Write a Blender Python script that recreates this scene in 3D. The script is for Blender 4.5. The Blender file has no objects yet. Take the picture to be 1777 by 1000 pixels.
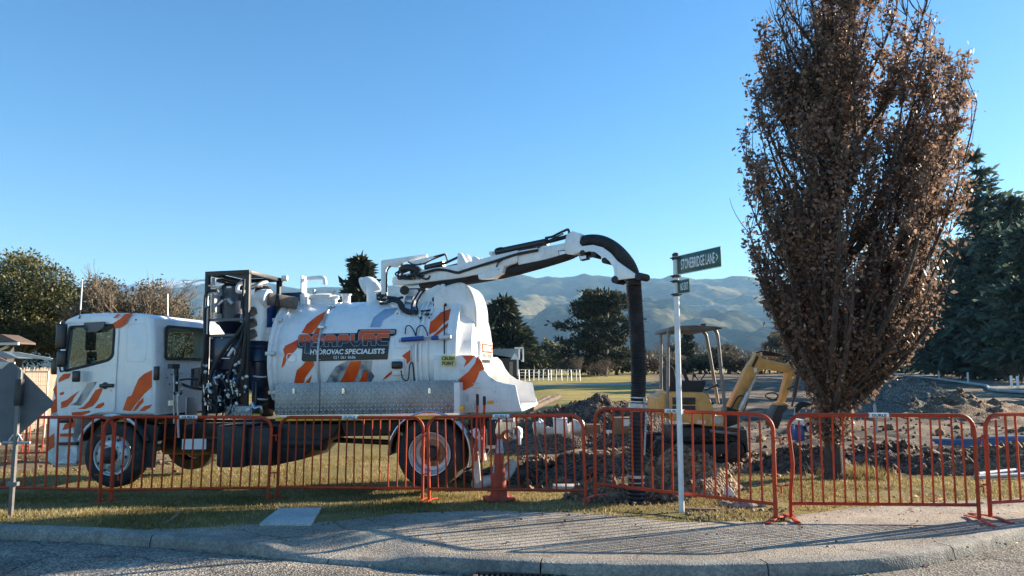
import bpy, bmesh, math, random
import numpy as np
from mathutils import Vector, Matrix, geometry, noise as mnoise
random.seed(7)
R = math.radians
sc = bpy.context.scene
col = sc.collection

# ------------------------------------------------------------------ camera
F, CX, CY, HZ, EYE = 1290.0, 888.5, 500.0, 640.0, 1.6
TH = math.atan((HZ - CY) / F)
cam_d = bpy.data.cameras.new('camera')
cam = bpy.data.objects.new('camera', cam_d)
col.objects.link(cam)
cam_d.sensor_width = 36.0
cam_d.lens = 36.0 * F / 1777.0
cam_d.clip_start = 0.05
cam_d.clip_end = 30000
cam.location = (0, 0, EYE)
cam.rotation_euler = (R(90) + TH, 0, 0)
sc.camera = cam

# ------------------------------------------------------------------ sky + sun
SUN_AZ, SUN_EL = R(66), R(18)           # azimuth from +Y (view axis) towards +X
SUN_STRENGTH, SKY_STRENGTH, EXPOSURE = 5.0, 0.071, 1.74
world = bpy.data.worlds.new('World')
sc.world = world
world.use_nodes = True
wn = world.node_tree
wn.nodes.clear()
sky = wn.nodes.new('ShaderNodeTexSky')
sky.sky_type = 'NISHITA'
sky.sun_disc = False
sky.sun_elevation = SUN_EL
sky.sun_rotation = SUN_AZ
sky.altitude = 100
sky.air_density = 1.0
sky.dust_density = 0.2
sky.ozone_density = 3.2
bg = wn.nodes.new('ShaderNodeBackground')
bg.inputs['Strength'].default_value = SKY_STRENGTH
wo = wn.nodes.new('ShaderNodeOutputWorld')
hs = wn.nodes.new('ShaderNodeHueSaturation')
hs.inputs['Saturation'].default_value = 1.24
hs.inputs['Hue'].default_value = 0.499
wn.links.new(sky.outputs[0], hs.inputs['Color'])
wn.links.new(hs.outputs[0], bg.inputs[0])
wn.links.new(bg.outputs[0], wo.inputs[0])
sun_d = bpy.data.lights.new('sun', 'SUN')
sun_d.energy = SUN_STRENGTH
sun_d.angle = R(0.4)
sun_d.color = (1.0, 0.86, 0.67)
sun = bpy.data.objects.new('sun', sun_d)
col.objects.link(sun)
SUN_DIR = Vector((math.sin(SUN_AZ) * math.cos(SUN_EL), math.cos(SUN_AZ) * math.cos(SUN_EL), math.sin(SUN_EL)))
sun.rotation_euler = SUN_DIR.to_track_quat('Z', 'Y').to_euler()
sun.location = (20, 10, 15)

vs = sc.view_settings
vs.view_transform = 'Standard'
vs.look = 'None'
vs.gamma = 1.0
vs.use_curve_mapping = False
vs.exposure = EXPOSURE
sc.render.engine = 'CYCLES'
sc.cycles.use_denoising = True
sc.cycles.denoiser = 'OPENIMAGEDENOISE'
sc.cycles.max_bounces = 8
sc.cycles.diffuse_bounces = 3
sc.cycles.glossy_bounces = 3
sc.cycles.transparent_max_bounces = 12
sc.cycles.caustics_reflective = False
sc.cycles.caustics_refractive = False

SHADE = [(47, 44, 16, 8, 'pine out of the picture beside the lane bend'), (51, 55, 18, 8, 'pine just outside the right edge')]
# ------------------------------------------------------------------ measuring helpers
CAM = Vector((0, 0, EYE))
_c, _s = math.cos(TH), math.sin(TH)
def ray(px, py):
    x, y = (px - CX) / F, (CY - py) / F
    return Vector((x, _c - y * _s, _s + y * _c))
def W(px, py, Y):
    d = ray(px, py)
    return CAM + d * (Y / d.y)
def sstep(a, b, v):
    t = np.clip((v - a) / (b - a), 0, 1)
    return t * t * (3 - 2 * t)
_rng = np.random.RandomState(3)
_tab = _rng.rand(256, 256)
def vnoise(x, y):
    x = np.asarray(x, float); y = np.asarray(y, float)
    xi = np.floor(x).astype(int); yi = np.floor(y).astype(int)
    fx = x - xi; fy = y - yi
    fx = fx * fx * (3 - 2 * fx); fy = fy * fy * (3 - 2 * fy)
    a = _tab[xi % 256, yi % 256]; b = _tab[(xi + 1) % 256, yi % 256]
    c = _tab[xi % 256, (yi + 1) % 256]; d = _tab[(xi + 1) % 256, (yi + 1) % 256]
    return (a * (1 - fx) + b * fx) * (1 - fy) + (c * (1 - fx) + d * fx) * fy
def fbm(x, y, o=4):
    v, a, s = 0.0, 0.5, 0.0
    for i in range(o):
        v = v + a * vnoise(np.asarray(x) * 2 ** i + 17.3 * i, np.asarray(y) * 2 ** i + 9.1 * i)
        s += a; a *= 0.5
    return v / s
KX = [-60, -20, -9, -5.36, -4.25, -3.27, -2.28, -1.88, -1.03, 0.06, 1.03, 1.92, 3.12, 3.8, 4.94, 5.6, 7, 9, 14, 60]
KY = [14, 10.2, 8.6, 7.79, 7.62, 7.37, 7.05, 6.9, 6.65, 6.42, 6.31, 6.33, 6.52, 6.85, 7.6, 8.0, 8.7, 9.3, 9.8, 9.9]
def K(x):                                # kerb line (edge of the verge towards the road)
    x = np.asarray(x, float)
    return (np.interp(x - .35, KX, KY) + 2 * np.interp(x, KX, KY) + np.interp(x + .35, KX, KY)) / 4
def g0(x, y):                            # smooth ground height
    x = np.asarray(x, float); y = np.asarray(y, float)
    wl = 0.25 + 0.75 * sstep(3.2, 0.2, x)
    z = -0.083 * np.clip(y - 8.4, 0, 3.6) * wl
    z = z + 0.85 * sstep(18, 150, y)
    return z
def dirtmask(x, y):
    x = np.asarray(x, float); y = np.asarray(y, float)
    n = fbm(x * .45, y * .45, 4) - .5
    n2 = fbm(x * .12 + 7, y * .12 + 3, 3) - .5
    a = sstep(11.5, 12.2, y + 1.6 * n) * sstep(-.6, .2, x + n) * sstep(34, 24, y + 8 * n2)
    b = sstep(11.6, 12.3, y + 1.6 * n) * sstep(.165, .20, x / np.maximum(y, 1) + .03 * n) * sstep(190, 120, y + 30 * n2)
    c = .75 * sstep(-5.5, -7.5, x) * sstep(13.5, 15, y + n) * sstep(40, 26, y)
    return np.clip(np.maximum(np.maximum(a, b), c), 0, 1)
def g(x, y):
    d = dirtmask(x, y) * sstep(11.8, 13.5, y)
    x = np.asarray(x, float); y = np.asarray(y, float)
    rough = (fbm(x * .9, y * .9, 4) - .5) * .42 * d * sstep(400, 30, y)
    soft = (fbm(x * 1.7 + 4, y * 1.7, 3) - .5) * .035 * sstep(8.6, 9.6, y)
    return g0(x, y) + rough + soft
def gz(x, y):
    return float(g(x, y))
def Gp(px, py, it=24):                   # pixel -> point on the ground
    d = ray(px, py); z = 0.0
    for _ in range(it):
        t = (z - EYE) / d.z
        p = CAM + d * t
        z = 0.5 * z + 0.5 * float(g0(p.x, p.y))
    return Vector((p.x, p.y, gz(p.x, p.y)))

# ------------------------------------------------------------------ materials
def nn(nt, t, **kw):
    n = nt.nodes.new(t)
    for k, v in kw.items():
        setattr(n, k, v)
    return n
def mat(name, c, rough=.5, metal=0.0, var=.12, scale=5.0, bump=0.0, bscale=60.0, coat=0.0, c2=None, spec=.5, detail=5, contrast=(.35, .65), grime=None):
    m = bpy.data.materials.new(name); m.use_nodes = True
    nt = m.node_tree; b = nt.nodes['Principled BSDF']; L = nt.links
    tc = nn(nt, 'ShaderNodeTexCoord')
    ns = nn(nt, 'ShaderNodeTexNoise'); ns.inputs['Scale'].default_value = scale; ns.inputs['Detail'].default_value = detail
    L.new(tc.outputs['Object'], ns.inputs['Vector'])
    rp = nn(nt, 'ShaderNodeValToRGB')
    lo = c2 if c2 else tuple(x * (1 - var) for x in c)
    hi = c if c2 else tuple(min(1, x * (1 + var)) for x in c)
    rp.color_ramp.elements[0].position, rp.color_ramp.elements[1].position = contrast
    rp.color_ramp.elements[0].color = (*lo, 1); rp.color_ramp.elements[1].color = (*hi, 1)
    L.new(ns.outputs['Fac'], rp.inputs[0])
    out = rp.outputs[0]
    if grime:
        gn = nn(nt, 'ShaderNodeTexNoise'); gn.inputs['Scale'].default_value = grime[2]; gn.inputs['Detail'].default_value = 8; gn.inputs['Roughness'].default_value = .7
        L.new(tc.outputs['Object'], gn.inputs['Vector'])
        gr = nn(nt, 'ShaderNodeValToRGB'); gr.color_ramp.elements[0].position = .52; gr.color_ramp.elements[1].position = .75
        gr.color_ramp.elements[0].color = (0, 0, 0, 1); gr.color_ramp.elements[1].color = (grime[1],) * 3 + (1,)
        L.new(gn.outputs['Fac'], gr.inputs[0])
        mx = nn(nt, 'ShaderNodeMix', data_type='RGBA')
        L.new(gr.outputs[0], mx.inputs[0]); L.new(out, mx.inputs[6]); mx.inputs[7].default_value = (*grime[0], 1)
        out = mx.outputs[2]
    L.new(out, b.inputs['Base Color'])
    mr = nn(nt, 'ShaderNodeMapRange'); mr.inputs['To Min'].default_value = max(0.02, rough - .08); mr.inputs['To Max'].default_value = min(1, rough + .1)
    L.new(ns.outputs['Fac'], mr.inputs['Value']); L.new(mr.outputs[0], b.inputs['Roughness'])
    b.inputs['Metallic'].default_value = metal
    b.inputs['Specular IOR Level'].default_value = spec
    if coat:
        b.inputs['Coat Weight'].default_value = coat; b.inputs['Coat Roughness'].default_value = .08
    if bump:
        bn = nn(nt, 'ShaderNodeTexNoise'); bn.inputs['Scale'].default_value = bscale; bn.inputs['Detail'].default_value = 6
        L.new(tc.outputs['Object'], bn.inputs['Vector'])
        bp = nn(nt, 'ShaderNodeBump'); bp.inputs['Strength'].default_value = min(1, bump); bp.inputs['Distance'].default_value = .02 * max(1, bump)
        L.new(bn.outputs['Fac'], bp.inputs['Height']); L.new(bp.outputs[0], b.inputs['Normal'])
    return m
def tint_mat(name, stops, rough=.7, trans=.35, spec=.3):
    """leaf / blade material: colour from a per-face 'tint' value, some light passes through"""
    m = bpy.data.materials.new(name); m.use_nodes = True
    nt = m.node_tree; b = nt.nodes['Principled BSDF']; L = nt.links
    at = nn(nt, 'ShaderNodeAttribute', attribute_name='tint')
    rp = nn(nt, 'ShaderNodeValToRGB')
    e = rp.color_ramp.elements
    while len(e) < len(stops): e.new(.5)
    for i, (p, c) in enumerate(stops):
        e[i].position = p; e[i].color = (*c, 1)
    L.new(at.outputs['Fac'], rp.inputs[0]); L.new(rp.outputs[0], b.inputs['Base Color'])
    b.inputs['Roughness'].default_value = rough; b.inputs['Specular IOR Level'].default_value = spec
    if trans:
        tr = nn(nt, 'ShaderNodeBsdfTranslucent'); L.new(rp.outputs[0], tr.inputs[0])
        mx = nn(nt, 'ShaderNodeMixShader'); mx.inputs[0].default_value = trans
        L.new(b.outputs[0], mx.inputs[1]); L.new(tr.outputs[0], mx.inputs[2])
        L.new(mx.outputs[0], nt.nodes['Material Output'].inputs[0])
    return m
def glass_mat(name, tint=(.75, .85, .85), fac=.12):
    m = bpy.data.materials.new(name); m.use_nodes = True
    nt = m.node_tree; L = nt.links; nt.nodes.remove(nt.nodes['Principled BSDF'])
    t = nn(nt, 'ShaderNodeBsdfTransparent'); t.inputs[0].default_value = (*tint, 1)
    gl = nn(nt, 'ShaderNodeBsdfGlossy'); gl.inputs['Roughness'].default_value = .03
    lw = nn(nt, 'ShaderNodeLayerWeight'); lw.inputs[0].default_value = .5
    pw = nn(nt, 'ShaderNodeMath', operation='POWER'); pw.inputs[1].default_value = 5; L.new(lw.outputs['Facing'], pw.inputs[0])
    ad = nn(nt, 'ShaderNodeMath', operation='ADD'); ad.inputs[1].default_value = fac; L.new(pw.outputs[0], ad.inputs[0])
    mx = nn(nt, 'ShaderNodeMixShader'); L.new(ad.outputs[0], mx.inputs[0]); L.new(t.outputs[0], mx.inputs[1]); L.new(gl.outputs[0], mx.inputs[2])
    L.new(mx.outputs[0], nt.nodes['Material Output'].inputs[0])
    return m
def checker_plate(name):
    m = mat(name, (.50, .50, .50), rough=.42, metal=.75, var=.15, scale=3, grime=((.32, .30, .27), .5, 2.0))
    nt = m.node_tree; L = nt.links; b = nt.nodes['Principled BSDF']
    tc = nn(nt, 'ShaderNodeTexCoord'); sp = nn(nt, 'ShaderNodeSeparateXYZ'); L.new(tc.outputs['Object'], sp.inputs[0])
    def M(op, a, b_=None):
        n = nn(nt, 'ShaderNodeMath', operation=op)
        for i, v in enumerate((a, b_)):
            if v is None: continue
            if isinstance(v, (int, float)): n.inputs[i].default_value = v
            else: L.new(v, n.inputs[i])
        return n.outputs[0]
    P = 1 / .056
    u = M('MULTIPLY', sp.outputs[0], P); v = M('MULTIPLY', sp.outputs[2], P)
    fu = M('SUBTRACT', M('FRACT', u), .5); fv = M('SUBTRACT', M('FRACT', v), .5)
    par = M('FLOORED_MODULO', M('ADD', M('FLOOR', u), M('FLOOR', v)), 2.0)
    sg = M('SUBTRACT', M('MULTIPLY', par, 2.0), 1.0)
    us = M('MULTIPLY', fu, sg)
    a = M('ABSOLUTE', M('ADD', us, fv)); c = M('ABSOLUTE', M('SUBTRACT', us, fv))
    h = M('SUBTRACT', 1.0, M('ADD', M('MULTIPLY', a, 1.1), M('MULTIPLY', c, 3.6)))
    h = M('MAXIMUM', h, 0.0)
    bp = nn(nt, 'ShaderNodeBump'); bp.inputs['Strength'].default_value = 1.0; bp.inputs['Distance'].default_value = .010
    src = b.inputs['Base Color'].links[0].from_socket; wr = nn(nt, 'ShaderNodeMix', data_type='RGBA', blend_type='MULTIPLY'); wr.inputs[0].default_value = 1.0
    wp = nn(nt, 'ShaderNodeValToRGB'); wp.color_ramp.elements[0].position = .0; wp.color_ramp.elements[1].position = .35; wp.color_ramp.elements[0].color = (.55, .55, .55, 1); wp.color_ramp.elements[1].color = (1.6, 1.6, 1.6, 1)  # lozenges lightened, gaps darkened: plate reflections put into the colour, with worn polish
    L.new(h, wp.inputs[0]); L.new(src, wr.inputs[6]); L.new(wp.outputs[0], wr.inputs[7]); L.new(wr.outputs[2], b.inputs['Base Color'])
    L.new(h, bp.inputs['Height']); L.new(bp.outputs[0], b.inputs['Normal'])
    return m

# ------------------------------------------------------------------ object helpers
def tag(o, label=None, cat=None, group=None, kind=None):
    if label: o['label'] = label
    if cat: o['category'] = cat
    if group: o['group'] = group
    if kind: o['kind'] = kind
    return o
def empty(name, M4, label=None, cat=None, group=None):
    o = bpy.data.objects.new(name, None)
    o.empty_display_size = .2
    col.objects.link(o)
    o.matrix_world = M4
    return tag(o, label, cat, group)
def Mloc(p, rz=0):
    return Matrix.Translation(Vector(p)) @ Matrix.Rotation(rz, 4, 'Z')
def link(name, me, m, parent=None, loc=None):
    o = bpy.data.objects.new(name, me)
    col.objects.link(o)
    if m is not None and not me.materials: me.materials.append(m)
    if parent is not None: o.parent = parent
    if loc is not None: o.location = loc
    return o
def basis(d):
    d = Vector(d).normalized()
    u = Vector((0, 0, 1)) if abs(d.z) < .9 else Vector((1, 0, 0))
    a = d.cross(u).normalized()
    return a, a.cross(d).normalized()
class MB:
    def __init__(s): s.v = []; s.f = []
    def add(s, vs_, fs):
        o = len(s.v); s.v += [tuple(v) for v in vs_]; s.f += [tuple(i + o for i in f) for f in fs]; return s
    def box(s, a, b):
        x0, y0, z0 = (min(a[i], b[i]) for i in range(3)); x1, y1, z1 = (max(a[i], b[i]) for i in range(3))
        return s.add([(x0, y0, z0), (x1, y0, z0), (x1, y1, z0), (x0, y1, z0), (x0, y0, z1), (x1, y0, z1), (x1, y1, z1), (x0, y1, z1)],
                     [(0, 3, 2, 1), (4, 5, 6, 7), (0, 1, 5, 4), (1, 2, 6, 5), (2, 3, 7, 6), (3, 0, 4, 7)])
    def bar(s, p0, p1, w, h, up=(0, 0, 1)):
        p0, p1 = Vector(p0), Vector(p1); d = (p1 - p0).normalized()
        a = d.cross(Vector(up))
        a = a.normalized() if a.length > 1e-4 else basis(d)[0]
        b = a.cross(d).normalized()
        q = []
        for p in (p0, p1):
            for sa, sb in ((-1, -1), (1, -1), (1, 1), (-1, 1)):
                q.append(p + a * sa * w / 2 + b * sb * h / 2)
        return s.add(q, [(0, 1, 2, 3), (7, 6, 5, 4), (0, 4, 5, 1), (1, 5, 6, 2), (2, 6, 7, 3), (3, 7, 4, 0)])
    def tube(s, pts, r, n=10, caps=True, closed=False):
        pts = [Vector(p) for p in pts]; k = len(pts)
        rs = r if isinstance(r, (list, tuple)) else [r] * k
        o = len(s.v)
        pa = None
        for i, p in enumerate(pts):
            if closed: d = pts[(i + 1) % k] - pts[i - 1]
            else: d = pts[min(i + 1, k - 1)] - pts[max(i - 1, 0)]
            d.normalize()
            if pa is None: a, b = basis(d)
            else:
                a = pa - d * pa.dot(d)
                a = a.normalized() if a.length > 1e-5 else basis(d)[0]
                b = a.cross(d).normalized()
                b = -b if False else b
            pa = a
            b = d.cross(a)
            for j in range(n):
                t = 2 * math.pi * j / n
                s.v.append(tuple(p + a * (math.cos(t) * rs[i]) + b * (math.sin(t) * rs[i])))
        for i in range(k if closed else k - 1):
            i2 = (i + 1) % k
            for j in range(n):
                s.f.append((o + i * n + j, o + i * n + (j + 1) % n, o + i2 * n + (j + 1) % n, o + i2 * n + j))
        if caps and not closed:
            s.f.append(tuple(o + j for j in reversed(range(n)))); s.f.append(tuple(o + (k - 1) * n + j for j in range(n)))
        return s
    def cyl(s, p0, p1, r, n=16, r2=None, caps=True):
        return s.tube([p0, p1], [r, r if r2 is None else r2], n, caps)
    def prism(s, poly, vec):
        poly = [Vector(p) for p in poly]; vec = Vector(vec); n = len(poly)
        return s.add(poly + [p + vec for p in poly],
                     [tuple(range(n)), tuple(reversed(range(n, 2 * n)))] + [(i, (i + 1) % n, n + (i + 1) % n, n + i) for i in range(n)])
    def lathe(s, prof, c, axis, n=32, a0=0, a1=2 * math.pi):
        """prof: list of (along, radius) about axis through c"""
        c = Vector(c); d = Vector(axis).normalized(); a, b = basis(d); o = len(s.v)
        full = abs(a1 - a0 - 2 * math.pi) < 1e-6; m = n if full else n + 1
        for t, r in prof:
            for j in range(m):
                w = a0 + (a1 - a0) * j / n
                s.v.append(tuple(c + d * t + a * (math.cos(w) * r) + b * (math.sin(w) * r)))
        for i in range(len(prof) - 1):
            for j in range(n):
                j2 = (j + 1) % m
                s.f.append((o + i * m + j, o + i * m + j2, o + (i + 1) * m + j2, o + (i + 1) * m + j))
        return s
    def ball(s, c, r, n=10, sc_=(1, 1, 1)):
        c = Vector(c); o = len(s.v); k = n // 2
        for i in range(k + 1):
            th = math.pi * i / k
            for j in range(n):
                p = 2 * math.pi * j / n
                s.v.append((c.x + r * sc_[0] * math.sin(th) * math.cos(p), c.y + r * sc_[1] * math.sin(th) * math.sin(p), c.z + r * sc_[2] * math.cos(th)))
        for i in range(k):
            for j in range(n):
                s.f.append((o + i * n + j, o + i * n + (j + 1) % n, o + (i + 1) * n + (j + 1) % n, o + (i + 1) * n + j))
        return s
    def mesh(s, name, smooth=True, bevel=0, segs=2, fix=True):
        me = bpy.data.meshes.new(name); me.from_pydata(s.v, [], s.f)
        bm = bmesh.new(); bm.from_mesh(me)
        bmesh.ops.remove_doubles(bm, verts=bm.verts, dist=1e-6)
        if fix: bmesh.ops.recalc_face_normals(bm, faces=bm.faces)
        if bevel:
            ed = [e for e in bm.edges if len(e.link_faces) == 2 and e.calc_face_angle(0) > R(35)]
            bmesh.ops.bevel(bm, geom=ed, offset=bevel, segments=segs, profile=.5, affect='EDGES', clamp_overlap=True)
        bm.to_mesh(me); bm.free()
        if smooth:
            me.shade_smooth(); me.set_sharp_from_angle(angle=R(38))
        return me
    def build(s, name, m, parent=None, smooth=True, bevel=0, segs=2, loc=None, fix=True):
        return link(name, s.mesh(name, smooth, bevel, segs, fix), m, parent, loc)
def np_mesh(name, V, Fq, m, parent=None, tint=None, smooth=False, extra=None):
    me = bpy.data.meshes.new(name)
    V = np.asarray(V, np.float32); Fq = np.asarray(Fq, np.int32); k = Fq.shape[1]
    me.vertices.add(len(V)); me.vertices.foreach_set('co', V.ravel())
    me.loops.add(Fq.size); me.loops.foreach_set('vertex_index', Fq.ravel())
    me.polygons.add(len(Fq)); me.polygons.foreach_set('loop_start', np.arange(len(Fq), dtype=np.int32) * k)
    me.polygons.foreach_set('loop_total', np.full(len(Fq), k, np.int32))
    if tint is not None:
        a = me.attributes.new('tint', 'FLOAT', 'FACE'); a.data.foreach_set('value', np.asarray(tint, np.float32))
    for nm, arr in (extra or {}).items():
        a = me.attributes.new(nm, 'FLOAT', 'POINT'); a.data.foreach_set('value', np.asarray(arr, np.float32))
    me.update(calc_edges=True); me.validate()
    if smooth: me.shade_smooth()
    return link(name, me, m, parent)
def bez(p0, p1, p2, p3, n=10):
    p0, p1, p2, p3 = map(Vector, (p0, p1, p2, p3)); o = []
    for i in range(n + 1):
        t = i / n; u = 1 - t
        o.append(p0 * u ** 3 + p1 * (3 * u * u * t) + p2 * (3 * u * t * t) + p3 * t ** 3)
    return o
def smooth_path(pts, n=6):
    pts = [Vector(p) for p in pts]; o = []
    for i in range(len(pts) - 1):
        a = pts[max(i - 1, 0)]; b = pts[i]; c = pts[i + 1]; d = pts[min(i + 2, len(pts) - 1)]
        for j in range(n):
            t = j / n
            o.append(.5 * ((2 * b) + (c - a) * t + (2 * a - 5 * b + 4 * c - d) * t * t + (3 * b - a - 3 * c + d) * t ** 3))
    o.append(pts[-1]); return o
def flat_shape(outlines, offset=0.0):
    """filled 2D outline(s) with holes -> (verts2d, faces)"""
    cu = bpy.data.curves.new('outline', 'CURVE'); cu.dimensions = '2D'; cu.fill_mode = 'BOTH'; cu.offset = offset
    for pts in outlines:
        sp = cu.splines.new('POLY'); sp.points.add(len(pts) - 1)
        for i, p in enumerate(pts): sp.points[i].co = (p[0], p[1], 0, 1)
        sp.use_cyclic_u = True
    return _curve2d(cu)
def text_shape(body, shear=0.0, offset=0.0, spacing=1.0):
    cu = bpy.data.curves.new('lettering', 'FONT'); cu.body = body; cu.size = 1; cu.shear = shear; cu.offset = offset
    cu.space_character = spacing; cu.resolution_u = 3
    return _curve2d(cu)
def _curve2d(cu):
    o = bpy.data.objects.new('outline', cu); col.objects.link(o)
    dg = bpy.context.evaluated_depsgraph_get()
    me = bpy.data.meshes.new_from_object(o.evaluated_get(dg))
    v = [(p.co.x, p.co.y) for p in me.vertices]; f = [tuple(p.vertices) for p in me.polygons]
    bpy.data.objects.remove(o); bpy.data.curves.remove(cu); bpy.data.meshes.remove(me)
    return v, f
def fit(shape, x0, y0, x1, y1):
    """scale a flat shape into a rectangle (y0 = where its bottom goes)"""
    v, f = shape
    a0 = min(p[0] for p in v); a1 = max(p[0] for p in v); b0 = min(p[1] for p in v); b1 = max(p[1] for p in v)
    return [(x0 + (p[0] - a0) / (a1 - a0) * (x1 - x0), y0 + (p[1] - b0) / (b1 - b0) * (y1 - y0)) for p in v], f
def strips(shape, step, axis=1):
    """cut a flat shape into strips so that it can bend round a curved surface"""
    v, f = shape
    bm = bmesh.new(); vv = [bm.verts.new((p[0], p[1], 0)) for p in v]
    for q in f:
        try: bm.faces.new([vv[i] for i in q])
        except ValueError: pass
    lo = min(p[axis] for p in v); hi = max(p[axis] for p in v); k = lo + step
    while k < hi:
        co = [0, 0, 0]; co[axis] = k; no = [0, 0, 0]; no[axis] = 1
        bmesh.ops.bisect_plane(bm, geom=bm.verts[:] + bm.edges[:] + bm.faces[:], plane_co=co, plane_no=no); k += step
    bm.verts.index_update()
    r = [(p.co.x, p.co.y) for p in bm.verts], [tuple(x.index for x in q.verts) for q in bm.faces]
    bm.free(); return r
def from_shape(name, shape, fn, m, parent=None):
    v, f = shape
    me = bpy.data.meshes.new(name); me.from_pydata([tuple(fn(*p)) for p in v], [], f)
    return link(name, me, m, parent)
def copy_tree(o, parent=None):
    c = o.copy(); col.objects.link(c)
    if parent is not None:
        c.parent = parent; c.matrix_parent_inverse = o.matrix_parent_inverse.copy()
    for ch in list(o.children): copy_tree(ch, c)
    return c
# ------------------------------------------------------------------ the setting: ground, road, path, kerb, mountains
def ground_material():
    m = bpy.data.materials.new('ground_turf_and_soil'); m.use_nodes = True
    nt = m.node_tree; b = nt.nodes['Principled BSDF']; L = nt.links
    tc = nn(nt, 'ShaderNodeTexCoord')
    def noise(scale, det=6, rough=.6):
        n = nn(nt, 'ShaderNodeTexNoise'); n.inputs['Scale'].default_value = scale; n.inputs['Detail'].default_value = det; n.inputs['Roughness'].default_value = rough
        L.new(tc.outputs['Object'], n.inputs['Vector']); return n.outputs['Fac']
    def ramp(fac, stops):
        r = nn(nt, 'ShaderNodeValToRGB'); e = r.color_ramp.elements
        while len(e) < len(stops): e.new(.5)
        for i, (p, c) in enumerate(stops): e[i].position = p; e[i].color = (*c, 1)
        L.new(fac, r.inputs[0]); return r.outputs[0]
    def mix(f, a, c, mode='MIX'):
        n = nn(nt, 'ShaderNodeMix', data_type='RGBA', blend_type=mode)
        if isinstance(f, float): n.inputs[0].default_value = f
        else: L.new(f, n.inputs[0])
        L.new(a, n.inputs[6]); L.new(c, n.inputs[7]); return n.outputs[2]
    big, mid, fine, fin2 = noise(.35), noise(2.3), noise(28, 8, .7), noise(90, 4)
    grass = mix(.5, ramp(mid, [(.3, (.12, .10, .04)), (.5, (.22, .17, .07)), (.72, (.34, .26, .13))]),
                ramp(fine, [(.3, (.09, .085, .03)), (.55, (.25, .205, .085)), (.75, (.45, .37, .19))]))
    far = ramp(noise(.06, 5), [(.3, (.27, .225, .075)), (.55, (.38, .31, .11)), (.7, (.44, .36, .16))])
    soil = mix(.5, ramp(mid, [(.3, (.10, .08, .06)), (.55, (.20, .165, .125)), (.75, (.31, .26, .205))]),
               ramp(fine, [(.3, (.07, .056, .043)), (.5, (.19, .155, .12)), (.75, (.40, .34, .275))]))
    at = nn(nt, 'ShaderNodeAttribute', attribute_name='dirt'); af = nn(nt, 'ShaderNodeAttribute', attribute_name='far')
    mp = nn(nt, 'ShaderNodeMapping'); mp.inputs['Scale'].default_value = (.10, 1.1, 1); mp.inputs['Rotation'].default_value = (0, 0, .25); L.new(tc.outputs['Object'], mp.inputs['Vector'])
    st = nn(nt, 'ShaderNodeTexNoise'); st.inputs['Scale'].default_value = 1.0; st.inputs['Detail'].default_value = 6; L.new(mp.outputs[0], st.inputs['Vector'])
    soil = mix(1.0, soil, ramp(st.outputs['Fac'], [(.36, (.45, .43, .42)), (.52, (1, 1, 1)), (.66, (1.45, 1.4, 1.32))]), 'MULTIPLY')
    soil = mix(1.0, soil, ramp(big, [(.35, (.55, .53, .50)), (.6, (1.2, 1.17, 1.12))]), 'MULTIPLY')
    grass = mix(1.0, grass, ramp(big, [(.35, (.70, .74, .66)), (.62, (1.2, 1.13, 1.0))]), 'MULTIPLY')
    far = mix(.8, far, ramp(st.outputs['Fac'], [(.38, (.62, .62, .52)), (.62, (1.15, 1.1, 1.0))]), 'MULTIPLY')
    base = mix(af.outputs['Fac'], grass, far)
    base = mix(at.outputs['Fac'], base, soil)
    L.new(base, b.inputs['Base Color']); b.inputs['Roughness'].default_value = .95; b.inputs['Specular IOR Level'].default_value = .15
    bp = nn(nt, 'ShaderNodeBump'); bp.inputs['Strength'].default_value = .8; bp.inputs['Distance'].default_value = .05
    L.new(fine, bp.inputs['Height']); L.new(bp.outputs[0], b.inputs['Normal'])
    return m
def axis_steps(dense, step, growth, end):
    o = [0.0]
    while o[-1] < dense: o.append(o[-1] + step)
    while o[-1] < end: step *= growth; o.append(o[-1] + step)
    return np.array(o)
ax = axis_steps(9, .1, 1.11, 8600)
xs = np.concatenate([-ax[:0:-1], ax])
ts = axis_steps(10, .08, 1.055, 7900)
X, Tt = np.meshgrid(xs, ts, indexing='ij')
Y = K(X) + .05 + Tt
Zg = g(X, Y)
nx, nt_ = X.shape
idx = np.arange(nx * nt_).reshape(nx, nt_)
quads = np.stack([idx[:-1, :-1], idx[1:, :-1], idx[1:, 1:], idx[:-1, 1:]], -1).reshape(-1, 4)
# a pit is dug where the suction hose goes in
PIT = (1.62, 9.62)
dpit = np.hypot((X - PIT[0]) / .62, (Y - PIT[1]) / .36)
Zg = Zg - .8 * sstep(1.0, .72, dpit)
Zg = Zg - .13 * sstep(-2.35, -1.95, X) * sstep(-.7, -1.15, X) * sstep(.75, 0, Y - K(X) - .08) * (X > -3)
DM = np.maximum(dirtmask(X, Y), sstep(1.5, 1.0, dpit + .5 * (fbm(X * 3, Y * 3, 3) - .5)))
ground = np_mesh('ground', np.stack([X, Y, Zg], -1).reshape(-1, 3), quads, ground_material(), smooth=True,
                 extra={'dirt': DM.ravel(), 'far': sstep(18, 40, Y).ravel()})
tag(ground, 'dry winter turf and bare soil reaching to the hills', 'ground', kind='structure')

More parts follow.
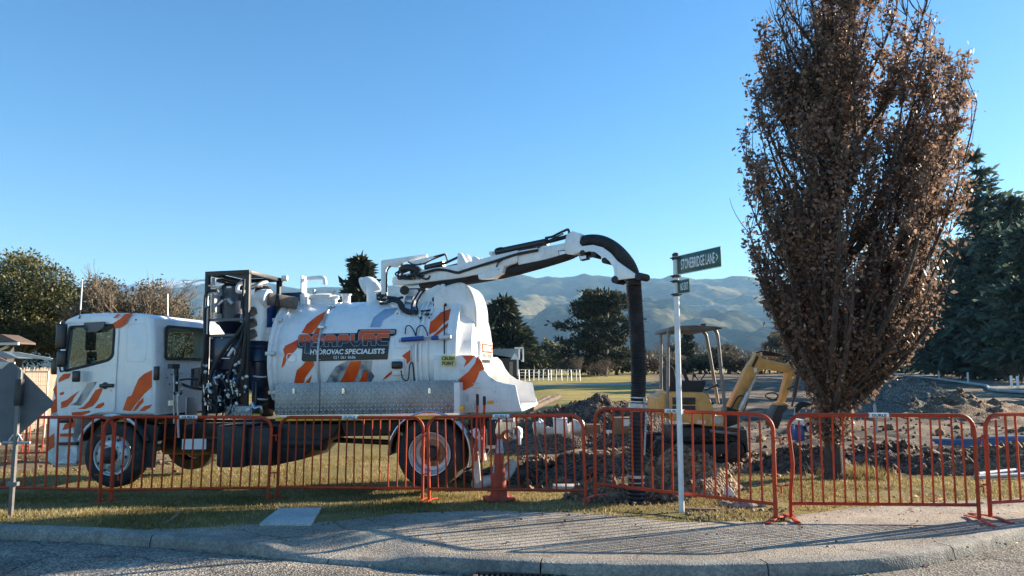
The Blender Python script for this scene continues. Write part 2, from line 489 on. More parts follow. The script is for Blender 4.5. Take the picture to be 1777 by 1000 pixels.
def stone_mat(name, lo, mid, hi, scale, bump, patch=None, patchcol=None, cracks=0.0):
    m = bpy.data.materials.new(name); m.use_nodes = True
    nt = m.node_tree; b = nt.nodes['Principled BSDF']; L = nt.links
    tc = nn(nt, 'ShaderNodeTexCoord')
    vo = nn(nt, 'ShaderNodeTexVoronoi'); vo.inputs['Scale'].default_value = scale; L.new(tc.outputs['Object'], vo.inputs['Vector'])
    n1 = nn(nt, 'ShaderNodeTexNoise'); n1.inputs['Scale'].default_value = 1.3; n1.inputs['Detail'].default_value = 8; n1.inputs['Roughness'].default_value = .65; L.new(tc.outputs['Object'], n1.inputs['Vector'])
    sp = nn(nt, 'ShaderNodeSeparateColor'); L.new(vo.outputs['Color'], sp.inputs[0])
    r1 = nn(nt, 'ShaderNodeValToRGB'); e = r1.color_ramp.elements; e.new(.5)
    for i, (p, c) in enumerate(((.1, lo), (.5, mid), (.95, hi))): e[i].position = p; e[i].color = (*c, 1)
    L.new(sp.outputs[0], r1.inputs[0])
    r2 = nn(nt, 'ShaderNodeValToRGB'); e = r2.color_ramp.elements
    e[0].position = .3; e[0].color = (.62, .62, .64, 1); e[1].position = .7; e[1].color = (1.2, 1.17, 1.12, 1)
    L.new(n1.outputs['Fac'], r2.inputs[0])
    mx = nn(nt, 'ShaderNodeMix', data_type='RGBA', blend_type='MULTIPLY'); mx.inputs[0].default_value = 1
    L.new(r1.outputs[0], mx.inputs[6]); L.new(r2.outputs[0], mx.inputs[7])
    out = mx.outputs[2]
    if patch:
        n2 = nn(nt, 'ShaderNodeTexNoise'); n2.inputs['Scale'].default_value = patch; n2.inputs['Detail'].default_value = 9; n2.inputs['Roughness'].default_value = .7; L.new(tc.outputs['Object'], n2.inputs['Vector'])
        r3 = nn(nt, 'ShaderNodeValToRGB'); r3.color_ramp.elements[0].position = .5; r3.color_ramp.elements[1].position = .68
        r3.color_ramp.elements[0].color = (0, 0, 0, 1); r3.color_ramp.elements[1].color = (.75, .75, .75, 1); L.new(n2.outputs['Fac'], r3.inputs[0])
        m3 = nn(nt, 'ShaderNodeMix', data_type='RGBA'); L.new(r3.outputs[0], m3.inputs[0]); L.new(out, m3.inputs[6]); m3.inputs[7].default_value = (*patchcol, 1); out = m3.outputs[2]
    if cracks:
        wv = nn(nt, 'ShaderNodeTexNoise'); wv.inputs['Scale'].default_value = 2.2; wv.inputs['Detail'].default_value = 5; L.new(tc.outputs['Object'], wv.inputs['Vector'])
        va = nn(nt, 'ShaderNodeVectorMath', operation='ADD'); vm = nn(nt, 'ShaderNodeVectorMath', operation='SCALE'); vm.inputs['Scale'].default_value = .55
        L.new(wv.outputs['Color'], vm.inputs[0]); L.new(tc.outputs['Object'], va.inputs[0]); L.new(vm.outputs[0], va.inputs[1])
        ve = nn(nt, 'ShaderNodeTexVoronoi', feature='DISTANCE_TO_EDGE'); ve.inputs['Scale'].default_value = cracks; L.new(va.outputs[0], ve.inputs['Vector'])
        rc = nn(nt, 'ShaderNodeValToRGB'); rc.color_ramp.elements[0].position = .002; rc.color_ramp.elements[1].position = .009
        rc.color_ramp.elements[0].color = (.35, .34, .33, 1); rc.color_ramp.elements[1].color = (1, 1, 1, 1); L.new(ve.outputs['Distance'], rc.inputs[0])
        mc = nn(nt, 'ShaderNodeMix', data_type='RGBA', blend_type='MULTIPLY'); mc.inputs[0].default_value = .8; L.new(out, mc.inputs[6]); L.new(rc.outputs[0], mc.inputs[7]); out = mc.outputs[2]
        n5 = nn(nt, 'ShaderNodeTexNoise'); n5.inputs['Scale'].default_value = .55; n5.inputs['Detail'].default_value = 5; L.new(tc.outputs['Object'], n5.inputs['Vector'])
        r5 = nn(nt, 'ShaderNodeValToRGB'); r5.color_ramp.elements[0].position = .4; r5.color_ramp.elements[1].position = .6; r5.color_ramp.elements[0].color = (.72, .71, .70, 1); r5.color_ramp.elements[1].color = (1.12, 1.1, 1.06, 1); L.new(n5.outputs['Fac'], r5.inputs[0])
        m5 = nn(nt, 'ShaderNodeMix', data_type='RGBA', blend_type='MULTIPLY'); m5.inputs[0].default_value = 1; L.new(out, m5.inputs[6]); L.new(r5.outputs[0], m5.inputs[7]); out = m5.outputs[2]
    L.new(out, b.inputs['Base Color']); b.inputs['Roughness'].default_value = .88; b.inputs['Specular IOR Level'].default_value = .25
    bp = nn(nt, 'ShaderNodeBump'); bp.inputs['Strength'].default_value = .7; bp.inputs['Distance'].default_value = bump
    L.new(vo.outputs['Distance'], bp.inputs['Height']); L.new(bp.outputs[0], b.inputs['Normal'])
    return m
M_road = stone_mat('chip_seal_road', (.10, .093, .083), (.24, .22, .19), (.52, .475, .41), 62, .014, .9, (.20, .18, .15), .35)
M_path = stone_mat('gritty_asphalt_path', (.21, .185, .155), (.36, .32, .265), (.58, .51, .425), 95, .010, 1.3, (.36, .32, .26), .6)
M_kerb = stone_mat('kerb_concrete', (.25, .235, .205), (.31, .29, .25), (.40, .37, .32), 60, .006, 3.5, (.12, .115, .105))

# road: one sheet in front of the kerb, slightly cambered
rx = np.concatenate([np.arange(-60, -9, 2.), np.arange(-9, 9, .15), np.arange(9, 61, 2.)])
rt = np.concatenate([np.arange(0, 2.4, .1), np.arange(2.4, 24, 1.0)])
XR, TR = np.meshgrid(rx, rt, indexing='ij')
YR = K(XR) + .10 - TR
dish = -.105 + .018 * sstep(.15, .5, TR) + .0035 * np.clip(TR, 0, 6)
dish = dish + .006 * (fbm(XR * 1.5, YR * 1.5, 3) - .5)
iR = np.arange(XR.size).reshape(XR.shape)
road = np_mesh('road', np.stack([XR, YR, dish], -1).reshape(-1, 3), np.stack([iR[:-1, :-1], iR[:-1, 1:], iR[1:, 1:], iR[1:, :-1]], -1).reshape(-1, 4), M_road, smooth=True)
tag(road, 'coarse chip sealed road in front of the kerb', 'road', kind='structure')

# path: thin sheet that follows the ground from the kerb to a ragged edge
PX = [-3.6, -3.0, -2.55, -2.1, -1.5, -1.25, -.33, .75, 1.4, 1.94, 2.8, 3.15, 3.9, 6, 9, 14]
PY = [7.6, 7.72, 7.85, 8.05, 8.35, 8.6, 8.95, 8.6, 8.2, 8.05, 8.1, 8.5, 8.95, 9.6, 10.3, 11]
px_ = np.arange(-3.6, 14, .08)
kk = K(px_) + .08
pe = np.interp(px_, PX, PY) + .16 * (fbm(px_ * 1.7, px_ * 0 + 3, 4) - .5) * 2
pe = np.maximum(pe, kk + .02)
fr_ = np.linspace(0, 1, 36)
XP, FP = np.meshgrid(px_, fr_, indexing='ij')
YP = kk[:, None] + (pe - kk)[:, None] * FP
ZP = g(XP, YP) + .007 - .012 * sstep(.94, 1, FP)
# dropped kerb: the path falls to the road where cars would cross
drop = sstep(-2.3, -1.9, XP) * sstep(-.75, -1.2, XP)
ZP = ZP - .075 * drop * sstep(.6, 0, YP - kk[:, None])
iP = np.arange(XP.size).reshape(XP.shape)
path = np_mesh('footpath', np.stack([XP, YP, ZP], -1).reshape(-1, 3), np.stack([iP[:-1, :-1], iP[1:, :-1], iP[1:, 1:], iP[:-1, 1:]], -1).reshape(-1, 4), M_path, smooth=True)
tag(path, 'gritty asphalt footpath between kerb and barriers', 'footpath', kind='structure')

# kerb stones, laid end to end with open joints
kerb = empty('kerb', Mloc((0, 0, 0)), 'weathered concrete kerb curving round the corner', 'kerb'); kerb['kind'] = 'structure'
kx = -9.0
def kerb_piece(x0, x1, low=False):
    n = max(3, int((x1 - x0) / .12)); prof = [(-.072, -.20), (-.068, -.09), (-.055, -.022), (-.040, .002), (-.018, .010), (.10, .012), (.10, -.2)]
    b = MB(); P = []
    for i in range(n + 1):
        x = x0 + (x1 - x0) * i / n
        t = Vector((1, float(K(x + .05) - K(x - .05)) / .1, 0)).normalized(); nrm = Vector((-t.y, t.x, 0))
        lo = float(sstep(-2.3, -1.9, np.float64(x)) * sstep(-.75, -1.2, np.float64(x)))
        row = []
        for (d, z) in prof:
            z2 = z - lo * .075 * (1 if z > -.15 else 0)
            q = Vector((x, float(K(x)), 0)) + nrm * d
            row.append((q.x, q.y, z2 + .004 * (mnoise.noise((x * 3, z * 9, d * 9)))))
        P.append(row)
    k = len(prof); vs_ = [p for r_ in P for p in r_]
    fs = [(i * k + j, i * k + j + 1, (i + 1) * k + j + 1, (i + 1) * k + j) for i in range(n) for j in range(k - 1)]
    fs += [tuple(range(k)), tuple(reversed(range(n * k, n * k + k)))]
    b.add(vs_, fs); b.build('kerb_stone', M_kerb, kerb)
while kx < 9:
    ln = 1.85
    kerb_piece(kx, kx + ln - .014); kx += ln

# drain grate in the gutter
def make_grate():
    c = Gp(900, 989); c.z = -.088
    t = empty('drain_grate', Mloc(c, R(-3)), 'rusty slotted iron drain grate in the gutter', 'drain grate')
    mg = mat('rusty_iron', (.10, .065, .045), rough=.8, metal=.3, var=.4, scale=30, bump=.3)
    b = MB()
    for s in (-1, 1):
        b.box((-.36, s * .20 - .02, -.02), (.36, s * .20 + .02, .012)); b.box((s * .36 - .02, -.18, -.02), (s * .36 + .02, .18, .0115))
    b.build('frame', mg, t, bevel=.004)
    s = MB().box((-.009, -.18, -.03), (.009, .18, .009)).mesh('grate_bar')
    for i in range(15): link('grate_bar', s, mg, t, (-.31 + i * .0443, 0, 0))
    MB().box((-.35, -.19, -.06), (.35, .19, -.05)).build('sump', mat('sump_dark', (.02, .018, .015), rough=1), t)
make_grate()

# mountains: a height field whose crest follows the range behind the fields
RX = [-2200, -800, -200, 150, 284, 311, 360, 430, 490, 520, 600, 700, 790, 820, 850, 900, 927, 957, 975, 1014, 1029, 1056, 1090, 1122, 1149, 1167, 1200, 1254, 1287, 1340, 1420, 1520, 1640, 1760, 2000, 2600, 3600]
RY = [560, 540, 520, 500, 488, 487, 484, 486, 495, 499, 498, 496, 490, 489, 484, 473, 480, 479, 483, 472, 477, 479, 484, 482, 482, 476, 483, 482, 477, 490, 498, 510, 520, 530, 545, 560, 580]
DC = 5400.0
mxs = np.linspace(-7600, 7600, 640); mys = np.concatenate([np.linspace(1500, 5600, 240), np.linspace(5700, 7600, 16)])
XM, YM = np.meshgrid(mxs, mys, indexing='ij')
pxm = CX + XM / DC * F
crest = (HZ - np.interp(pxm, RX, RY)) / F * DC
s = np.clip((YM - 1700) / (DC - 1700), 0, 1.6)
rise = np.where(s < 1, s ** 1.25, np.maximum(0, 1 - (s - 1) * 1.2))
wx = XM + 260 * (fbm(XM / 900, YM / 900, 3) - .5)
rid = 1 - np.abs(2 * fbm(wx / 620 + 5, YM / 1500 + 2, 5) - 1) * 1.6
rid2 = 1 - np.abs(2 * fbm(wx / 200, YM / 380, 5) - 1) * 1.7
gate = np.clip(1 - s, 0, 1) ** .7 * sstep(0, .25, s)
foot = 150 * sstep(.55, .75, fbm(XM / 1400 + 3, YM / 1100 + 8, 3)) * sstep(0, .2, s) * sstep(.7, .35, s)
HM = crest * rise * (1 - .55 * gate * (1 - np.clip(rid, 0, 1))) + 95 * (gate + .10 * sstep(.1, .3, s)) * (rid2 - .5) * np.minimum(1, crest / 300) + foot * .6
HM = HM + 26 * (fbm(XM / 90, YM / 90, 4) - .5) * sstep(.05, .3, s)
HM = np.where(s <= 0, -2, HM) - 2
def mountain_material():
    m = bpy.data.materials.new('tussock_hills'); m.use_nodes = True
    nt = m.node_tree; b = nt.nodes['Principled BSDF']; L = nt.links
    tc = nn(nt, 'ShaderNodeTexCoord')
    n1 = nn(nt, 'ShaderNodeTexNoise'); n1.inputs['Scale'].default_value = .0022; n1.inputs['Detail'].default_value = 9; n1.inputs['Roughness'].default_value = .6
    n2 = nn(nt, 'ShaderNodeTexNoise'); n2.inputs['Scale'].default_value = .035; n2.inputs['Detail'].default_value = 7
    for n in (n1, n2): L.new(tc.outputs['Object'], n.inputs['Vector'])
    a1 = nn(nt, 'ShaderNodeAttribute', attribute_name='bush'); ad = nn(nt, 'ShaderNodeMath', operation='ADD')
    L.new(n1.outputs['Fac'], ad.inputs[0]); L.new(a1.outputs['Fac'], ad.inputs[1])
    r = nn(nt, 'ShaderNodeValToRGB'); e = r.color_ramp.elements; e.new(.5); e.new(.5)
    for i, (p, c) in enumerate(((.33, (.24, .20, .11)), (.45, (.15, .135, .075)), (.54, (.05, .058, .035)), (.75, (.022, .032, .02)))): e[i].position = p; e[i].color = (*c, 1)
    L.new(ad.outputs[0], r.inputs[0])
    mm = nn(nt, 'ShaderNodeMix', data_type='RGBA', blend_type='MULTIPLY'); mm.inputs[0].default_value = .8
    r2 = nn(nt, 'ShaderNodeValToRGB'); r2.color_ramp.elements[0].position = .3; r2.color_ramp.elements[1].position = .7; r2.color_ramp.elements[0].color = (.35, .38, .36, 1); r2.color_ramp.elements[1].color = (1.3, 1.3, 1.3, 1); L.new(n2.outputs['Fac'], r2.inputs[0])
    L.new(r.outputs[0], mm.inputs[6]); L.new(r2.outputs[0], mm.inputs[7])
    sn = nn(nt, 'ShaderNodeAttribute', attribute_name='snow'); ms = nn(nt, 'ShaderNodeMix', data_type='RGBA')
    L.new(sn.outputs['Fac'], ms.inputs[0]); L.new(mm.outputs[2], ms.inputs[6]); ms.inputs[7].default_value = (.85, .87, .9, 1)
    L.new(ms.outputs[2], b.inputs['Base Color']); b.inputs['Roughness'].default_value = 1; b.inputs['Specular IOR Level'].default_value = 0
    return m
bush = .22 * sstep(.35, .1, s) - .10 * sstep(.3, .6, s) + .24 * sstep(.62, .80, s) * sstep(1190, 1100, pxm) + .12 * (fbm(XM / 500, YM / 500, 3) - .5) + .10 * (1 - np.clip(rid, 0, 1))
snow = sstep(.80, .95, s) * sstep(500, 300, pxm) * sstep(.42, .58, fbm(XM / 90, YM / 260, 4))
iM = np.arange(XM.size).reshape(XM.shape)
mountains = np_mesh('mountains', np.stack([XM, YM, HM], -1).reshape(-1, 3), np.stack([iM[:-1, :-1], iM[1:, :-1], iM[1:, 1:], iM[:-1, 1:]], -1).reshape(-1, 4), mountain_material(), smooth=True,
                    extra={'bush': bush.ravel(), 'snow': snow.ravel()})
tag(mountains, 'hazy blue mountain range with tan tussock spurs', 'mountains', kind='structure')

# haze: still winter air between here and the range
hz = MB().box((-8800, -400, -6), (8800, 8200, 760)).build('haze', None, smooth=False)
hm = bpy.data.materials.new('winter_haze'); hm.use_nodes = True
hn = hm.node_tree; hn.nodes.remove(hn.nodes['Principled BSDF'])
pv = nn(hn, 'ShaderNodeVolumePrincipled'); pv.inputs['Color'].default_value = (.36, .66, 1.0, 1); pv.inputs['Density'].default_value = 0.9e-4; pv.inputs['Anisotropy'].default_value = .0
hn.links.new(pv.outputs[0], hn.nodes['Material Output'].inputs['Volume'])
hz.data.materials.append(hm); hz.display_type = 'WIRE'
tag(hz, 'thin blue winter haze in the air', 'haze', kind='stuff')

# grass blades on the near turf
def grass_zone(n, x0, x1, y0, y1, seed, hmin=.012, hmax=.042, keep=None):
    r = np.random.RandomState(seed)
    x = r.uniform(x0, x1, n); y = r.uniform(y0, y1, n)
    ok = (y > K(x) + .18)
    pedge = np.interp(x, PX, PY)
    ok &= (x < -3.4) | (y > pedge - .10 + .25 * (r.rand(n) - .5))
    dm = dirtmask(x, y); ok &= dm < r.rand(n) * .8
    ok &= ~((x > -2.75) & (x < -1.75) & (y > 7.3) & (y < 8.6))
    ok &= np.hypot((x - PIT[0]) / .62, (y - PIT[1]) / .36) > 1.05
    th = fbm(x * 1.3 + 20, y * 1.3, 4); ok &= th + .25 * (r.rand(n) - .5) > .43
    x, y, th = x[ok], y[ok], th[ok]; n = len(x); z = g(x, y)
    h = r.uniform(hmin, hmax, n) * (.6 + .9 * th); w = r.uniform(.004, .009, n); a = r.uniform(0, 2 * np.pi, n); ln = r.normal(0, .5, (n, 2)) * h[:, None]
    p0 = np.stack([x - np.cos(a) * w, y - np.sin(a) * w, z - .004], -1); p1 = np.stack([x + np.cos(a) * w, y + np.sin(a) * w, z - .004], -1)
    p2 = np.stack([x + ln[:, 0], y + ln[:, 1], z + h], -1)
    V = np.stack([p0, p1, p2], 1).reshape(-1, 3); t = np.clip(fbm(x * .8 + 3, y * .8, 3) + r.normal(0, .17, n), 0, 1)
    return V, t
M_grass = tint_mat('winter_grass', [(0, (.10, .09, .028)), (.35, (.24, .185, .062)), (.62, (.39, .30, .13)), (1, (.58, .50, .32))], rough=.7, trans=.4)
Vs, Ts = [], []
for a in ((90000, -9.5, -1.0, 7, 12.5, 1), (60000, -1.5, 4.5, 8, 12.6, 2), (45000, 3.0, 9.5, 8.4, 12.5, 3), (30000, -11, 1, 12.3, 16.5, 4, .02, .06)):
    v, t = grass_zone(*a); Vs.append(v); Ts.append(t)
Vg = np.concatenate(Vs); Tg = np.concatenate(Ts)
gr = np_mesh('grass', Vg, np.arange(len(Vg)).reshape(-1, 3), M_grass, tint=Tg)
tag(gr, 'short dry yellow green winter grass on the verge', 'grass', kind='stuff')
# ------------------------------------------------------------------ paints and metals
M_white = mat('white_paint', (.87, .87, .86), rough=.28, var=.03, scale=2, coat=.5, grime=((.50, .45, .38), .30, 2.2))
M_white2 = mat('white_steel', (.82, .82, .81), rough=.42, var=.05, scale=4, grime=((.40, .36, .30), .5, 5.0))
M_orange = mat('orange_print', (.92, .115, .004), rough=.42, var=.16, scale=4, coat=.1, c2=(.70, .06, .003), spec=.3)
M_bluegrey = mat('blue_grey_print', (.30, .40, .55), rough=.35, var=.25, scale=3, coat=.3)
M_smoke = mat('smoke_grey_print', (.42, .42, .40), rough=.35, c2=(.09, .11, .14), scale=5, coat=.3, contrast=(.42, .58))
M_navy = mat('navy_steel', (.012, .022, .055), rough=.35, var=.4, scale=5, coat=.3)
M_black = mat('black_steel', (.024, .024, .026), rough=.5, var=.4, scale=9, grime=((.12, .10, .08), .4, 6.0))
M_rubber = mat('black_rubber', (.018, .018, .019), rough=.62, var=.3, scale=12)
M_plastic = mat('black_plastic', (.012, .012, .014), rough=.35, var=.3, scale=12)
M_tyre = mat('tyre_rubber', (.032, .030, .028), rough=.8, var=.3, scale=8, bump=.2, bscale=120, grime=((.14, .115, .085), .6, 7.0))
M_alloy = mat('polished_alloy', (.75, .75, .75), rough=.24, metal=1.0, var=.08, scale=6, grime=((.3, .27, .22), .5, 9.0))
M_rim = mat('silver_wheel_paint', (.62, .62, .61), rough=.38, metal=.35, var=.1, scale=8, grime=((.30, .26, .2), .6, 9.0))
M_rim_rust = mat('rusty_orange_hub', (.42, .20, .10), rough=.6, metal=.2, var=.3, scale=14, grime=((.6, .55, .5), .5, 8.0))
M_steel = mat('bare_steel', (.5, .5, .5), rough=.35, metal=1.0, var=.2, scale=9)
M_galv = mat('galvanised_steel', (.52, .53, .54), rough=.5, metal=.8, var=.14, scale=12)
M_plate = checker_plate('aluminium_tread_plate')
M_yellow = mat('amber_reflector', (.85, .42, .02), rough=.3, var=.1, coat=.3)
M_yellow_sign = mat('yellow_sticker', (.72, .66, .22), rough=.5, var=.05)
M_blackprint = mat('black_print', (.012, .012, .014), rough=.4, var=.2)
M_whiteprint = mat('white_print', (.82, .82, .82), rough=.4, var=.04)
M_greyprint = mat('grey_print', (.45, .45, .47), rough=.4, var=.08)
M_blue = mat('blue_steel', (.01, .07, .30), rough=.35, var=.2, coat=.3)
M_brownhose = mat('weathered_hose', (.16, .125, .10), rough=.75, var=.25, scale=20)
M_glass = glass_mat('clear_glass', (.72, .80, .82), .035)
M_seat = mat('dark_fabric', (.03, .032, .036), rough=.9, var=.2, scale=30)
M_lamp = mat('lamp_lens', (.85, .85, .82), rough=.12, var=.05, coat=.6)
M_red = mat('red_lens', (.5, .02, .01), rough=.2, coat=.5)
M_marker = mat('orange_red_pole', (.55, .05, .015), rough=.5, var=.15)
def fade_mat(name, lo, hi, z0, z1):
    m = bpy.data.materials.new(name); m.use_nodes = True; nt = m.node_tree; b = nt.nodes['Principled BSDF']; L = nt.links
    tc = nn(nt, 'ShaderNodeTexCoord'); sp = nn(nt, 'ShaderNodeSeparateXYZ'); L.new(tc.outputs['Object'], sp.inputs[0])
    mr = nn(nt, 'ShaderNodeMapRange'); mr.inputs['From Min'].default_value = z0; mr.inputs['From Max'].default_value = z1; L.new(sp.outputs[2], mr.inputs['Value'])
    r = nn(nt, 'ShaderNodeValToRGB'); r.color_ramp.elements[0].color = (*lo, 1); r.color_ramp.elements[1].color = (*hi, 1)
    r.color_ramp.elements[0].position = .35; r.color_ramp.elements[1].position = .6
    L.new(mr.outputs[0], r.inputs[0]); L.new(r.outputs[0], b.inputs['Base Color']); b.inputs['Roughness'].default_value = .35
    return m

def road_dirt(m, z_hi, z_lo, amount=.55, colr=(.30, .245, .18)):
    """dried spray on the lower panels and faint rain streaks"""
    nt = m.node_tree; b = nt.nodes['Principled BSDF']; L = nt.links; src = b.inputs['Base Color'].links[0].from_socket
    tc = nn(nt, 'ShaderNodeTexCoord'); sp = nn(nt, 'ShaderNodeSeparateXYZ'); L.new(tc.outputs['Object'], sp.inputs[0])
    mr = nn(nt, 'ShaderNodeMapRange'); mr.inputs['From Min'].default_value = z_hi; mr.inputs['From Max'].default_value = z_lo; L.new(sp.outputs[2], mr.inputs['Value'])
    ns = nn(nt, 'ShaderNodeTexNoise'); ns.inputs['Scale'].default_value = 7; ns.inputs['Detail'].default_value = 9; ns.inputs['Roughness'].default_value = .75; L.new(tc.outputs['Object'], ns.inputs['Vector'])
    mp = nn(nt, 'ShaderNodeMapping'); mp.inputs['Scale'].default_value = (9, 9, .7); L.new(tc.outputs['Object'], mp.inputs['Vector'])
    st = nn(nt, 'ShaderNodeTexNoise'); st.inputs['Scale'].default_value = 1.6; st.inputs['Detail'].default_value = 6; L.new(mp.outputs[0], st.inputs['Vector'])
    r1 = nn(nt, 'ShaderNodeMapRange'); r1.inputs['From Min'].default_value = .40; r1.inputs['From Max'].default_value = .62; L.new(ns.outputs['Fac'], r1.inputs['Value'])
    m1 = nn(nt, 'ShaderNodeMath', operation='MULTIPLY'); L.new(r1.outputs[0], m1.inputs[0]); L.new(mr.outputs[0], m1.inputs[1])
    m2 = nn(nt, 'ShaderNodeMath', operation='MULTIPLY'); m2.inputs[1].default_value = amount; L.new(m1.outputs[0], m2.inputs[0])
    r2 = nn(nt, 'ShaderNodeMapRange'); r2.inputs['From Min'].default_value = .55; r2.inputs['From Max'].default_value = .75; r2.inputs['To Max'].default_value = .18; L.new(st.outputs['Fac'], r2.inputs['Value'])
    ad = nn(nt, 'ShaderNodeMath', operation='MAXIMUM'); L.new(m2.outputs[0], ad.inputs[0]); L.new(r2.outputs[0], ad.inputs[1])
    mx = nn(nt, 'ShaderNodeMix', data_type='RGBA'); L.new(ad.outputs[0], mx.inputs[0]); L.new(src, mx.inputs[6]); mx.inputs[7].default_value = (*colr, 1); L.new(mx.outputs[2], b.inputs['Base Color'])
road_dirt(M_white, 1.55, .35); road_dirt(M_white2, 1.3, .3); road_dirt(M_orange, 1.4, .3, .4)
# ------------------------------------------------------------------ the vacuum truck
# local frame: x towards the tail, y away from the viewer, z up; origin under the near rear wheel
TA = R(-8.9)
_p = W(745, 850, 10.9)
TM = Matrix.Translation(_p) @ Matrix.Rotation(TA, 4, 'Z') @ Matrix.Rotation(R(-1.2), 4, 'Y')
TI = TM.inverted()
truck = empty('vacuum_truck', TM, 'white and orange vacuum tanker truck parked on grass behind orange barriers', 'truck')
_tc = TI @ CAM
def T(px, py, yl):
    d = TI.to_3x3() @ ray(px, py)
    return _tc + d * ((yl - _tc.y) / d.y)
def TX(px, py, yl): return T(px, py, yl).x
def TZ(px, py, yl): return T(px, py, yl).z
def tpoly(pts, yl): return [T(a, b, yl) for a, b in pts]
def plate(name, pts, y0, y1, m, parent=None, bevel=0, smooth=True):
    return MB().prism(tpoly(pts, y0), (0, y1 - y0, 0)).build(name, m, parent or truck, bevel=bevel, smooth=smooth)
def tbox(b, px0, py0, px1, py1, y0, y1):
    a, c = T(px0, py0, y0), T(px1, py1, y0)
    return b.box((a.x, y0, a.z), (c.x, y1, c.z))
def rounded(pts, r, n=4):
    out = []; k = len(pts)
    for i in range(k):
        p = Vector((*pts[i], 0)); a = Vector((*pts[i - 1], 0)); c = Vector((*pts[(i + 1) % k], 0))
        da = (a - p); dc = (c - p); rr = min(r, da.length * .45, dc.length * .45)
        s, e = p + da.normalized() * rr, p + dc.normalized() * rr
        for j in range(n + 1):
            t = j / n; q = s * (1 - t) ** 2 + p * 2 * t * (1 - t) + e * t * t; out.append((q.x, q.y))
    return out

# --- wheels
def make_wheel(x, side, front):
    """side 0 near, 1 far"""
    y0 = 0.02 if side == 0 else 2.36; s = 1 if side == 0 else -1
    cz = .5
    wheel = MB()
    def ring(prof, b, n=40):
        b.lathe([(s * a, r) for a, r in prof], (x, y0, cz), (0, 1, 0), n); return b
    w = .27
    ty = ring([(.03, .315), (.0, .335), (-.004, .40), (.006, .455), (.03, .485), (.06, .497), (w - .06, .497), (w - .03, .485), (w, .44), (w, .33), (w - .02, .315)], MB(), 48)
    for k in range(3): pass
    hub = empty('wheel', Matrix.Identity(4)); hub.parent = truck; hub.matrix_basis = Matrix.Identity(4)
    ty.build('tyre', M_tyre, hub)
    if not front:
        ring([(w + .05, .32), (w + .02, .44), (w + .05, .485), (2 * w, .497), (2 * w + .03, .44), (2 * w + .03, .32)], MB(), 40).build('tyre', M_tyre, hub)
    if front:
        rim = ring([(.02, .315), (-.005, .312), (.0, .295), (.03, .285), (.035, .262), (-.02, .225), (-.035, .19), (-.035, .12), (-.03, .0)], MB()).build('rim', M_rim, hub)
        ring([(-.036, .128), (-.10, .12), (-.115, .10), (-.118, .0)], MB(), 24).build('hub_cap', M_black, hub)
        R0, yh, rs = .168, -.036, .245
    else:
        rim = ring([(.02, .315), (-.002, .312), (.0, .297), (.03, .288), (.05, .262), (.16, .250), (.17, .205), (.165, .12), (.165, 0)], MB()).build('rim', M_rim, hub)
        ring([(.164, .195), (.150, .190), (.150, .110), (.164, .105)], MB(), 28).build('hub_ring', M_rim_rust, hub)
        ring([(.17, .112), (.05, .105), (.03, .09), (.025, 0)], MB(), 24).build('hub_cap', M_black, hub)
        R0, yh, rs = .152, .150, .226
    if side == 0:
        nut = MB().cyl((0, 0, 0), (0, -.03 * s, 0), .017, 6).mesh('wheel_nut')
        slot = MB().cyl((0, .004 * s, 0), (0, -.006 * s, 0), .024, 12).mesh('vent_hole')
        for k in range(10):
            a = 2 * math.pi * k / 10 + .2
            link('wheel_nut', nut, M_steel if front else M_rim_rust, hub, (x + R0 * math.cos(a), y0 + yh * s, cz + R0 * math.sin(a)))
            a += math.pi / 10
            if front:
                o = link('vent_hole', slot, M_black, hub, (x + rs * math.cos(a), y0 - .006 * s, cz + rs * math.sin(a)))
                o.rotation_euler = (0, 0, 0)
    return hub
FXW = TX(192, 799, 0)
for side in (0, 1):
    make_wheel(FXW, side, True); make_wheel(0, side, False)

# --- chassis
ch = MB()
x0c, x1c = FXW - .55, .95
for y in (.78, 1.62): ch.box((x0c, y - .04, .70), (x1c, y + .04, .93))
for x in (FXW + .7, FXW + 1.7, -2.2, -1.0, .55): ch.box((x - .05, .82, .74), (x + .05, 1.58, .88))
ch.build('chassis_rails', M_black, truck, bevel=.008)
ax_ = MB(); ax_.cyl((FXW, .3, .5), (FXW, 2.1, .5), .06, 12); ax_.build('axle', M_black, truck)
ax_ = MB(); ax_.cyl((0, .5, .5), (0, 1.9, .5), .075, 12); ax_.ball((0, 1.2, .5), .2, 14)
ax_.build('axle', M_black, truck)
ds = MB(); ds.cyl((-3.1, 1.2, .66), (-.2, 1.2, .52), .045, 10); ds.cyl((FXW + .3, 1.2, .72), (-3.1, 1.2, .66), .05, 10)
ds.build('drive_shaft', M_black, truck)
for y in (.62, 1.78):
    sp = MB()
    for k in range(4): sp.bar((-.62 + .08 * k, y, .66 - .018 * k), (.62 - .08 * k, y, .66 - .018 * k), .08, .014)
    sp.build('leaf_spring', M_black, truck)
b = MB(); tbox(b, 375, 738, 425, 812, .18, .85); b.build('fuel_tank', M_black, truck, bevel=.05)
b = MB(); tbox(b, 428, 742, 470, 808, .25, .8); b.build('battery_box', M_black, truck, bevel=.02)
b = MB(); tbox(b, 316, 762, 357, 780, .2, .215); b.build('number_plate', M_whiteprint, truck)
b = MB(); b.lathe([(-.5, 0), (-.5, .15), (.5, .15), (.5, 0)], (TX(330, 790, .9), 1.0, .55), (1, 0, 0), 20); b.build('silencer', M_black, truck)
b = MB(); b.lathe([(-.42, 0), (-.40, .12), (.40, .12), (.42, 0)], (TX(520, 745, .5), .55, .62), (1, 0, 0), 20); b.build('air_tank', M_black, truck)
b = MB(); tbox(b, 482, 735, 560, 760, .5, .9); b.build('tool_locker', M_black, truck, bevel=.02)
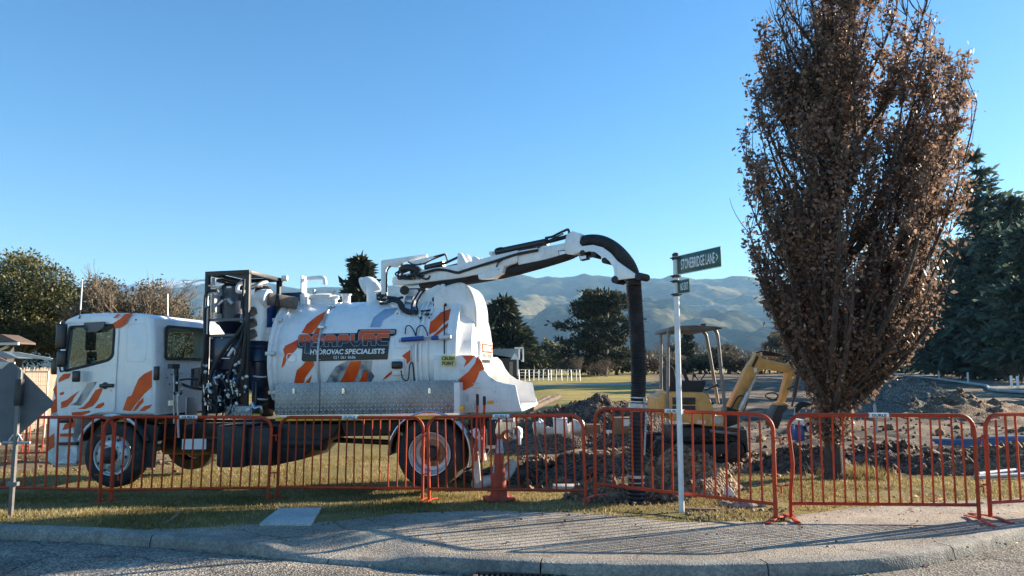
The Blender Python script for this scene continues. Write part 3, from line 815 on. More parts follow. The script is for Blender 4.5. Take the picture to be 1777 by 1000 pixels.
b = MB(); b.prism(tpoly([(250, 735), (275, 740), (268, 812), (250, 812)], .12), (0, .02, 0)); b.build('mud_flap', M_rubber, truck)

plate('under_tray', [(468, 735), (592, 735), (578, 758), (548, 772), (522, 798), (468, 810)], .45, 1.5, M_black, truck, bevel=.03)
plate('support_beam', [(590, 733), (690, 733), (690, 752), (600, 756)], .5, .7, M_black, truck)
# --- cab shell (hollow, with openings for the windows)
CY0, CY1 = .05, 2.33
cab_out = [(85, 722), (86, 700), (91, 668), (98, 640), (104, 600), (109, 562), (118, 552), (135, 545), (180, 542.5), (232, 543), (256, 546), (266, 553), (268, 600), (269, 660), (267, 721)]
def boolean(a_me, cutters):
    o = bpy.data.objects.new('shell', a_me); col.objects.link(o); ks = []
    for c in cutters:
        k = bpy.data.objects.new('cutter', c); col.objects.link(k); ks.append(k)
        md = o.modifiers.new('cut', 'BOOLEAN'); md.operation = 'DIFFERENCE'; md.object = k; md.solver = 'EXACT'
    me = bpy.data.meshes.new_from_object(o.evaluated_get(bpy.context.evaluated_depsgraph_get()))
    for k in ks: bpy.data.objects.remove(k)
    bpy.data.objects.remove(o)
    me.shade_smooth(); me.set_sharp_from_angle(angle=R(30)); return me
cab_pts = tpoly(cab_out, CY0)
cabm = MB().prism(cab_pts, (0, CY1 - CY0, 0))
me = bpy.data.meshes.new('cab'); me.from_pydata(cabm.v, [], cabm.f)
bm = bmesh.new(); bm.from_mesh(me); bmesh.ops.recalc_face_normals(bm, faces=bm.faces)
per = [e for e in bm.edges if abs(e.verts[0].co.y - e.verts[1].co.y) < .01]
bmesh.ops.bevel(bm, geom=per, offset=.07, segments=4, profile=.5, affect='EDGES')
bm.to_mesh(me); bm.free()
cen = sum(cab_pts, Vector()) / len(cab_pts)
inner = [cen + (p - cen) * .90 for p in cab_pts]
cut_in = MB().prism([Vector((p.x, CY0 + .09, p.z)) for p in inner], (0, CY1 - CY0 - .18, 0)).mesh('cut')
win = rounded([(121, 567.5), (197, 564.5), (199, 572), (196, 617), (188, 625), (150, 635), (114, 643.5), (112, 638), (117, 600)], 6)
win_l = tpoly(win, CY0)
cut_w = MB().prism([Vector((p.x, -.1, p.z)) for p in win_l], (0, 2.7, 0)).mesh('cut')
xr = max(p.x for p in cab_pts); zt = TZ(232, 543, CY0); zb = TZ(232, 720, CY0)
rw = [(zt - .19, .32), (zt - .19, 1.55), (zt - .72, 1.55), (zt - .72, .32)]
rwin = rounded([(.30, zt - .72), (1.5, zt - .72), (1.5, zt - .22), (.30, zt - .22)], .07)
cut_r = MB().prism([Vector((xr - .4, a, c)) for a, c in rwin], (.8, 0, 0)).mesh('cut')
zw0, zw1 = TZ(104, 640, CY0), TZ(109, 568, CY0)
cut_f = MB().prism([Vector((TX(90, 640, CY0) - .4, .2, zw0)), Vector((TX(90, 640, CY0) + .45, .2, zw0)), Vector((TX(112, 568, CY0) + .2, .2, zw1)), Vector((TX(90, 568, CY0) - .4, .2, zw1))], (0, 1.98, 0)).mesh('cut')
cab = link('cab', boolean(me, [cut_in, cut_w, cut_r, cut_f]), M_white, truck)
# door: a proud panel with its own window opening
door_out = rounded([(99, 650), (113, 560), (120, 553), (205, 554), (206, 575), (201, 660), (199, 714), (170, 716), (150, 722), (100, 722)], 5)
w2 = rounded([(119, 565.5), (199, 562), (201.5, 572), (198.5, 619), (190, 627.5), (150, 638), (112, 646.5), (109.5, 640), (115, 598)], 6)
sh = flat_shape([[(a, -c) for a, c in door_out], [(a, -c) for a, c in w2]])
door = from_shape('door', sh, lambda a, c: T(a, -c, CY0 - .016), M_white, cab)
md = door.modifiers.new('thickness', 'SOLIDIFY'); md.thickness = .014; md.offset = 0
seal = flat_shape([[(a, -c) for a, c in w2], [(a, -c) for a, c in rounded([(122.5, 569), (195.5, 566), (197, 572), (194, 616), (187, 623), (150, 633), (115, 641), (113.8, 637), (118.5, 600)], 6)]])
o = from_shape('window_seal', seal, lambda a, c: T(a, -c, CY0 - .006), M_rubber, cab); md = o.modifiers.new('thickness', 'SOLIDIFY'); md.thickness = .02; md.offset = 0
MB().prism([Vector((p.x, CY0 + .02, p.z)) for p in win_l], (0, .005, 0)).build('window_pane', M_glass, cab, smooth=False)
MB().prism([Vector((p.x, CY1 - .03, p.z)) for p in win_l], (0, .005, 0)).build('window_pane', M_glass, cab, smooth=False)
rp = [Vector((xr - .03, a, c)) for a, c in rwin]
MB().prism(rp, (.005, 0, 0)).build('rear_window', M_glass, cab, smooth=False)
rs_ = flat_shape([rounded([(.27, zt - .75), (1.53, zt - .75), (1.53, zt - .19), (.27, zt - .19)], .09), rounded([(.315, zt - .705), (1.485, zt - .705), (1.485, zt - .235), (.315, zt - .235)], .06)])
o = from_shape('rear_window_seal', rs_, lambda a, c: Vector((xr + .006, a, c)), M_rubber, cab); md = o.modifiers.new('thickness', 'SOLIDIFY'); md.thickness = .02; md.offset = 0
wl, wh = T(99, 640, CY0), T(110, 566, CY0)
MB().prism([Vector((wl.x + .03, .2, wl.z)), Vector((wl.x + .035, .2, wl.z)), Vector((wh.x + .035, .2, wh.z)), Vector((wh.x + .03, .2, wh.z))], (0, 1.98, 0)).build('windscreen', M_glass, cab, smooth=False)
# pressed panels, seams and small fittings on the cab side
def ribline(pts, r, m, yl, name, par, closed=False):
    return MB().tube([T(a, c, yl) for a, c in pts], r, 6, closed=closed).build(name, m, par)
qp = rounded([(226, 562), (254, 562), (256, 600), (252, 628), (221, 628), (219, 622), (221, 570)], 7)
ribline(qp, .007, M_white, CY0 + .002, 'pressed_panel', cab, True)
ribline(rounded([(107, 672), (155, 664), (166, 666), (158, 700), (140, 708), (106, 711), (104, 700)], 6), .006, M_white, CY0 - .016, 'pressed_panel', cab, True)
plate('door_crease', [(106, 672), (160, 660), (186, 658), (160, 663.5), (106, 676)], CY0 - .028, CY0 - .01, M_white, cab)
b = MB(); tbox(b, 266.5, 636, 273, 660, CY0 + .0, CY0 + .06); b.build('corner_vent', M_plastic, cab, bevel=.008)
for a in (216, 236): MB().cyl(T(a, 557 - (a - 216) * .1, CY0 + .015), T(a, 557 - (a - 216) * .1, CY0 - .01), .012, 8).build('side_plug', M_black, cab)
b = MB(); b.box(T(174, 666.5, CY0 - .022), T(196, 672.5, CY0 - .05)); b.build('door_handle', M_plastic, cab, bevel=.01)
MB().lathe([(0, 0), (.002, .05), (.012, .055)], T(183, 669.5, CY0 - .024), (0, -1, 0), 20).build('handle_dish', M_plastic, cab)
MB().cyl(T(192, 678, CY0 - .02), T(192, 678, CY0 - .035), .012, 10).build('door_lock', M_steel, cab)
b = MB(); tbox(b, 124.5, 644, 136, 663, -.13, -.08); b.build('kerb_mirror', M_plastic, cab, bevel=.018)
b = MB(); tbox(b, 96, 562, 109, 606, -.30, -.20); b.build('mirror', M_plastic, cab, bevel=.03, segs=3)
b = MB(); tbox(b, 97, 609, 110, 637, -.30, -.20); b.build('mirror', M_plastic, cab, bevel=.03, segs=3)
b = MB(); b.tube(smooth_path([T(112, 563, .04), T(111, 559, -.12), T(104, 560, -.25), T(103, 590, -.26), T(104, 640, -.25), T(110, 644, -.1), T(115, 643, .05)]), .013, 8); b.build('mirror_arm', M_plastic, cab)
b = MB(); tbox(b, 88, 622, 98, 650, 2.45, 2.55); b.build('mirror', M_plastic, cab, bevel=.03)
# sun visor over the side window, roof marker
b = MB(); b.prism([T(p[0], p[1], -.03) for p in rounded([(145, 560), (182, 558), (180, 568), (170, 575), (150, 577), (146, 571)], 3)], (0, .02, 0)); b.build('wind_deflector', M_navy, cab)
b = MB(); b.cyl(T(138, 561, .05), T(138, 552, .05), .02, 10); b.cyl(T(138, 556, .05), T(139.5, 536, .05), .010, 8, .006); b.build('antenna_mount', M_black, cab)
MB().cyl(T(139.5, 538, .05), T(143, 485, .05), .011, 8, .009).build('antenna', M_whiteprint, cab)
MB().cyl(T(291, 548, 1.9), T(291, 510, 1.9), .012, 8, .010).build('antenna', M_galv, cab)
# cab interior
b = MB(); tbox(b, 104, 643, 128, 665, .2, 2.15); b.build('dashboard', M_seat, cab, bevel=.05)
for y in (.32, 1.45):
    s_ = MB(); a = T(196, 646, y); s_.box((a.x - .05, y, a.z - .35), (a.x + .5, y + .52, a.z - .2)); s_.bar((a.x + .42, y + .26, a.z - .2), (a.x + .55, y + .26, a.z + .45), .5, .14, (1, 0, 0)); s_.bar((a.x + .55, y + .26, a.z + .47), (a.x + .57, y + .26, a.z + .66), .26, .1, (1, 0, 0))
    s_.build('seat', M_seat, cab, bevel=.03)
a = T(140, 640, 1.7); ringp = [Vector((a.x + .10 * math.cos(t), 1.7 + .21 * math.sin(t), a.z + .19 * math.cos(t))) for t in np.linspace(0, 2 * math.pi, 24, endpoint=False)]
b = MB(); b.tube(ringp, .016, 8, closed=True); b.cyl((a.x, 1.7, a.z), (a.x - .25, 1.7, a.z - .25), .03, 8); b.cyl((a.x, 1.5, a.z), (a.x, 1.9, a.z), .014, 6); b.build('steering_wheel', M_plastic, cab)
b = MB(); b.box((xr - .28, .18, zb), (xr - .14, 2.2, zt - .75)); b.build('rear_bulkhead', M_seat, cab)
# front bumper, steps, wheel arch
bp_out = [(83, 723), (132, 723), (130, 735), (126, 752), (127, 768), (134, 772), (133, 806), (128, 810), (95, 811), (82, 801), (79, 792), (80, 765), (82, 742)]
bum = plate('bumper', bp_out, .06, 2.32, M_white, truck, bevel=.03)
b = MB(); tbox(b, 102, 768, 133, 773, .02, .07); b.build('step_gap', M_black, bum)
b = MB(); tbox(b, 97, 801, 132, 806, .0, .12); b.build('step', M_galv, bum, bevel=.005)
b = MB(); tbox(b, 104, 748, 128, 752, .035, .07); b.build('reflector_strip', M_lamp, bum)
b = MB(); tbox(b, 103, 725, 124, 734, .03, .08); b.build('indicator', M_plastic, bum, bevel=.01)
arch = MB(); ap = []
for t in np.linspace(R(18), R(158), 24):
    ap.append(Vector((FXW + .60 * math.cos(t), .0, .5 + .60 * math.sin(t))))
k = len(ap); arch.add([Vector((p.x, .02, p.z)) for p in ap] + [Vector((p.x, .5, p.z)) for p in ap], [(i, i + 1, k + i + 1, k + i) for i in range(k - 1)])
o = arch.build('wheel_arch', M_plastic, truck); md = o.modifiers.new('thickness', 'SOLIDIFY'); md.thickness = .03
b = MB(); b.tube([Vector((p.x, .0, p.z + .01)) for p in ap[5:]], .022, 8); b.build('arch_lip', M_white, truck)
# printed flames on the cab and bumper
def cab_flame(pts, y=CY0 - .027, m=M_orange, par=None):
    from_shape('flame_print', flat_shape([[(a, -c) for a, c in pts]]), lambda a, c: T(a, -c, y), m, par or cab)
def C4(pts): return [(80 + x / 5, 540 + y / 5) for x, y in pts]
cab_flame(C4([(575, 110), (640, 70), (680, 25), (760, 15), (720, 55), (690, 110), (630, 145), (597, 155), (590, 125)]))
cab_flame(C4([(580, 60), (620, 25), (650, 22), (605, 60)]))
cab_flame(C4([(918, 512), (850, 545), (800, 590), (770, 660), (740, 735), (705, 745), (685, 800), (665, 860), (735, 868), (770, 815), (820, 760), (850, 720), (918, 660)]), CY0 - .004)
cab_flame(C4([(845, 750), (800, 790), (750, 865), (775, 865), (815, 820), (845, 790)]), CY0 - .004)
cab_flame(C4([(918, 810), (850, 825), (810, 865), (850, 870), (900, 840)]), CY0 - .004)
cab_flame(C4([(480, 665), (430, 685), (400, 730), (370, 780), (320, 830), (270, 850), (340, 852), (410, 820), (450, 770), (470, 725), (490, 680)]))
cab_flame(C4([(500, 790), (450, 810), (420, 845), (470, 842), (505, 815)]))
cab_flame(C4([(290, 690), (230, 730), (180, 770), (130, 790), (130, 845), (180, 830), (220, 790), (245, 745)]))
cab_flame(C4([(215, 540), (150, 545), (110, 590), (105, 620), (150, 600), (200, 580)]))
cab_flame(C4([(155, 700), (120, 708), (118, 730), (150, 725)]))
cab_flame(C4([(380, 862), (300, 872), (220, 880), (225, 905), (310, 905), (380, 880)]))
cab_flame(C4([(440, 612), (360, 625), (260, 790), (210, 815), (300, 822), (350, 760), (395, 690), (430, 640)]), CY0 - .025, M_smoke)
def flame_front(pts, y): cab_flame(pts, y, M_orange, cab)
cab_flame([(103, 700), (96, 690), (92, 676), (97, 668), (100, 640), (104, 660), (101, 685), (104, 696)], CY0 - .004)
cab_flame([(99, 715), (90, 718), (88, 700), (98, 690), (103, 705)], CY0 - .004)
cab_flame([(112, 737), (131, 727), (130, 741), (108, 747)], .055, M_orange, bum)
cab_flame([(104, 753), (127, 752), (126, 758), (104, 758)], .055, M_orange, bum)
cab_flame([(81, 762), (94, 752), (94, 776), (80, 784)], .055, M_orange, bum)

# --- tank
TY, TR_, TZc = 1.2, .95, 1.90
xf = TX(472, 615, TY - TR_); xm = TX(555, 610, TY - TR_); xr1 = TX(741, 610, TY - TR_); xd = TX(781, 600, TY - TR_)
tank = MB().lathe([(xf - .20, 0), (xf - .18, .5), (xf - .10, .82), (xf - .02, TR_ - .01), (xf, TR_), (xm, TR_), (xr1, TR_), (xd, TR_)], (0, TY, TZc), (1, 0, 0), 72).build('tank', M_white, truck)
def hoop(x, w, h, name='tank_band', m=M_white, n=72):
    return MB().lathe([(-w, TR_ - .01), (-w, TR_ + h), (w, TR_ + h), (w, TR_ - .01)], (x, TY, TZc), (1, 0, 0), n).build(name, m, tank)
hoop(xf + .05, .035, .055); hoop(xm, .018, .012)
for d in (-.17, -.10, 0): hoop(xr1 + d, .016, .03)
hoop(xd, .04, .06, 'door_flange')
hx = MB()
def ring_pt(x, ang, r): return Vector((x, TY - r * math.cos(ang), TZc + r * math.sin(ang)))
hx.tube([ring_pt(xf + .0, a, TR_ + .075) for a in np.linspace(R(-35), R(70), 24)], .04, 8); hx.build('clamp_ring', M_white2, tank)
for a in (66, 38, 6, -28):
    q = ring_pt(xf + .02, R(a), TR_ + .09); MB().bar(ring_pt(xf - .06, R(a), TR_ + .09), ring_pt(xf + .10, R(a), TR_ + .09), .05, .06).build('clamp', M_galv, tank, bevel=.006)
MB().tube([ring_pt(xm - .02, a, TR_ + .03) for a in np.linspace(R(-33), R(65), 24)], .018, 8).build('strap_rod', M_galv, tank)
for a in (62, 31, -30): MB().bar(ring_pt(xm - .07, R(a), TR_ + .03), ring_pt(xm + .03, R(a), TR_ + .03), .06, .05).build('strap_bracket', M_steel, tank, bevel=.006)
def on_tank(px, py, off=.006):
    d = TI.to_3x3() @ ray(px, py); o = _tc
    oy, oz = o.y - TY, o.z - TZc; r = TR_ + off
    a = d.y ** 2 + d.z ** 2; bq = 2 * (oy * d.y + oz * d.z); c = oy ** 2 + oz ** 2 - r * r
    D = bq * bq - 4 * a * c
    t = (-bq - math.sqrt(max(D, 0))) / (2 * a)
    return o + d * t
def tank_print(name, shape, m, off=.006, par=None, step=3.0):
    return from_shape(name, strips(shape, step), lambda a, c: on_tank(a, -c, off), m, par or tank)
def neg(pts): return [(a, -c) for a, c in pts]
for f in ([(573, 536), (549, 549), (532, 563), (523, 578), (540, 580), (551, 566), (562, 552)], [(559, 562), (549, 570), (543, 580), (551, 581), (557, 573)],
          [(517, 589), (506, 595), (495, 600), (491, 607), (494, 616), (491, 622), (488.5, 639), (493, 634), (496, 626), (506, 615), (515, 605)],
          [(544, 627), (530, 628), (523, 636), (515, 643), (512, 655), (510, 668), (526, 668), (529, 656), (540, 641), (545, 634)],
          [(541, 651), (533, 660), (527, 668), (535, 668), (539, 660)],
          [(790, 533), (765, 542), (751, 556), (746, 559), (743, 581), (757, 575), (768, 562), (785, 551)], [(770, 566), (757, 577), (748, 586), (760, 581), (778, 566), (783, 556)],
          [(712, 607), (697, 618), (705, 624), (706, 632), (714, 624)], [(680.5, 643), (669, 653), (663, 661), (671, 656), (680, 649)]):
    tank_print('flame_print', flat_shape([neg(f)]), M_orange)
tank_print('smoke_print', flat_shape([neg([(604, 626), (583, 636), (572, 651), (565, 666), (642, 666), (650, 653), (644, 645), (646, 626)])]), M_smoke, .004)
for f in ([(627, 626), (608, 628), (603, 639), (599, 647), (589, 666), (612, 666), (620, 651), (624, 639)], [(639, 641), (629, 651), (621.6, 666), (635, 666), (638, 655)]):
    tank_print('flame_print', flat_shape([neg(f)]), M_orange, .008)
tank_print('blue_grey_print', flat_shape([neg([(642, 568), (648, 551), (667, 537), (690, 534), (681, 545), (664, 556), (662, 562), (659, 568)])]), M_bluegrey)
# company panel: black board print, two-tone block letters, white lettering
def C9(x, y): return (505 + x / 9.113, 560 + y / 9.113)
board_pts = [(100, 390), (112, 215), (150, 185), (700, 170), (1040, 165), (1062, 108), (1655, 100), (1668, 120), (1662, 180), (1620, 212), (1572, 212), (1550, 330), (1525, 582), (195, 617), (165, 590), (180, 412), (120, 405)]
board = tank_print('company_panel', flat_shape([neg([C9(*p) for p in board_pts])]), M_blackprint, .012)
board['label'] = 'black printed company panel with block letters'
def letter(outl, x0, y0, x1, y1, h=10.0, off=0.0):
    """outline in 0..10 units placed in panel units (y down)"""
    return [[(x0 + p[0] / 10 * (x1 - x0) , -(y1 + (y0 - y1) * p[1] / h)) for p in o] for o in outl]
A_ = [[(0, 0), (0, 8), (2, 10), (8, 10), (10, 8), (10, 0), (6.8, 0), (6.8, 3.6), (3.4, 3.6), (3.4, 0)], [(3.6, 5.6), (3.6, 7.4), (6.4, 7.4), (6.4, 5.6)]]
A1 = [[(0, 2), (0, 8), (2, 10), (8, 10), (10, 8), (9, -5), (5, -5), (5.6, 3), (4.4, 3), (3, .5), (1, .5)], [(3.6, 5.6), (3.6, 7.4), (6.4, 7.4), (6.4, 5.6)]]
S_ = [[(0, 0), (0, 3), (6.4, 3), (6.4, 4), (2, 4), (0, 6), (0, 8.4), (2, 10), (10, 10), (10, 7), (3.6, 7), (3.6, 6.2), (8, 6.2), (10, 4.6), (10, 2), (8, 0)]]
P_ = [[(0, 0), (0, 8), (2, 10), (8, 10), (10, 8), (10, 5), (8, 3), (3.6, 3), (2.8, 0)], [(3.8, 5.5), (3.8, 7.4), (6.4, 7.4), (6.4, 5.5)]]
V_ = [[(0, 10), (0, 3), (2.6, 0), (6.4, 0), (9.4, 3.6), (10, 10), (10.6, 13.2), (38, 13.6), (38, 11.2), (14, 10.8), (12.6, 3.2), (12.2, 10.8), (8.2, 10.6), (6.8, 4.4), (5.6, 3), (3.8, 3), (3.4, 4), (3.4, 10)]]
V_ = [[(0, 10), (0, 3), (2.6, 0), (6.6, 0), (10, 4), (10.8, 10.8), (36, 11.2), (36, 13.8), (9.2, 13.4), (7.6, 11.4), (7, 4.4), (5.8, 3), (3.8, 3), (3.2, 4), (3.2, 10)]]
C_ = [[(2, 0), (0, 2), (0, 8), (2, 10), (10, 10), (10, 7), (3.4, 7), (3.4, 3), (9.6, 3), (9.2, 0)]]
word = [(A1, 125, 195, 315, 385), (S_, 335, 195, 505, 380), (A_, 528, 195, 715, 375), (P_, 745, 190, 925, 372), (V_, 945, 188, 1120, 365), (A_, 1140, 182, 1335, 360), (C_, 1355, 180, 1545, 355)]
zmid0, zmid1 = on_tank(*C9(800, 375)).z, on_tank(*C9(800, 190)).z
M_fade = fade_mat('orange_to_black_print', (.02, .022, .03), (.72, .10, .012), zmid0, zmid1)
for outl, x0, y0, x1, y1 in word:
    pl = letter(outl, x0, y0, x1, y1)
    tank_print('letter_edge', flat_shape([[(C9(a, -c)[0], -C9(a, -c)[1]) for a, c in o] for o in pl], .9), M_greyprint, .015, board)
    tank_print('letter', flat_shape([[(C9(a, -c)[0], -C9(a, -c)[1]) for a, c in o] for o in pl], .15), M_fade, .019, board)
def panel_text(body, x0, y0, x1, y1, slope=0.0, m=M_whiteprint, shear=0.0, boldness=.03):
    v, f = fit(text_shape(body, shear, boldness), x0, -y1, x1, -y0)
    v = [(C9(a, -c + slope * (a - x0))[0], -C9(a, -c + slope * (a - x0))[1]) for a, c in v]
    tank_print('lettering', (v, f), m, .017, board)
panel_text('HYDROVAC', 300, 425, 830, 508, -.012, shear=.15)
panel_text('SPECIALISTS', 850, 418, 1485, 500, -.012, shear=.15)
panel_text('021 061 8686', 672, 528, 1022, 575, -.01, boldness=.0)
for k in range(3): tank_print('panel_stripe', flat_shape([neg([C9(1560, 118 + k * 22), C9(1650, 114 + k * 22), C9(1640, 126 + k * 22), C9(1560, 130 + k * 22)])]), M_greyprint, .017, board)
# fittings on the tank side
b = MB(); q = on_tank(691, 637); b.box((q.x - .09, q.y - .03, q.z - .12), (q.x + .10, q.y + .1, q.z + .12)); b.build('lamp_bracket', M_white2, tank, bevel=.01)
b = MB(); q = on_tank(691, 637); b.box((q.x - .085, q.y - .09, q.z - .03), (q.x + .085, q.y - .03, q.z + .085)); b.build('work_lamp', M_plastic, tank, bevel=.025)
MB().tube(smooth_path([on_tank(696, 643, .05), on_tank(699, 657, .06), on_tank(708, 659, .05), on_tank(711, 634, .04), on_tank(716, 631, .03), on_tank(719, 664, .02)]), .010, 6).build('lamp_cable', M_rubber, tank)
for (a, c, w, h) in ((700, 550, 12, 11), (506, 621, 8, 7), (700, 590, 16, 14)):
    pts = rounded([(a - w, c - h), (a + w, c - h), (a + w, c + h), (a - w, c + h)], 5)
    MB().tube([on_tank(x, y, .002) for x, y in pts], .009, 6, closed=True).build('tank_pad', M_white, tank)
MB().lathe([(-.02, .05), (.012, .05), (.014, .02), (-.02, .02)], on_tank(690, 545, .01), on_tank(690, 545, 1) - on_tank(690, 545, 0), 16).build('lifting_eye', M_white2, tank)
# blue door ram
p0, p1, p2 = on_tank(697, 590, .10), on_tank(735, 587, .10), on_tank(783, 585, .12)
r_ = MB(); r_.cyl(p0, p1, .036, 14); r_.build('door_ram', M_blue, tank)
MB().cyl(p1, on_tank(752, 587, .10), .016, 10).build('ram_rod', M_steel, tank)
b = MB(); b.cyl(on_tank(749, 587, .10), on_tank(762, 586, .10), .032, 12); b.build('ram_collar', M_blue, tank)
b = MB(); b.bar(on_tank(760, 586, .1), p2, .05, .05); b.bar(on_tank(693, 592, .06), p0, .03, .05); b.bar(on_tank(775, 580, .07), on_tank(775, 591, .07), .06, .06); b.build('ram_fork', M_galv, tank, bevel=.008)
for a, c, d_, e in ((703, 580, 712, 566), (722, 583, 733, 565)):
    MB().tube(smooth_path([on_tank(a, c, .03), on_tank(a + 2, c - 13, .07), on_tank(d_, e, .08), on_tank(d_ + 7, e + 10, .07), on_tank(d_ + 9, 583, .06)]), .009, 6).build('ram_hose', M_rubber, tank)
for k in range(4): MB().tube([on_tank(713 + k * 5.5, y, .022) for y in (598, 608, 618, 628)], .006, 6).build('steel_pipe', M_galv, tank)
MB().tube([on_tank(771, y, .07) for y in (515, 540, 565, 590, 614)], .010, 6).build('door_cable', M_rubber, tank)
b = MB(); b.cyl(on_tank(773, 500, .03), on_tank(773, 530, .05), .02, 8); b.ball(on_tank(774, 518, .06), .045, 10); b.build('cable_anchor', M_black, tank)
# --- rear door: short barrel and dished end
xe = TX(846, 580, TY)
rd = MB().lathe([(xd + .02, TR_ + .05), (xd + .10, TR_ + .05), (xd + .10, TR_ - .04), (xd + .12, TR_ - .06), (xe - .22, TR_ - .10), (xe - .10, TR_ - .16), (xe - .04, TR_ - .30), (xe, TR_ * .45), (xe + .01, 0)], (0, TY, TZc), (1, 0, 0), 64).build('rear_door', M_white, truck)
# printed panel on the door
def on_door(px, py, off=.01): q = T(px, py, TY - .35); return q
pdx = []
qa, qb = Vector((xe + .012, .62, TZc - .10)), Vector((xe + .012, 1.5, TZc + .22))
MB().box((xe - .05, .60, TZc - .12), (xe + .012, 1.56, TZc + .24)).build('door_panel', M_white2, rd, bevel=.01)
from_shape('flame_print', fit(flat_shape([[(0, 0), (1, 0), (1, 1), (0, 1)]]), .64, TZc + .06, 1.52, TZc + .20), lambda a, c: Vector((xe + .016, a, c)), M_orange, rd)
from_shape('lettering', fit(text_shape('ASAPVAC', 0, .04), .68, TZc + .08, 1.48, TZc + .18), lambda a, c: Vector((xe + .020, a, c)), M_whiteprint, rd)
from_shape('lettering', fit(text_shape('HYDROVAC SPECIALISTS', 0, .02), .68, TZc - .02, 1.48, TZc + .04), lambda a, c: Vector((xe + .020, a, c)), M_blackprint, rd)
from_shape('print_bar', fit(flat_shape([[(0, 0), (1, 0), (1, 1), (0, 1)]]), .64, TZc - .10, 1.3, TZc - .05), lambda a, c: Vector((xe + .016, a, c)), M_blackprint, rd)
# --- arched cowl over the door
cowl = [(753, 512), (772, 497), (798, 490.5), (812, 497), (821, 513), (826.5, 538), (827, 576), (814, 578), (806, 566), (800, 553), (791, 545), (776, 538), (753, 540)]
cw = MB(); c0 = tpoly(cowl, .62); cw.prism(c0, (0, .03, 0)); cw.build('cowl_plate', M_white2, truck, bevel=.004)
MB().prism([p + Vector((0, .93, 0)) for p in c0], (0, .03, 0)).build('cowl_plate', M_white2, truck, bevel=.004)
cs = MB(); arc = smooth_path([T(*p, .62) for p in cowl[1:7]], 5); k = len(arc)
cs.add(arc + [p + Vector((0, .96, 0)) for p in arc], [(i, i + 1, k + i + 1, k + i) for i in range(k - 1)])
o = cs.build('cowl_sheet', M_white, truck); md = o.modifiers.new('thickness', 'SOLIDIFY'); md.thickness = .02; md.offset = -1
# --- discharge chute below the door
chute = [(753, 616.5), (823, 616.5), (832, 625), (839, 640), (848, 652), (862, 661.5), (878, 666), (895, 668.5), (898, 685), (902, 702), (906, 714), (803, 716.5), (800, 664), (753, 662)]
c1 = tpoly(chute, .22)
ct = empty('discharge_chute', Matrix.Identity(4)); ct.parent = truck; ct.matrix_basis = Matrix.Identity(4)
MB().prism(c1, (0, .025, 0)).build('side_plate', M_white2, ct, bevel=.004)
MB().prism([p + Vector((0, 1.93, 0)) for p in c1], (0, .025, 0)).build('side_plate', M_white2, ct, bevel=.004)
fl = [c1[10], c1[11]]; fm = MB()
fm.box((fl[1].x, .25, fl[1].z + .01), (fl[0].x, 2.14, fl[0].z + .045)); fm.build('floor_plate', M_white2, ct)
for f in ([(828, 618), (836, 628), (841, 641), (832, 645), (828, 656), (821, 670), (804.5, 678), (794, 660), (813, 645), (824.5, 630)], [(802, 617.5), (824, 617.5), (813, 630), (804.5, 638), (809, 626)]):
    from_shape('flame_print', flat_shape([neg(f)]), lambda a, c: T(a, -c, .214), M_orange, ct)
st = from_shape('warning_sticker', fit(flat_shape([[(0, 0), (1, 0), (1, 1), (0, 1)]]), 765, -635.5, 790, -617.5), lambda a, c: T(a, -c, .165), M_yellow_sign, ct); md = st.modifiers.new('thickness', 'SOLIDIFY'); md.thickness = .004; md.offset = -1
from_shape('lettering', fit(text_shape('CRUSH', 0, .03), 766.5, -625.5, 788.5, -619), lambda a, c: T(a, -c, .157), M_blackprint, ct)
from_shape('lettering', fit(text_shape('POINT', 0, .03), 767.5, -634, 787.5, -627.3), lambda a, c: T(a, -c, .157), M_blackprint, ct)
from_shape('yellow_label', flat_shape([neg([(845, 696), (857, 695.5), (857, 701), (845, 701.5)])]), lambda a, c: T(a, -c, .214), M_yellow, ct)
for a, c in ((855, 660), (859, 680), (862, 697), (842, 630)): MB().cyl(T(a, c, .22), T(a, c, .205), .012, 8).build('bolt', M_steel, ct)
b = MB(); b.bar(T(810, 686, .20), T(810, 697, .20), .02, .02); b.bar(T(822, 701, .2), T(822, 711, .2), .04, .03); b.bar(T(820, 666, .2), T(832, 665, .2), .01, .012); b.bar(T(821, 673, .2), T(833, 672.5, .2), .01, .012); b.build('latch', M_galv, ct)
# two upright marker poles with black grips
for a in (828.5, 840.5):
    b = MB(); b.cyl(T(a, 684 if a < 835 else 688, -.02), T(a, 703, -.02), .022, 10); b.build('pole_grip', M_rubber, truck)
    b = MB(); b.cyl(T(a, 703, -.02), T(a - 3, 800, -.02), .018, 10); b.build('marker_pole', M_marker, truck)
# --- tread plate lockers along the side
for (a0, a1, hinge) in ((477, 554.3, 511), (555.7, 797, None)):
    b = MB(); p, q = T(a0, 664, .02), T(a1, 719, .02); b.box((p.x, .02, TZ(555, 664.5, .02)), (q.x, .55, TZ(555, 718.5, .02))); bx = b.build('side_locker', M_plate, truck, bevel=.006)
    for h in ((511,) if hinge else (597, 746)):
        q = T(h, 678, .02); l = MB(); l.box((q.x - .02, -.005, q.z - .04), (q.x + .02, .02, q.z + .03)); l.cyl((q.x, -.004, q.z + .02), (q.x, -.02, q.z + .02), .016, 10); l.bar((q.x, -.012, q.z + .02), (q.x + .01, -.014, q.z - .035), .012, .01); l.build('latch', M_alloy, bx)
b = MB(); p, q = T(477, 719, .0), T(797, 723, .0); b.box((p.x, -.005, TZ(555, 719.5, 0)), (q.x, .5, TZ(555, 723.5, 0))); b.build('locker_sill', M_alloy, truck)
b = MB(); p, q = T(478, 724, .01), T(795, 729, .01); b.box((p.x, .0, TZ(555, 724, 0)), (q.x, .03, TZ(555, 730, 0))); b.build('reflective_strip', M_yellow, truck)
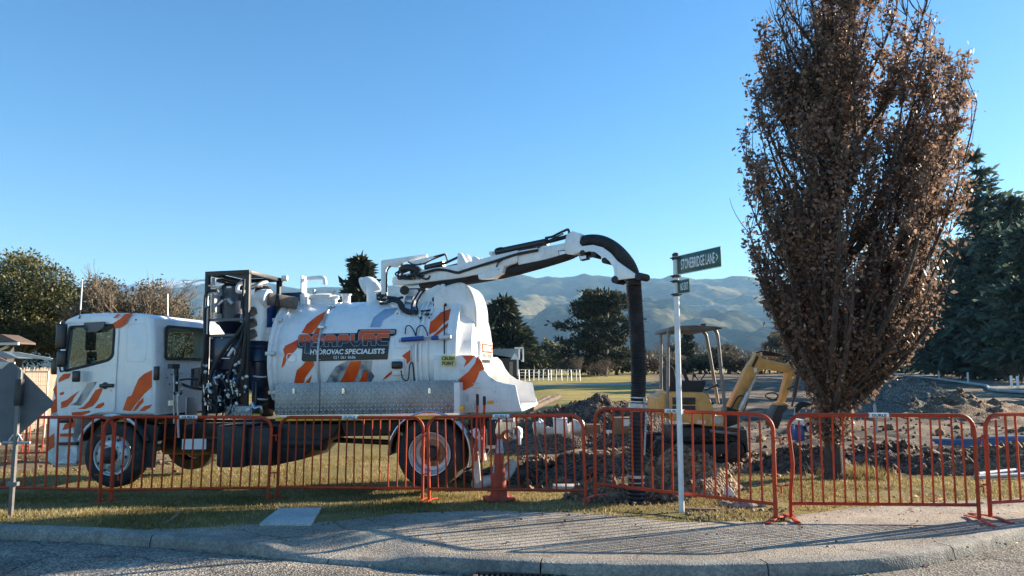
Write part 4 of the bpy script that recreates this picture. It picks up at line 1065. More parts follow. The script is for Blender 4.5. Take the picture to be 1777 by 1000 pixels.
b = MB(); b.box(T(797.5, 664, .0), T(801.5, 719, .5)); b.build('locker_end', M_white2, truck)
b = MB(); b.box(T(797, 704, -.03), T(807, 713, .06)); b.build('side_lamp', M_yellow, truck, bevel=.012)
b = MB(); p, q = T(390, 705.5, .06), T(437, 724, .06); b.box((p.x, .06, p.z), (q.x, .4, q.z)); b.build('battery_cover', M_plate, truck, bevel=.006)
# --- rear mudguard
mg = MB(); prof = [Vector((.60 * math.cos(t), 0, .5 + .60 * math.sin(t))) for t in np.linspace(R(-18), R(182), 36)]; k = len(prof)
mg.add([Vector((p.x, -.01, p.z)) for p in prof] + [Vector((p.x, .62, p.z)) for p in prof], [(i, i + 1, k + i + 1, k + i) for i in range(k - 1)])
o = mg.build('mudguard', M_alloy, truck); md = o.modifiers.new('thickness', 'SOLIDIFY'); md.thickness = .02; md.offset = 1
b = MB(); b.tube([Vector((p.x * 1.01, -.012, .5 + (p.z - .5) * 1.01)) for p in prof], .016, 8); b.build('mudguard_lip', M_alloy, truck)
for s_, a0, a1, m_ in ((.66, 795, 850, M_whiteprint),):
    b = MB(); b.prism([T(817, 790, .1), T(830, 788, .1), T(834, 834, .1), T(827, 840, .1), T(820, 822, .1)], (0, .03, 0)); b.build('mud_flap', M_white2, truck)
b = MB(); b.prism([T(826, 742, .0), T(838, 765, .0), T(842, 800, .0), T(834, 800, .0), T(826, 765, .0), T(814, 748, .0)], (0, .12, 0)); b.build('guard_stay', M_white2, truck, bevel=.01)
# --- tail bar with lamps and couplings
b = MB(); b.box(T(845, 730, .15), T(897, 752, 2.2)); b.build('tail_bar', M_black, truck, bevel=.01)
b = MB(); b.box(T(842, 752, .2), T(868, 775, .5)); b.build('lamp_box', M_white2, truck, bevel=.02)
for a, c, m_ in ((880, 757, M_rim_rust), (895, 751, M_white2)):
    q = T(a, c, .35); MB().lathe([(.0, .05), (-.06, .085), (-.05, .09), (.1, .09), (.1, .05), (0, .05)], q, (0, 1, 0), 24).build('coupling_ring', m_, truck)
b = MB(); b.box(T(898, 745, .3), T(907, 760, .5)); b.cyl(T(902, 760, .35), T(902, 772, .35), .02, 8); b.build('tail_lamp', M_white2, truck, bevel=.012)
b = MB(); b.cyl(T(850, 727, .3), T(868, 727, .3), .05, 12); b.cyl(T(872, 728, .3), T(892, 728, .3), .04, 12); b.build('valve', M_galv, truck)
MB().cyl(T(835, 748, .3), T(850, 748, .3), .035, 12).build('tail_pipe', M_galv, truck)
# --- pump pack: open navy frame behind the cab
pk = empty('pump_pack', Matrix.Identity(4)); pk.parent = truck; pk.matrix_basis = Matrix.Identity(4)
y0, y1 = .12, 1.15
A, B = T(361, 479, y0), T(431, 479, y0); zlow = TZ(395, 722, y0)
fr = MB(); w_ = .065
for x in (A.x, B.x):
    for y in (y0, y1): fr.box((x - w_ / 2, y - w_ / 2, zlow), (x + w_ / 2, y + w_ / 2, A.z))
fr.build('frame_posts', M_black, pk, bevel=.004)
fr = MB()
for y in (y0, y1): fr.box((A.x - w_ / 2, y - w_ / 2, A.z + .001), (B.x + w_ / 2, y + w_ / 2, A.z + w_))
for x in (A.x, B.x): fr.box((x - w_ / 2, y0 + w_ / 2, A.z + .002), (x + w_ / 2, y1 - w_ / 2, A.z + w_ - .002))
fr.box((A.x + .04, y0 + .04, A.z + w_ + .001), (B.x - .04, y1 - .04, A.z + w_ + .012))
fr.build('frame_roof', M_black, pk, bevel=.004)
fr = MB()
for py in (555, 582): z = TZ(395, py, y0); fr.box((A.x + w_ / 2, y0 - .02, z - .02), (B.x - w_ / 2, y0 + .02, z + .02))
fr.build('frame_rails', M_navy, pk)
b = MB(); p, q = T(363, 583, y0), T(428, 640, y0); b.box((p.x, y0 + .02, p.z), (q.x, y0 + .06, q.z)); pn = b.build('side_panel', M_navy, pk, bevel=.006)
for a in (368, 385, 405, 424): MB().cyl(T(a, 587, y0 + .02), T(a, 587, y0 - .0), .010, 6).build('bolt', M_steel, pn)
b = MB(); b.box(T(362, 640, y0 + .05), T(432, 712, y1)); b.build('lower_casing', M_navy, pk, bevel=.01)
b = MB(); b.lathe([(-.32, 0), (-.32, .2), (-.28, .24), (.28, .24), (.34, .12), (.34, 0)], T(402, 530, .55), (0, 0, 1), 24); b.build('separator', M_navy, pk)
b = MB(); b.lathe([(-.02, .24), (-.25, .09), (-.35, .06)], T(402, 555, .55), (0, 0, 1), 20); b.build('separator_cone', M_navy, pk)
b = MB(); b.box(T(374, 484, .3), T(420, 497, .9)); b.build('cooler', M_navy, pk, bevel=.02)
b = MB(); b.box(T(367, 512, .16), T(383, 544, .34)); b.build('filter_box', M_greyprint, pk, bevel=.012)
b = MB(); b.box(T(367, 482, .2), T(373, 500, .26)); b.box(T(367, 497, .2), T(384, 501, .26)); b.build('bracket', M_whiteprint, pk)
b = MB(); b.box(T(393, 497, .2), T(402, 500, .22)); b.build('data_plate', M_whiteprint, pk)
b = MB(); b.box(T(417, 546, .10), T(425, 561, .25)); b.build('junction_box', M_whiteprint, pk, bevel=.01)
MB().tube(smooth_path([T(425, 490, .3), T(414, 495, .25), T(412, 505, .22), T(418, 507, .22), T(428, 506, .3)]), .03, 10).build('intake_elbow', M_white2, pk)
MB().tube(smooth_path([T(436, 500, .5), T(446, 495, .5), T(456, 491, .6), T(462, 490, .7)]), .035, 10).build('intake_pipe', M_galv, pk)
b = MB(); b.box(T(450, 493, .55), T(470, 503, .9)); b.cyl(T(455, 510, .7), T(456, 500, .7), .12, 16); b.build('air_cleaner', M_black, pk, bevel=.02)
# guard tube on the left of the pack
MB().tube(smooth_path([T(378, 504, .05), T(364, 505, .05), T(357, 512, .05), T(355, 540, .05), T(355, 580, .05), T(354, 612, .05), T(350, 640, .05), T(347, 662, .05)]), .022, 8).build('guard_tube', M_black, pk)
MB().tube(smooth_path([T(380, 506, .07), T(367, 507, .07), T(361, 514, .07), T(360, 540, .07), T(359, 580, .07)]), .015, 8).build('breather_tube', M_galv, pk)
MB().cyl(T(356, 533, .04), T(363, 533, .04), .02, 8).build('tube_clip', M_steel, pk)
b = MB(); b.cyl(T(397, 520, .14), T(404, 528, .14), .03, 8); b.cyl(T(390, 521, .15), T(400, 519, .15), .02, 8); b.build('valve', M_steel, pk)
b = MB(); b.bar(T(379, 529, .12), T(387, 521, .12), .03, .02); b.build('valve_lever', M_whiteprint, pk)
for a, c, d_, e in ((393, 608, 402, 592), (396, 618, 405, 604)):
    MB().cyl(T(a, c, .08), T(d_, e, .08), .022, 8).build('coupling', M_whiteprint, pk)
b = MB(); b.tube([T(403, 604, .07), T(408, 608, .07), T(407, 616, .07)], .008, 6); b.bar(T(385, 622, .08), T(399, 622, .08), .012, .012); b.build('handle', M_whiteprint, pk)
rr = random.Random(5)
def hose(pts, r, m=M_rubber, name='hydraulic_hose', par=pk): MB().tube(smooth_path(pts), r, 8).build(name, m, par)
hose([T(425, 560, .1), T(412, 580, .08), T(398, 596, .06), T(380, 622, .07), T(370, 640, .08), T(362, 660, .08)], .032)
hose([T(423, 570, .1), T(415, 600, .07), T(405, 630, .06), T(395, 660, .06), T(392, 690, .07)], .022)
hose([T(428, 560, .1), T(424, 600, .06), T(420, 640, .05), T(410, 670, .06), T(409, 690, .07)], .026)
hose([T(420, 580, .1), T(418, 620, .09), T(414, 650, .09), T(400, 700, .1)], .018)
hose([T(424, 485, .2), T(421, 520, .16), T(423, 550, .12), T(426, 575, .10)], .02)
hose([T(375, 505, .1), T(372, 512, .09), T(368, 508, .1)], .012, M_steel, 'pipe_loop')
for (a, c0_, c1_) in ((361, 665, 712), (353, 668, 705), (392, 676, 690), (409, 668, 690), (400, 660, 685), (371, 655, 668)):
    b = MB(); n_ = 5
    for k in range(n_):
        z0 = c0_ + (c1_ - c0_) * k / n_; z1 = c0_ + (c1_ - c0_) * (k + .8) / n_
        b.cyl(T(a + k * .9, z0, .06), T(a + (k + .8) * .9, z1, .06), rr.choice([.012, .018, .024, .03]), 8)
    b.build('hose_fitting', rr.choice([M_steel, M_whiteprint, M_galv]), pk)
for k in range(60):
    a, c = rr.uniform(352, 430), rr.uniform(622, 715); y = rr.uniform(.03, .1)
    b = MB(); b.cyl(T(a, c, y), T(a + rr.uniform(-3, 3), c + rr.uniform(-4, 4), y - .02), rr.uniform(.008, .026), 8); b.build('fitting', rr.choice([M_steel, M_galv, M_whiteprint, M_whiteprint, M_blue]), pk)
for k in range(10):
    a = rr.uniform(352, 425); c = rr.uniform(640, 680)
    hose([T(a, c, .09), T(a + rr.uniform(-8, 8), c + 14, .03), T(a + rr.uniform(-10, 12), c + 30, .02), T(a + rr.uniform(-8, 15), c + 48, .08)], rr.uniform(.008, .016))
b = MB(); b.box(T(378, 693, .07), T(390, 697, .09)); b.build('data_plate', M_whiteprint, pk)
# controls between cab and pack
cp = empty('control_stand', Matrix.Identity(4)); cp.parent = truck; cp.matrix_basis = Matrix.Identity(4)
b = MB(); b.box(T(302, 640, .15), T(309, 680, .2)); b.box(T(291, 632, .1), T(312, 640, .3)); b.build('bracket', M_black, cp)
MB().cyl(T(302, 650, .12), T(302, 735, .12), .012, 8).build('air_line', M_galv, cp)
MB().cyl(T(308, 682, .10), T(310, 760, .10), .016, 8).build('tie_rod', M_galv, cp)
b = MB(); b.cyl(T(298, 695, .1), T(298, 704, .1), .06, 14); b.build('reservoir', M_steel, cp)
b = MB(); b.box(T(322, 690, .2), T(342, 735, .5)); b.build('air_dryer', M_galv, cp, bevel=.03)
hose([T(312, 660, .2), T(325, 658, .15), T(345, 660, .2), T(350, 672, .2)], .014, par=cp)
hose([T(311, 665, .2), T(330, 672, .15), T(352, 676, .2)], .022, par=cp)
for k in range(16):
    a, c = rr.uniform(290, 318), rr.uniform(645, 690); b = MB(); b.cyl(T(a, c, .1), T(a + rr.uniform(-3, 3), c + rr.uniform(-3, 3), .07), rr.uniform(.008, .022), 8); b.build('fitting', rr.choice([M_steel, M_galv, M_black, M_black]), cp)
b = MB(); b.lathe([(-.16, 0), (-.14, .12), (.14, .12), (.16, 0)], T(345, 655, .6), (0, 0, 1), 18); b.build('filter_can', M_navy, cp)
b = MB(); b.box(T(275, 690, .35), T(352, 722, 2.0)); b.build('gearbox_cover', M_black, cp, bevel=.03)
b = MB(); b.box((A.x + .30, 1.22, zlow), (B.x + .45, 2.2, TZ(400, 497, y0))); b.build('wall_shade_box', M_navy, pk, bevel=.03)  # added box hidden behind the pack, keeps sun off the cab's rear wall
b = MB(); b.box(T(398, 500, .6), T(427, 584, 1.05)); b.build('compressor', M_navy, pk, bevel=.03)
# white exhaust riser and brown hose
ex = empty('vacuum_riser', Matrix.Identity(4)); ex.parent = truck; ex.matrix_basis = Matrix.Identity(4)
yy = .42
MB().tube([T(447, 592, yy), T(448, 560, yy)] + smooth_path([T(448, 540, yy), T(449.5, 524, yy), T(455, 517, yy), T(463, 518, yy)]), .135, 20).build('riser_pipe', M_white, ex)
b = MB(); b.cyl(T(462, 518, yy), T(466, 518.5, yy), .15, 20); b.build('pipe_collar', M_white2, ex)
MB().cyl(T(466, 518.5, yy), T(516, 527, yy + .25), .10, 18).build('suction_hose', M_brownhose, ex)
for a in (478, 482): MB().cyl(T(a, 520.5 + (a - 478) * .17, yy + .06), T(a + 2.4, 521, yy + .07), .106, 18).build('hose_clamp', M_rubber, ex)
for c in (541, 561, 580):
    b = MB(); b.cyl(T(444, c, yy - .12), T(432, c + 5, yy - .2), .045, 12); b.cyl(T(441, c - 2, yy - .13), T(438, c - 1, yy - .16), .065, 14); b.build('side_valve', M_brownhose, ex)
b = MB(); b.box(T(452, 569, yy), T(476, 592, yy + .03)); fb = b.build('flange_plate', M_white2, ex)
for a in (461, 468):
    for c in (572, 580, 588): MB().cyl(T(a, c, yy), T(a, c, yy - .012), .014, 8).build('bolt', M_steel, fb)
cyc = MB().lathe([(.52, 0), (.52, .17), (.46, .185), (.44, .17), (.40, .185), (.37, .17), (.33, .185), (.30, .17), (.22, .21), (.12, .215), (.10, .15), (-.28, .15), (-.34, .12), (-.34, 0)], T(448, 640, .5), (0, 0, 1), 28).build('filter_housing', M_navy, ex)
for c in (652, 691): MB().tube([T(448 + 14 * math.cos(t) + (3 if c > 670 else 0), c + 2.5 * math.sin(t + .6), .5 - .17 * abs(math.sin(t)) ) for t in np.linspace(.2, math.pi - .2, 8)], .014, 6).build('clamp_band', M_whiteprint, ex)
b = MB(); b.lathe([(-.42, 0), (-.40, .24), (.40, .24), (.42, 0)], T(462, 555, 1.3), (0, 0, 1), 24); b.build('silencer_drum', M_blue, ex)
b = MB(); b.box(T(436, 660, .3), T(476, 722, .9)); b.build('lower_casing', M_navy, ex, bevel=.03)
MB().tube(smooth_path([T(437, 700, .1), T(443, 709, .08), T(452, 707, .08), T(455, 716, .1)]), .03, 8).build('drain_hose', M_steel, ex)
MB().cyl(T(437, 722, .1), T(452, 722, .1), .03, 8).build('amber_cap', M_yellow, ex)
MB().cyl(T(489, 497, 1.15), T(489, 483, 1.15), .018, 8).build('lamp_stalk', M_black, ex)
MB().lathe([(-.02, 0), (-.02, .05), (.07, .05), (.09, 0)], T(491.5, 483, 1.15), (1, .2, 0), 16).build('work_lamp', M_whiteprint, ex)

# --- fittings on top of the tank
tp = empty('tank_top_fittings', Matrix.Identity(4)); tp.parent = truck; tp.matrix_basis = Matrix.Identity(4)
b = MB(); b.box(T(521, 478, .95), T(533, 510, 1.15)); b.cyl(T(527, 510, 1.05), T(527, 540, 1.05), .06, 12); b.build('vent_stack', M_white2, tp, bevel=.02)
b = MB(); b.tube(smooth_path([T(533, 484, 1.05), T(548, 482.5, 1.05), T(558, 482, 1.05), T(563, 485, 1.05), T(564, 494, 1.05)]), .035, 10); b.build('vent_pipe', M_white2, tp)
b = MB(); q = T(562, 532, 1.2); b.lathe([(-.1, .22), (.10, .22), (.10, .25), (.15, .25), (.16, .2), (.20, .08), (.20, 0)], (q.x, 1.2, TZc + TR_ - .02), (0, 0, 1), 28); b.build('manway', M_white2, tp)
b = MB(); b.bar(T(543, 507, .95), T(583, 507, .95), .04, .04); b.cyl(T(545, 510, .92), T(545, 503, .92), .02, 8); b.cyl(T(578, 512, .92), T(579, 503, .92), .02, 8); b.build('manway_clamp', M_galv, tp)
b = MB(); q = T(601, 522, 1.2); b.cyl((q.x, 1.2, TZc + TR_ - .05), (q.x, 1.2, TZc + TR_ + .13), .07, 16); b.cyl((q.x, 1.2, TZc + TR_ + .13), (q.x, 1.2, TZc + TR_ + .15), .09, 16); b.build('relief_valve', M_white2, tp)
q = T(650, 520, 1.2); zb_ = TZc + TR_ - .04
b = MB(); b.cyl((q.x, 1.2, zb_), (q.x, 1.2, zb_ + .2), .13, 20); b.tube(smooth_path([Vector((q.x, 1.2, zb_ + .2)), T(648, 502, 1.2), T(644, 495, 1.2), T(637, 493, 1.2), T(631, 497, 1.2)]), .125, 20); b.build('outlet_elbow', M_white2, tp)
b = MB(); b.lathe([(-.02, .15), (.02, .15)], T(632, 496, 1.2), (-1, 0, -.4), 20); b.build('elbow_flange', M_white2, tp)
# gallows frame
b = MB(); b.bar(T(667, 520, 1.15), T(667, 453, 1.15), .09, .09); b.prism(tpoly([(662, 452), (740, 440.5), (741, 447), (700, 455), (692, 462), (688, 464), (675, 463), (662, 464)], 1.10), (0, .09, 0)); b.build('hose_gallows', M_white2, tp, bevel=.008)
hose([T(678, 462, 1.08), T(672, 470, 1.06), T(671, 490, 1.06), T(671, 508, 1.08)], .014, par=tp)
# --- boom turret
bt = empty('boom_turret', Matrix.Identity(4)); bt.parent = truck; bt.matrix_basis = Matrix.Identity(4)
q = T(722, 520, 1.2)
b = MB(); b.cyl((q.x, 1.2, TZc + .5), (q.x, 1.2, TZ(720, 505, 1.2)), .22, 20); b.build('pedestal', M_white2, bt)
b = MB(); b.box(T(697, 501, 1.0), T(750, 509, 1.4)); b.build('turntable', M_black, bt, bevel=.01)
b = MB(); b.prism(tpoly([(728, 510), (760, 494), (772, 497), (770, 530), (735, 548), (728, 535)], .8), (0, .05, 0)); b.build('gusset', M_white2, bt, bevel=.006)
b = MB(); b.cyl(T(702, 504, .92), T(702, 504, .8), .075, 16); b.cyl(T(702, 504, .8), T(702, 504, .77), .03, 10); b.build('slew_motor', M_black, bt)
b = MB(); b.cyl(T(705, 523, .85), T(718, 524, .85), .09, 16); b.build('motor', M_steel, bt)
b = MB(); b.box(T(653, 511, .75), T(675, 523, 1.0)); b.build('valve_block', M_black, bt, bevel=.01)
for k in range(10):
    a, c = rr.uniform(653, 676), rr.uniform(510, 526); MB().cyl(T(a, c, .74), T(a + rr.uniform(-3, 3), c + rr.uniform(-2, 2), .70), rr.uniform(.008, .02), 8).build('fitting', rr.choice([M_steel, M_black]), bt)
hose([T(674, 517, .75), T(688, 519, .68), T(697, 528, .60), T(702, 537, .55), T(714, 541, .5), T(725, 542, .5)], .032, par=bt)
hose([T(674, 521, .75), T(690, 524, .66), T(697, 536, .56), T(708, 543, .5), T(722, 544, .48)], .028, par=bt)
hose([T(660, 527, .8), T(676, 524, .7), T(692, 518, .66), T(700, 516, .66)], .02, par=bt)
hose([T(728, 505, .8), T(722, 515, .72), T(716, 525, .66), T(714, 538, .55)], .014, par=bt)
hose([T(736, 505, .8), T(730, 512, .72), T(723, 527, .62), T(725, 540, .52)], .014, par=bt)
hose([T(765, 506, .78), T(760, 515, .74), T(755, 525, .7), T(750, 536, .6), T(744, 539, .55), T(730, 540, .5)], .014, par=bt)
for a, c in ((754, 520), (772, 517)): MB().lathe([(-.01, 0), (-.01, .04), (.02, .04), (.02, 0)], T(a, c, .72), (0, 1, 0), 14).build('cable_boss', M_black, bt)
b = MB(); b.box(T(765, 493, .72), T(774, 504, .80)); b.build('sensor_box', M_whiteprint, bt, bevel=.008)
b = MB(); b.bar(T(777, 498, .76), T(771, 512, .76), .06, .03); b.build('link_arm', M_white2, bt, bevel=.006)
for k in range(18):
    a, c = rr.uniform(716, 750), rr.uniform(528, 548); q = on_tank(a, c + 6, .03); MB().cyl(q, q + Vector((rr.uniform(-.03, .03), -.03, rr.uniform(-.02, .03))), rr.uniform(.008, .02), 8).build('fitting', rr.choice([M_steel, M_galv, M_black]), bt)
# --- boom: from the turret out over the tail, swinging a little towards the street
bo = empty('boom', Matrix.Identity(4)); bo.parent = truck; bo.matrix_basis = Matrix.Identity(4)
def BY(px): return 11.95 + (px - 735) * (9.8 - 11.95) / (1075 - 735)
BN = Vector((W(1010, 430, BY(1010)) - W(735, 485, BY(735)))); BN = Vector((BN.y, -BN.x, 0)).normalized()   # towards the viewer
def P3(px, py, off=0.0): return TI @ (W(px, py, BY(px)) + BN * off)
BNl = TI.to_3x3() @ BN
def bprism(name, pts, o0, o1, m, bevel=.006):
    return MB().prism([P3(a, c, o0) for a, c in pts], BNl * (o1 - o0)).build(name, m, bo, bevel=bevel)
bprism('boom_section', [(688, 487), (690, 482), (735, 470), (800, 461), (862, 446), (905, 436), (905, 456), (866, 471), (800, 484), (712, 495), (690, 497)], -.11, .11, M_white2)
bprism('boom_section', [(905, 437), (960, 428), (992, 422), (992, 440), (955, 451), (905, 461)], -.085, .085, M_white2)
bprism('boom_bracket', [(838, 478), (858, 472), (874, 470), (884, 462), (880, 476), (862, 485), (840, 486)], -.13, .13, M_white2)
bprism('boom_head', [(986, 424), (990, 408), (1000, 403), (1013, 408), (1012, 424), (1020, 436), (1000, 444), (986, 442)], -.10, .10, M_white2)
for (a, c, d_, e, w) in ((801, 462, 803, 441, 10), (826, 458, 829, 447, 8)):
    bprism('ram_lug', [(a - 1, c + 12), (a, e + 1), (d_, e - 1), (d_ + 5, e + 1), (d_ + 14, c - 3), (d_ + 10, c + 10)], .05, .10, M_white2, .003)
    bprism('ram_lug', [(a - 1, c + 12), (a, e + 1), (d_, e - 1), (d_ + 5, e + 1), (d_ + 14, c - 3), (d_ + 10, c + 10)], -.10, -.05, M_white2, .003)
b = MB(); b.cyl(P3(745, 466, .08), P3(776, 459, .08), .05, 14); b.cyl(P3(776, 459, .08), P3(802, 447, .08), .02, 10); b.build('lift_ram', M_plastic, bo)
b = MB(); b.cyl(P3(760, 470, -.05), P3(800, 460, -.05), .055, 14); b.build('lift_ram', M_plastic, bo)
b = MB(); b.cyl(P3(862, 438, 0), P3(950, 420, 0), .055, 14); b.cyl(P3(950, 420, 0), P3(998, 407, 0), .03, 10); b.build('extension_ram', M_plastic, bo)
b = MB(); b.bar(P3(855, 448, 0), P3(862, 437, 0), .08, .06); b.cyl(P3(858, 441, .1), P3(858, 441, -.1), .03, 10); b.build('ram_pivot', M_white2, bo)
hose([P3(862, 434, .03), P3(868, 432, .05), P3(876, 431.5, .05), P3(879, 435, .03)], .014, par=bo)
hose([P3(950, 414, .05), P3(962, 412, .06), P3(972, 407, .06), P3(985, 401, .06), P3(990, 400, .06), P3(991, 406, .05)], .018, par=bo)
hose([P3(940, 432, .1), P3(950, 425, .1), P3(960, 419, .1), P3(970, 413, .08), P3(982, 407, .07)], .012, par=bo)
hose([P3(720, 480, .14), P3(745, 476, .16), P3(768, 470, .15), P3(785, 471, .14), P3(803, 475, .14), P3(815, 472, .14), P3(840, 464, .14), P3(870, 455, .14), P3(905, 443, .11), P3(940, 436, .1)], .022, par=bo)
hose([P3(870, 465, .12), P3(874, 458, .14), P3(882, 452, .13), P3(890, 447, .12)], .010, par=bo)
# corrugated suction hose slung under the boom and over the head
def ribbed(pts, r, name, m, par, n=16, pitch=.03, amp=.012):
    pth = smooth_path(pts, 20); L = [0]
    for i in range(1, len(pth)): L.append(L[-1] + (pth[i] - pth[i - 1]).length)
    k = int(L[-1] / (pitch / 2)); out = []; rad = []; j = 0
    for i in range(k + 1):
        s_ = L[-1] * i / k
        while j < len(L) - 2 and L[j + 1] < s_: j += 1
        t = (s_ - L[j]) / max(1e-6, L[j + 1] - L[j]); out.append(pth[j].lerp(pth[j + 1], t)); rad.append(r + (amp if i % 2 else 0))
    return MB().tube(out, rad, n).build(name, m, par)
M_hose = mat('ribbed_rubber_hose', (.016, .016, .018), rough=.55, var=.3, scale=8, grime=((.09, .085, .08), .5, 4.0))
ribbed([P3(730, 492, -.02), P3(800, 486, -.02), P3(870, 474, -.02), P3(930, 459, 0), P3(985, 442, 0), P3(1000, 434, 0), P3(1010, 425, 0)], .075, 'suction_hose', M_hose, bo)
ribbed([P3(1005, 424, 0), P3(1022, 419, 0), P3(1045, 421, 0), P3(1068, 434, 0), P3(1088, 456, 0), P3(1098, 478, 0), P3(1099, 495, 0)], .085, 'suction_hose', M_hose, bo)
bprism('head_guide', [(1004, 437), (1018, 429), (1036, 427), (1052, 431), (1066, 441), (1078, 455), (1092, 465), (1110, 478), (1108, 484), (1090, 486), (1074, 488), (1068, 486), (1073, 478), (1071, 466), (1064, 455), (1060, 452), (1056, 456), (1050, 452), (1050, 447), (1040, 440), (1030, 438), (1020, 440)], .075, .11, M_white, .004)
bprism('head_guide', [(1004, 437), (1018, 429), (1036, 427), (1052, 431), (1066, 441), (1078, 455), (1092, 465), (1110, 478), (1108, 484), (1090, 486), (1074, 488), (1068, 486), (1073, 478), (1071, 466), (1064, 455), (1060, 452), (1056, 456), (1050, 452), (1050, 447), (1040, 440), (1030, 438), (1020, 440)], -.11, -.075, M_white, .004)
for a, c in ((1037, 444), (1056, 454), (1074, 487), (1115, 481), (1018, 441)):
    MB().cyl(P3(a, c, .12), P3(a, c, -.12), .05 if a > 1060 else .04, 16).build('guide_roller', M_rubber, bo)
for a, c in ((980, 441), (1016, 449)):
    b = MB(); b.prism([P3(a - 6, c - 4, .02), P3(a + 8, c - 6, .02), P3(a + 10, c + 2, .02), P3(a - 3, c + 5, .02)], BNl * .08); w = b.build('work_lamp', M_plastic, bo, bevel=.006)
    from_shape('lens', flat_shape([neg([(a - 4, c - 2.5), (a + 7, c - 4), (a + 8, c + 1), (a - 2, c + 3.5)])]), lambda x, y: P3(x, -y, .104), M_lamp, w)
for k in range(14):
    a, c = rr.uniform(702, 745), rr.uniform(462, 485); MB().cyl(P3(a, c, .14), P3(a + rr.uniform(-5, 5), c + rr.uniform(-4, 4), .12), rr.uniform(.01, .03), 8).build('fitting', rr.choice([M_steel, M_black, M_black, M_galv]), bo)
b = MB(); b.tube(smooth_path([P3(704, 470, .1), P3(715, 466, .12), P3(730, 468, .12), P3(735, 473, .1)]), .06, 10); b.build('cable_bundle', M_rubber, bo)
for k in range(8):
    a = rr.uniform(700, 740); hose([P3(a, 470, .1), P3(a + rr.uniform(-12, 6), 478, .16), P3(a + rr.uniform(-4, 14), 486, .15), P3(a + rr.uniform(0, 25), 480, .12)], rr.uniform(.009, .016), par=bo)
b = MB(); b.prism([P3(708, 456, .02), P3(745, 447, .02), P3(776, 441, .02), P3(776, 443, .02), P3(748, 450, .02), P3(742, 460, .02), P3(722, 460, .02)], BNl * .02); b.build('top_guard', M_white2, bo)
hose([P3(711, 455, .03), P3(722, 460, .05), P3(740, 458, .05), P3(752, 452, .05), P3(776, 442, .04)], .012, par=bo)
b = MB(); b.cyl(P3(776, 441, .05), P3(781, 456, .05), .012, 8); b.cyl(P3(757, 446, .05), P3(776, 441, .05), .01, 8); b.build('limit_rod', M_black, bo)
# hanging drop hose
dY = 9.72
HB = Gp(1103, 868)
drop = [TI @ W(1099, 484, 9.78), TI @ W(1102, 530, dY), TI @ W(1106, 590, dY), TI @ W(1108, 650, dY), TI @ W(1107, 705, dY)]
dh = ribbed(drop, .092, 'drop_hose', M_hose, truck, 18)
b = MB(); b.cyl(TI @ W(1107, 700, dY), TI @ W(1107, 714, dY), .12, 20); b.cyl(TI @ W(1107, 689, dY), TI @ W(1107, 691, dY), .104, 20); b.cyl(TI @ W(1107, 696, dY), TI @ W(1107, 698, dY), .106, 20); b.build('hose_coupling', M_galv, dh)
ribbed([TI @ W(1107, 714, dY), TI @ W(1105, 780, dY), TI @ W(1104, 840, dY), TI @ W(1103, 900, dY)], .098, 'suction_tube', M_hose, dh, 18, pitch=.05)
b = MB(); b.cyl(TI @ W(1104, 824, dY), TI @ W(1104, 829, dY), .112, 20); b.cyl(TI @ W(1104, 836, dY), TI @ W(1104, 838, dY), .112, 20); b.build('hose_band', M_galv, dh)
hose([TI @ W(1117, 690, dY - .1), TI @ W(1121, 715, dY - .12), TI @ W(1120, 745, dY - .12), TI @ W(1118, 790, dY - .1)], .012, M_greyprint, 'water_line', dh)
for k in range(5): MB().cyl(TI @ W(1119, 700 + k * 12, dY - .12), TI @ W(1124, 701 + k * 12, dY - .13), .014, 8).build('fitting', M_steel, dh)
M_tube = mat('grey_tube_steel', (.16, .155, .15), rough=.45, var=.2, scale=9)
# ------------------------------------------------------------------ orange crowd barriers
M_bar = mat('orange_powder_coat', (.50, .052, .014), rough=.5, var=.18, scale=7, grime=((.26, .12, .07), .7, 12.0), spec=.3)
def vary_by_object(m, lo=.78, hi=1.12):
    nt = m.node_tree; b = nt.nodes['Principled BSDF']; src = b.inputs['Base Color'].links[0].from_socket
    oi = nn(nt, 'ShaderNodeObjectInfo'); mr = nn(nt, 'ShaderNodeMapRange'); mr.inputs['To Min'].default_value = lo; mr.inputs['To Max'].default_value = hi
    nt.links.new(oi.outputs['Random'], mr.inputs['Value']); hv = nn(nt, 'ShaderNodeHueSaturation'); nt.links.new(mr.outputs[0], hv.inputs['Value']); nt.links.new(src, hv.inputs['Color']); nt.links.new(hv.outputs[0], b.inputs['Base Color'])
vary_by_object(M_bar)
BL, BH = 2.15, 1.1
def arcpts(cx, cz, r, a0, a1, n=7): return [Vector((cx + r * math.cos(t), 0, cz + r * math.sin(t))) for t in np.linspace(a0, a1, n)]
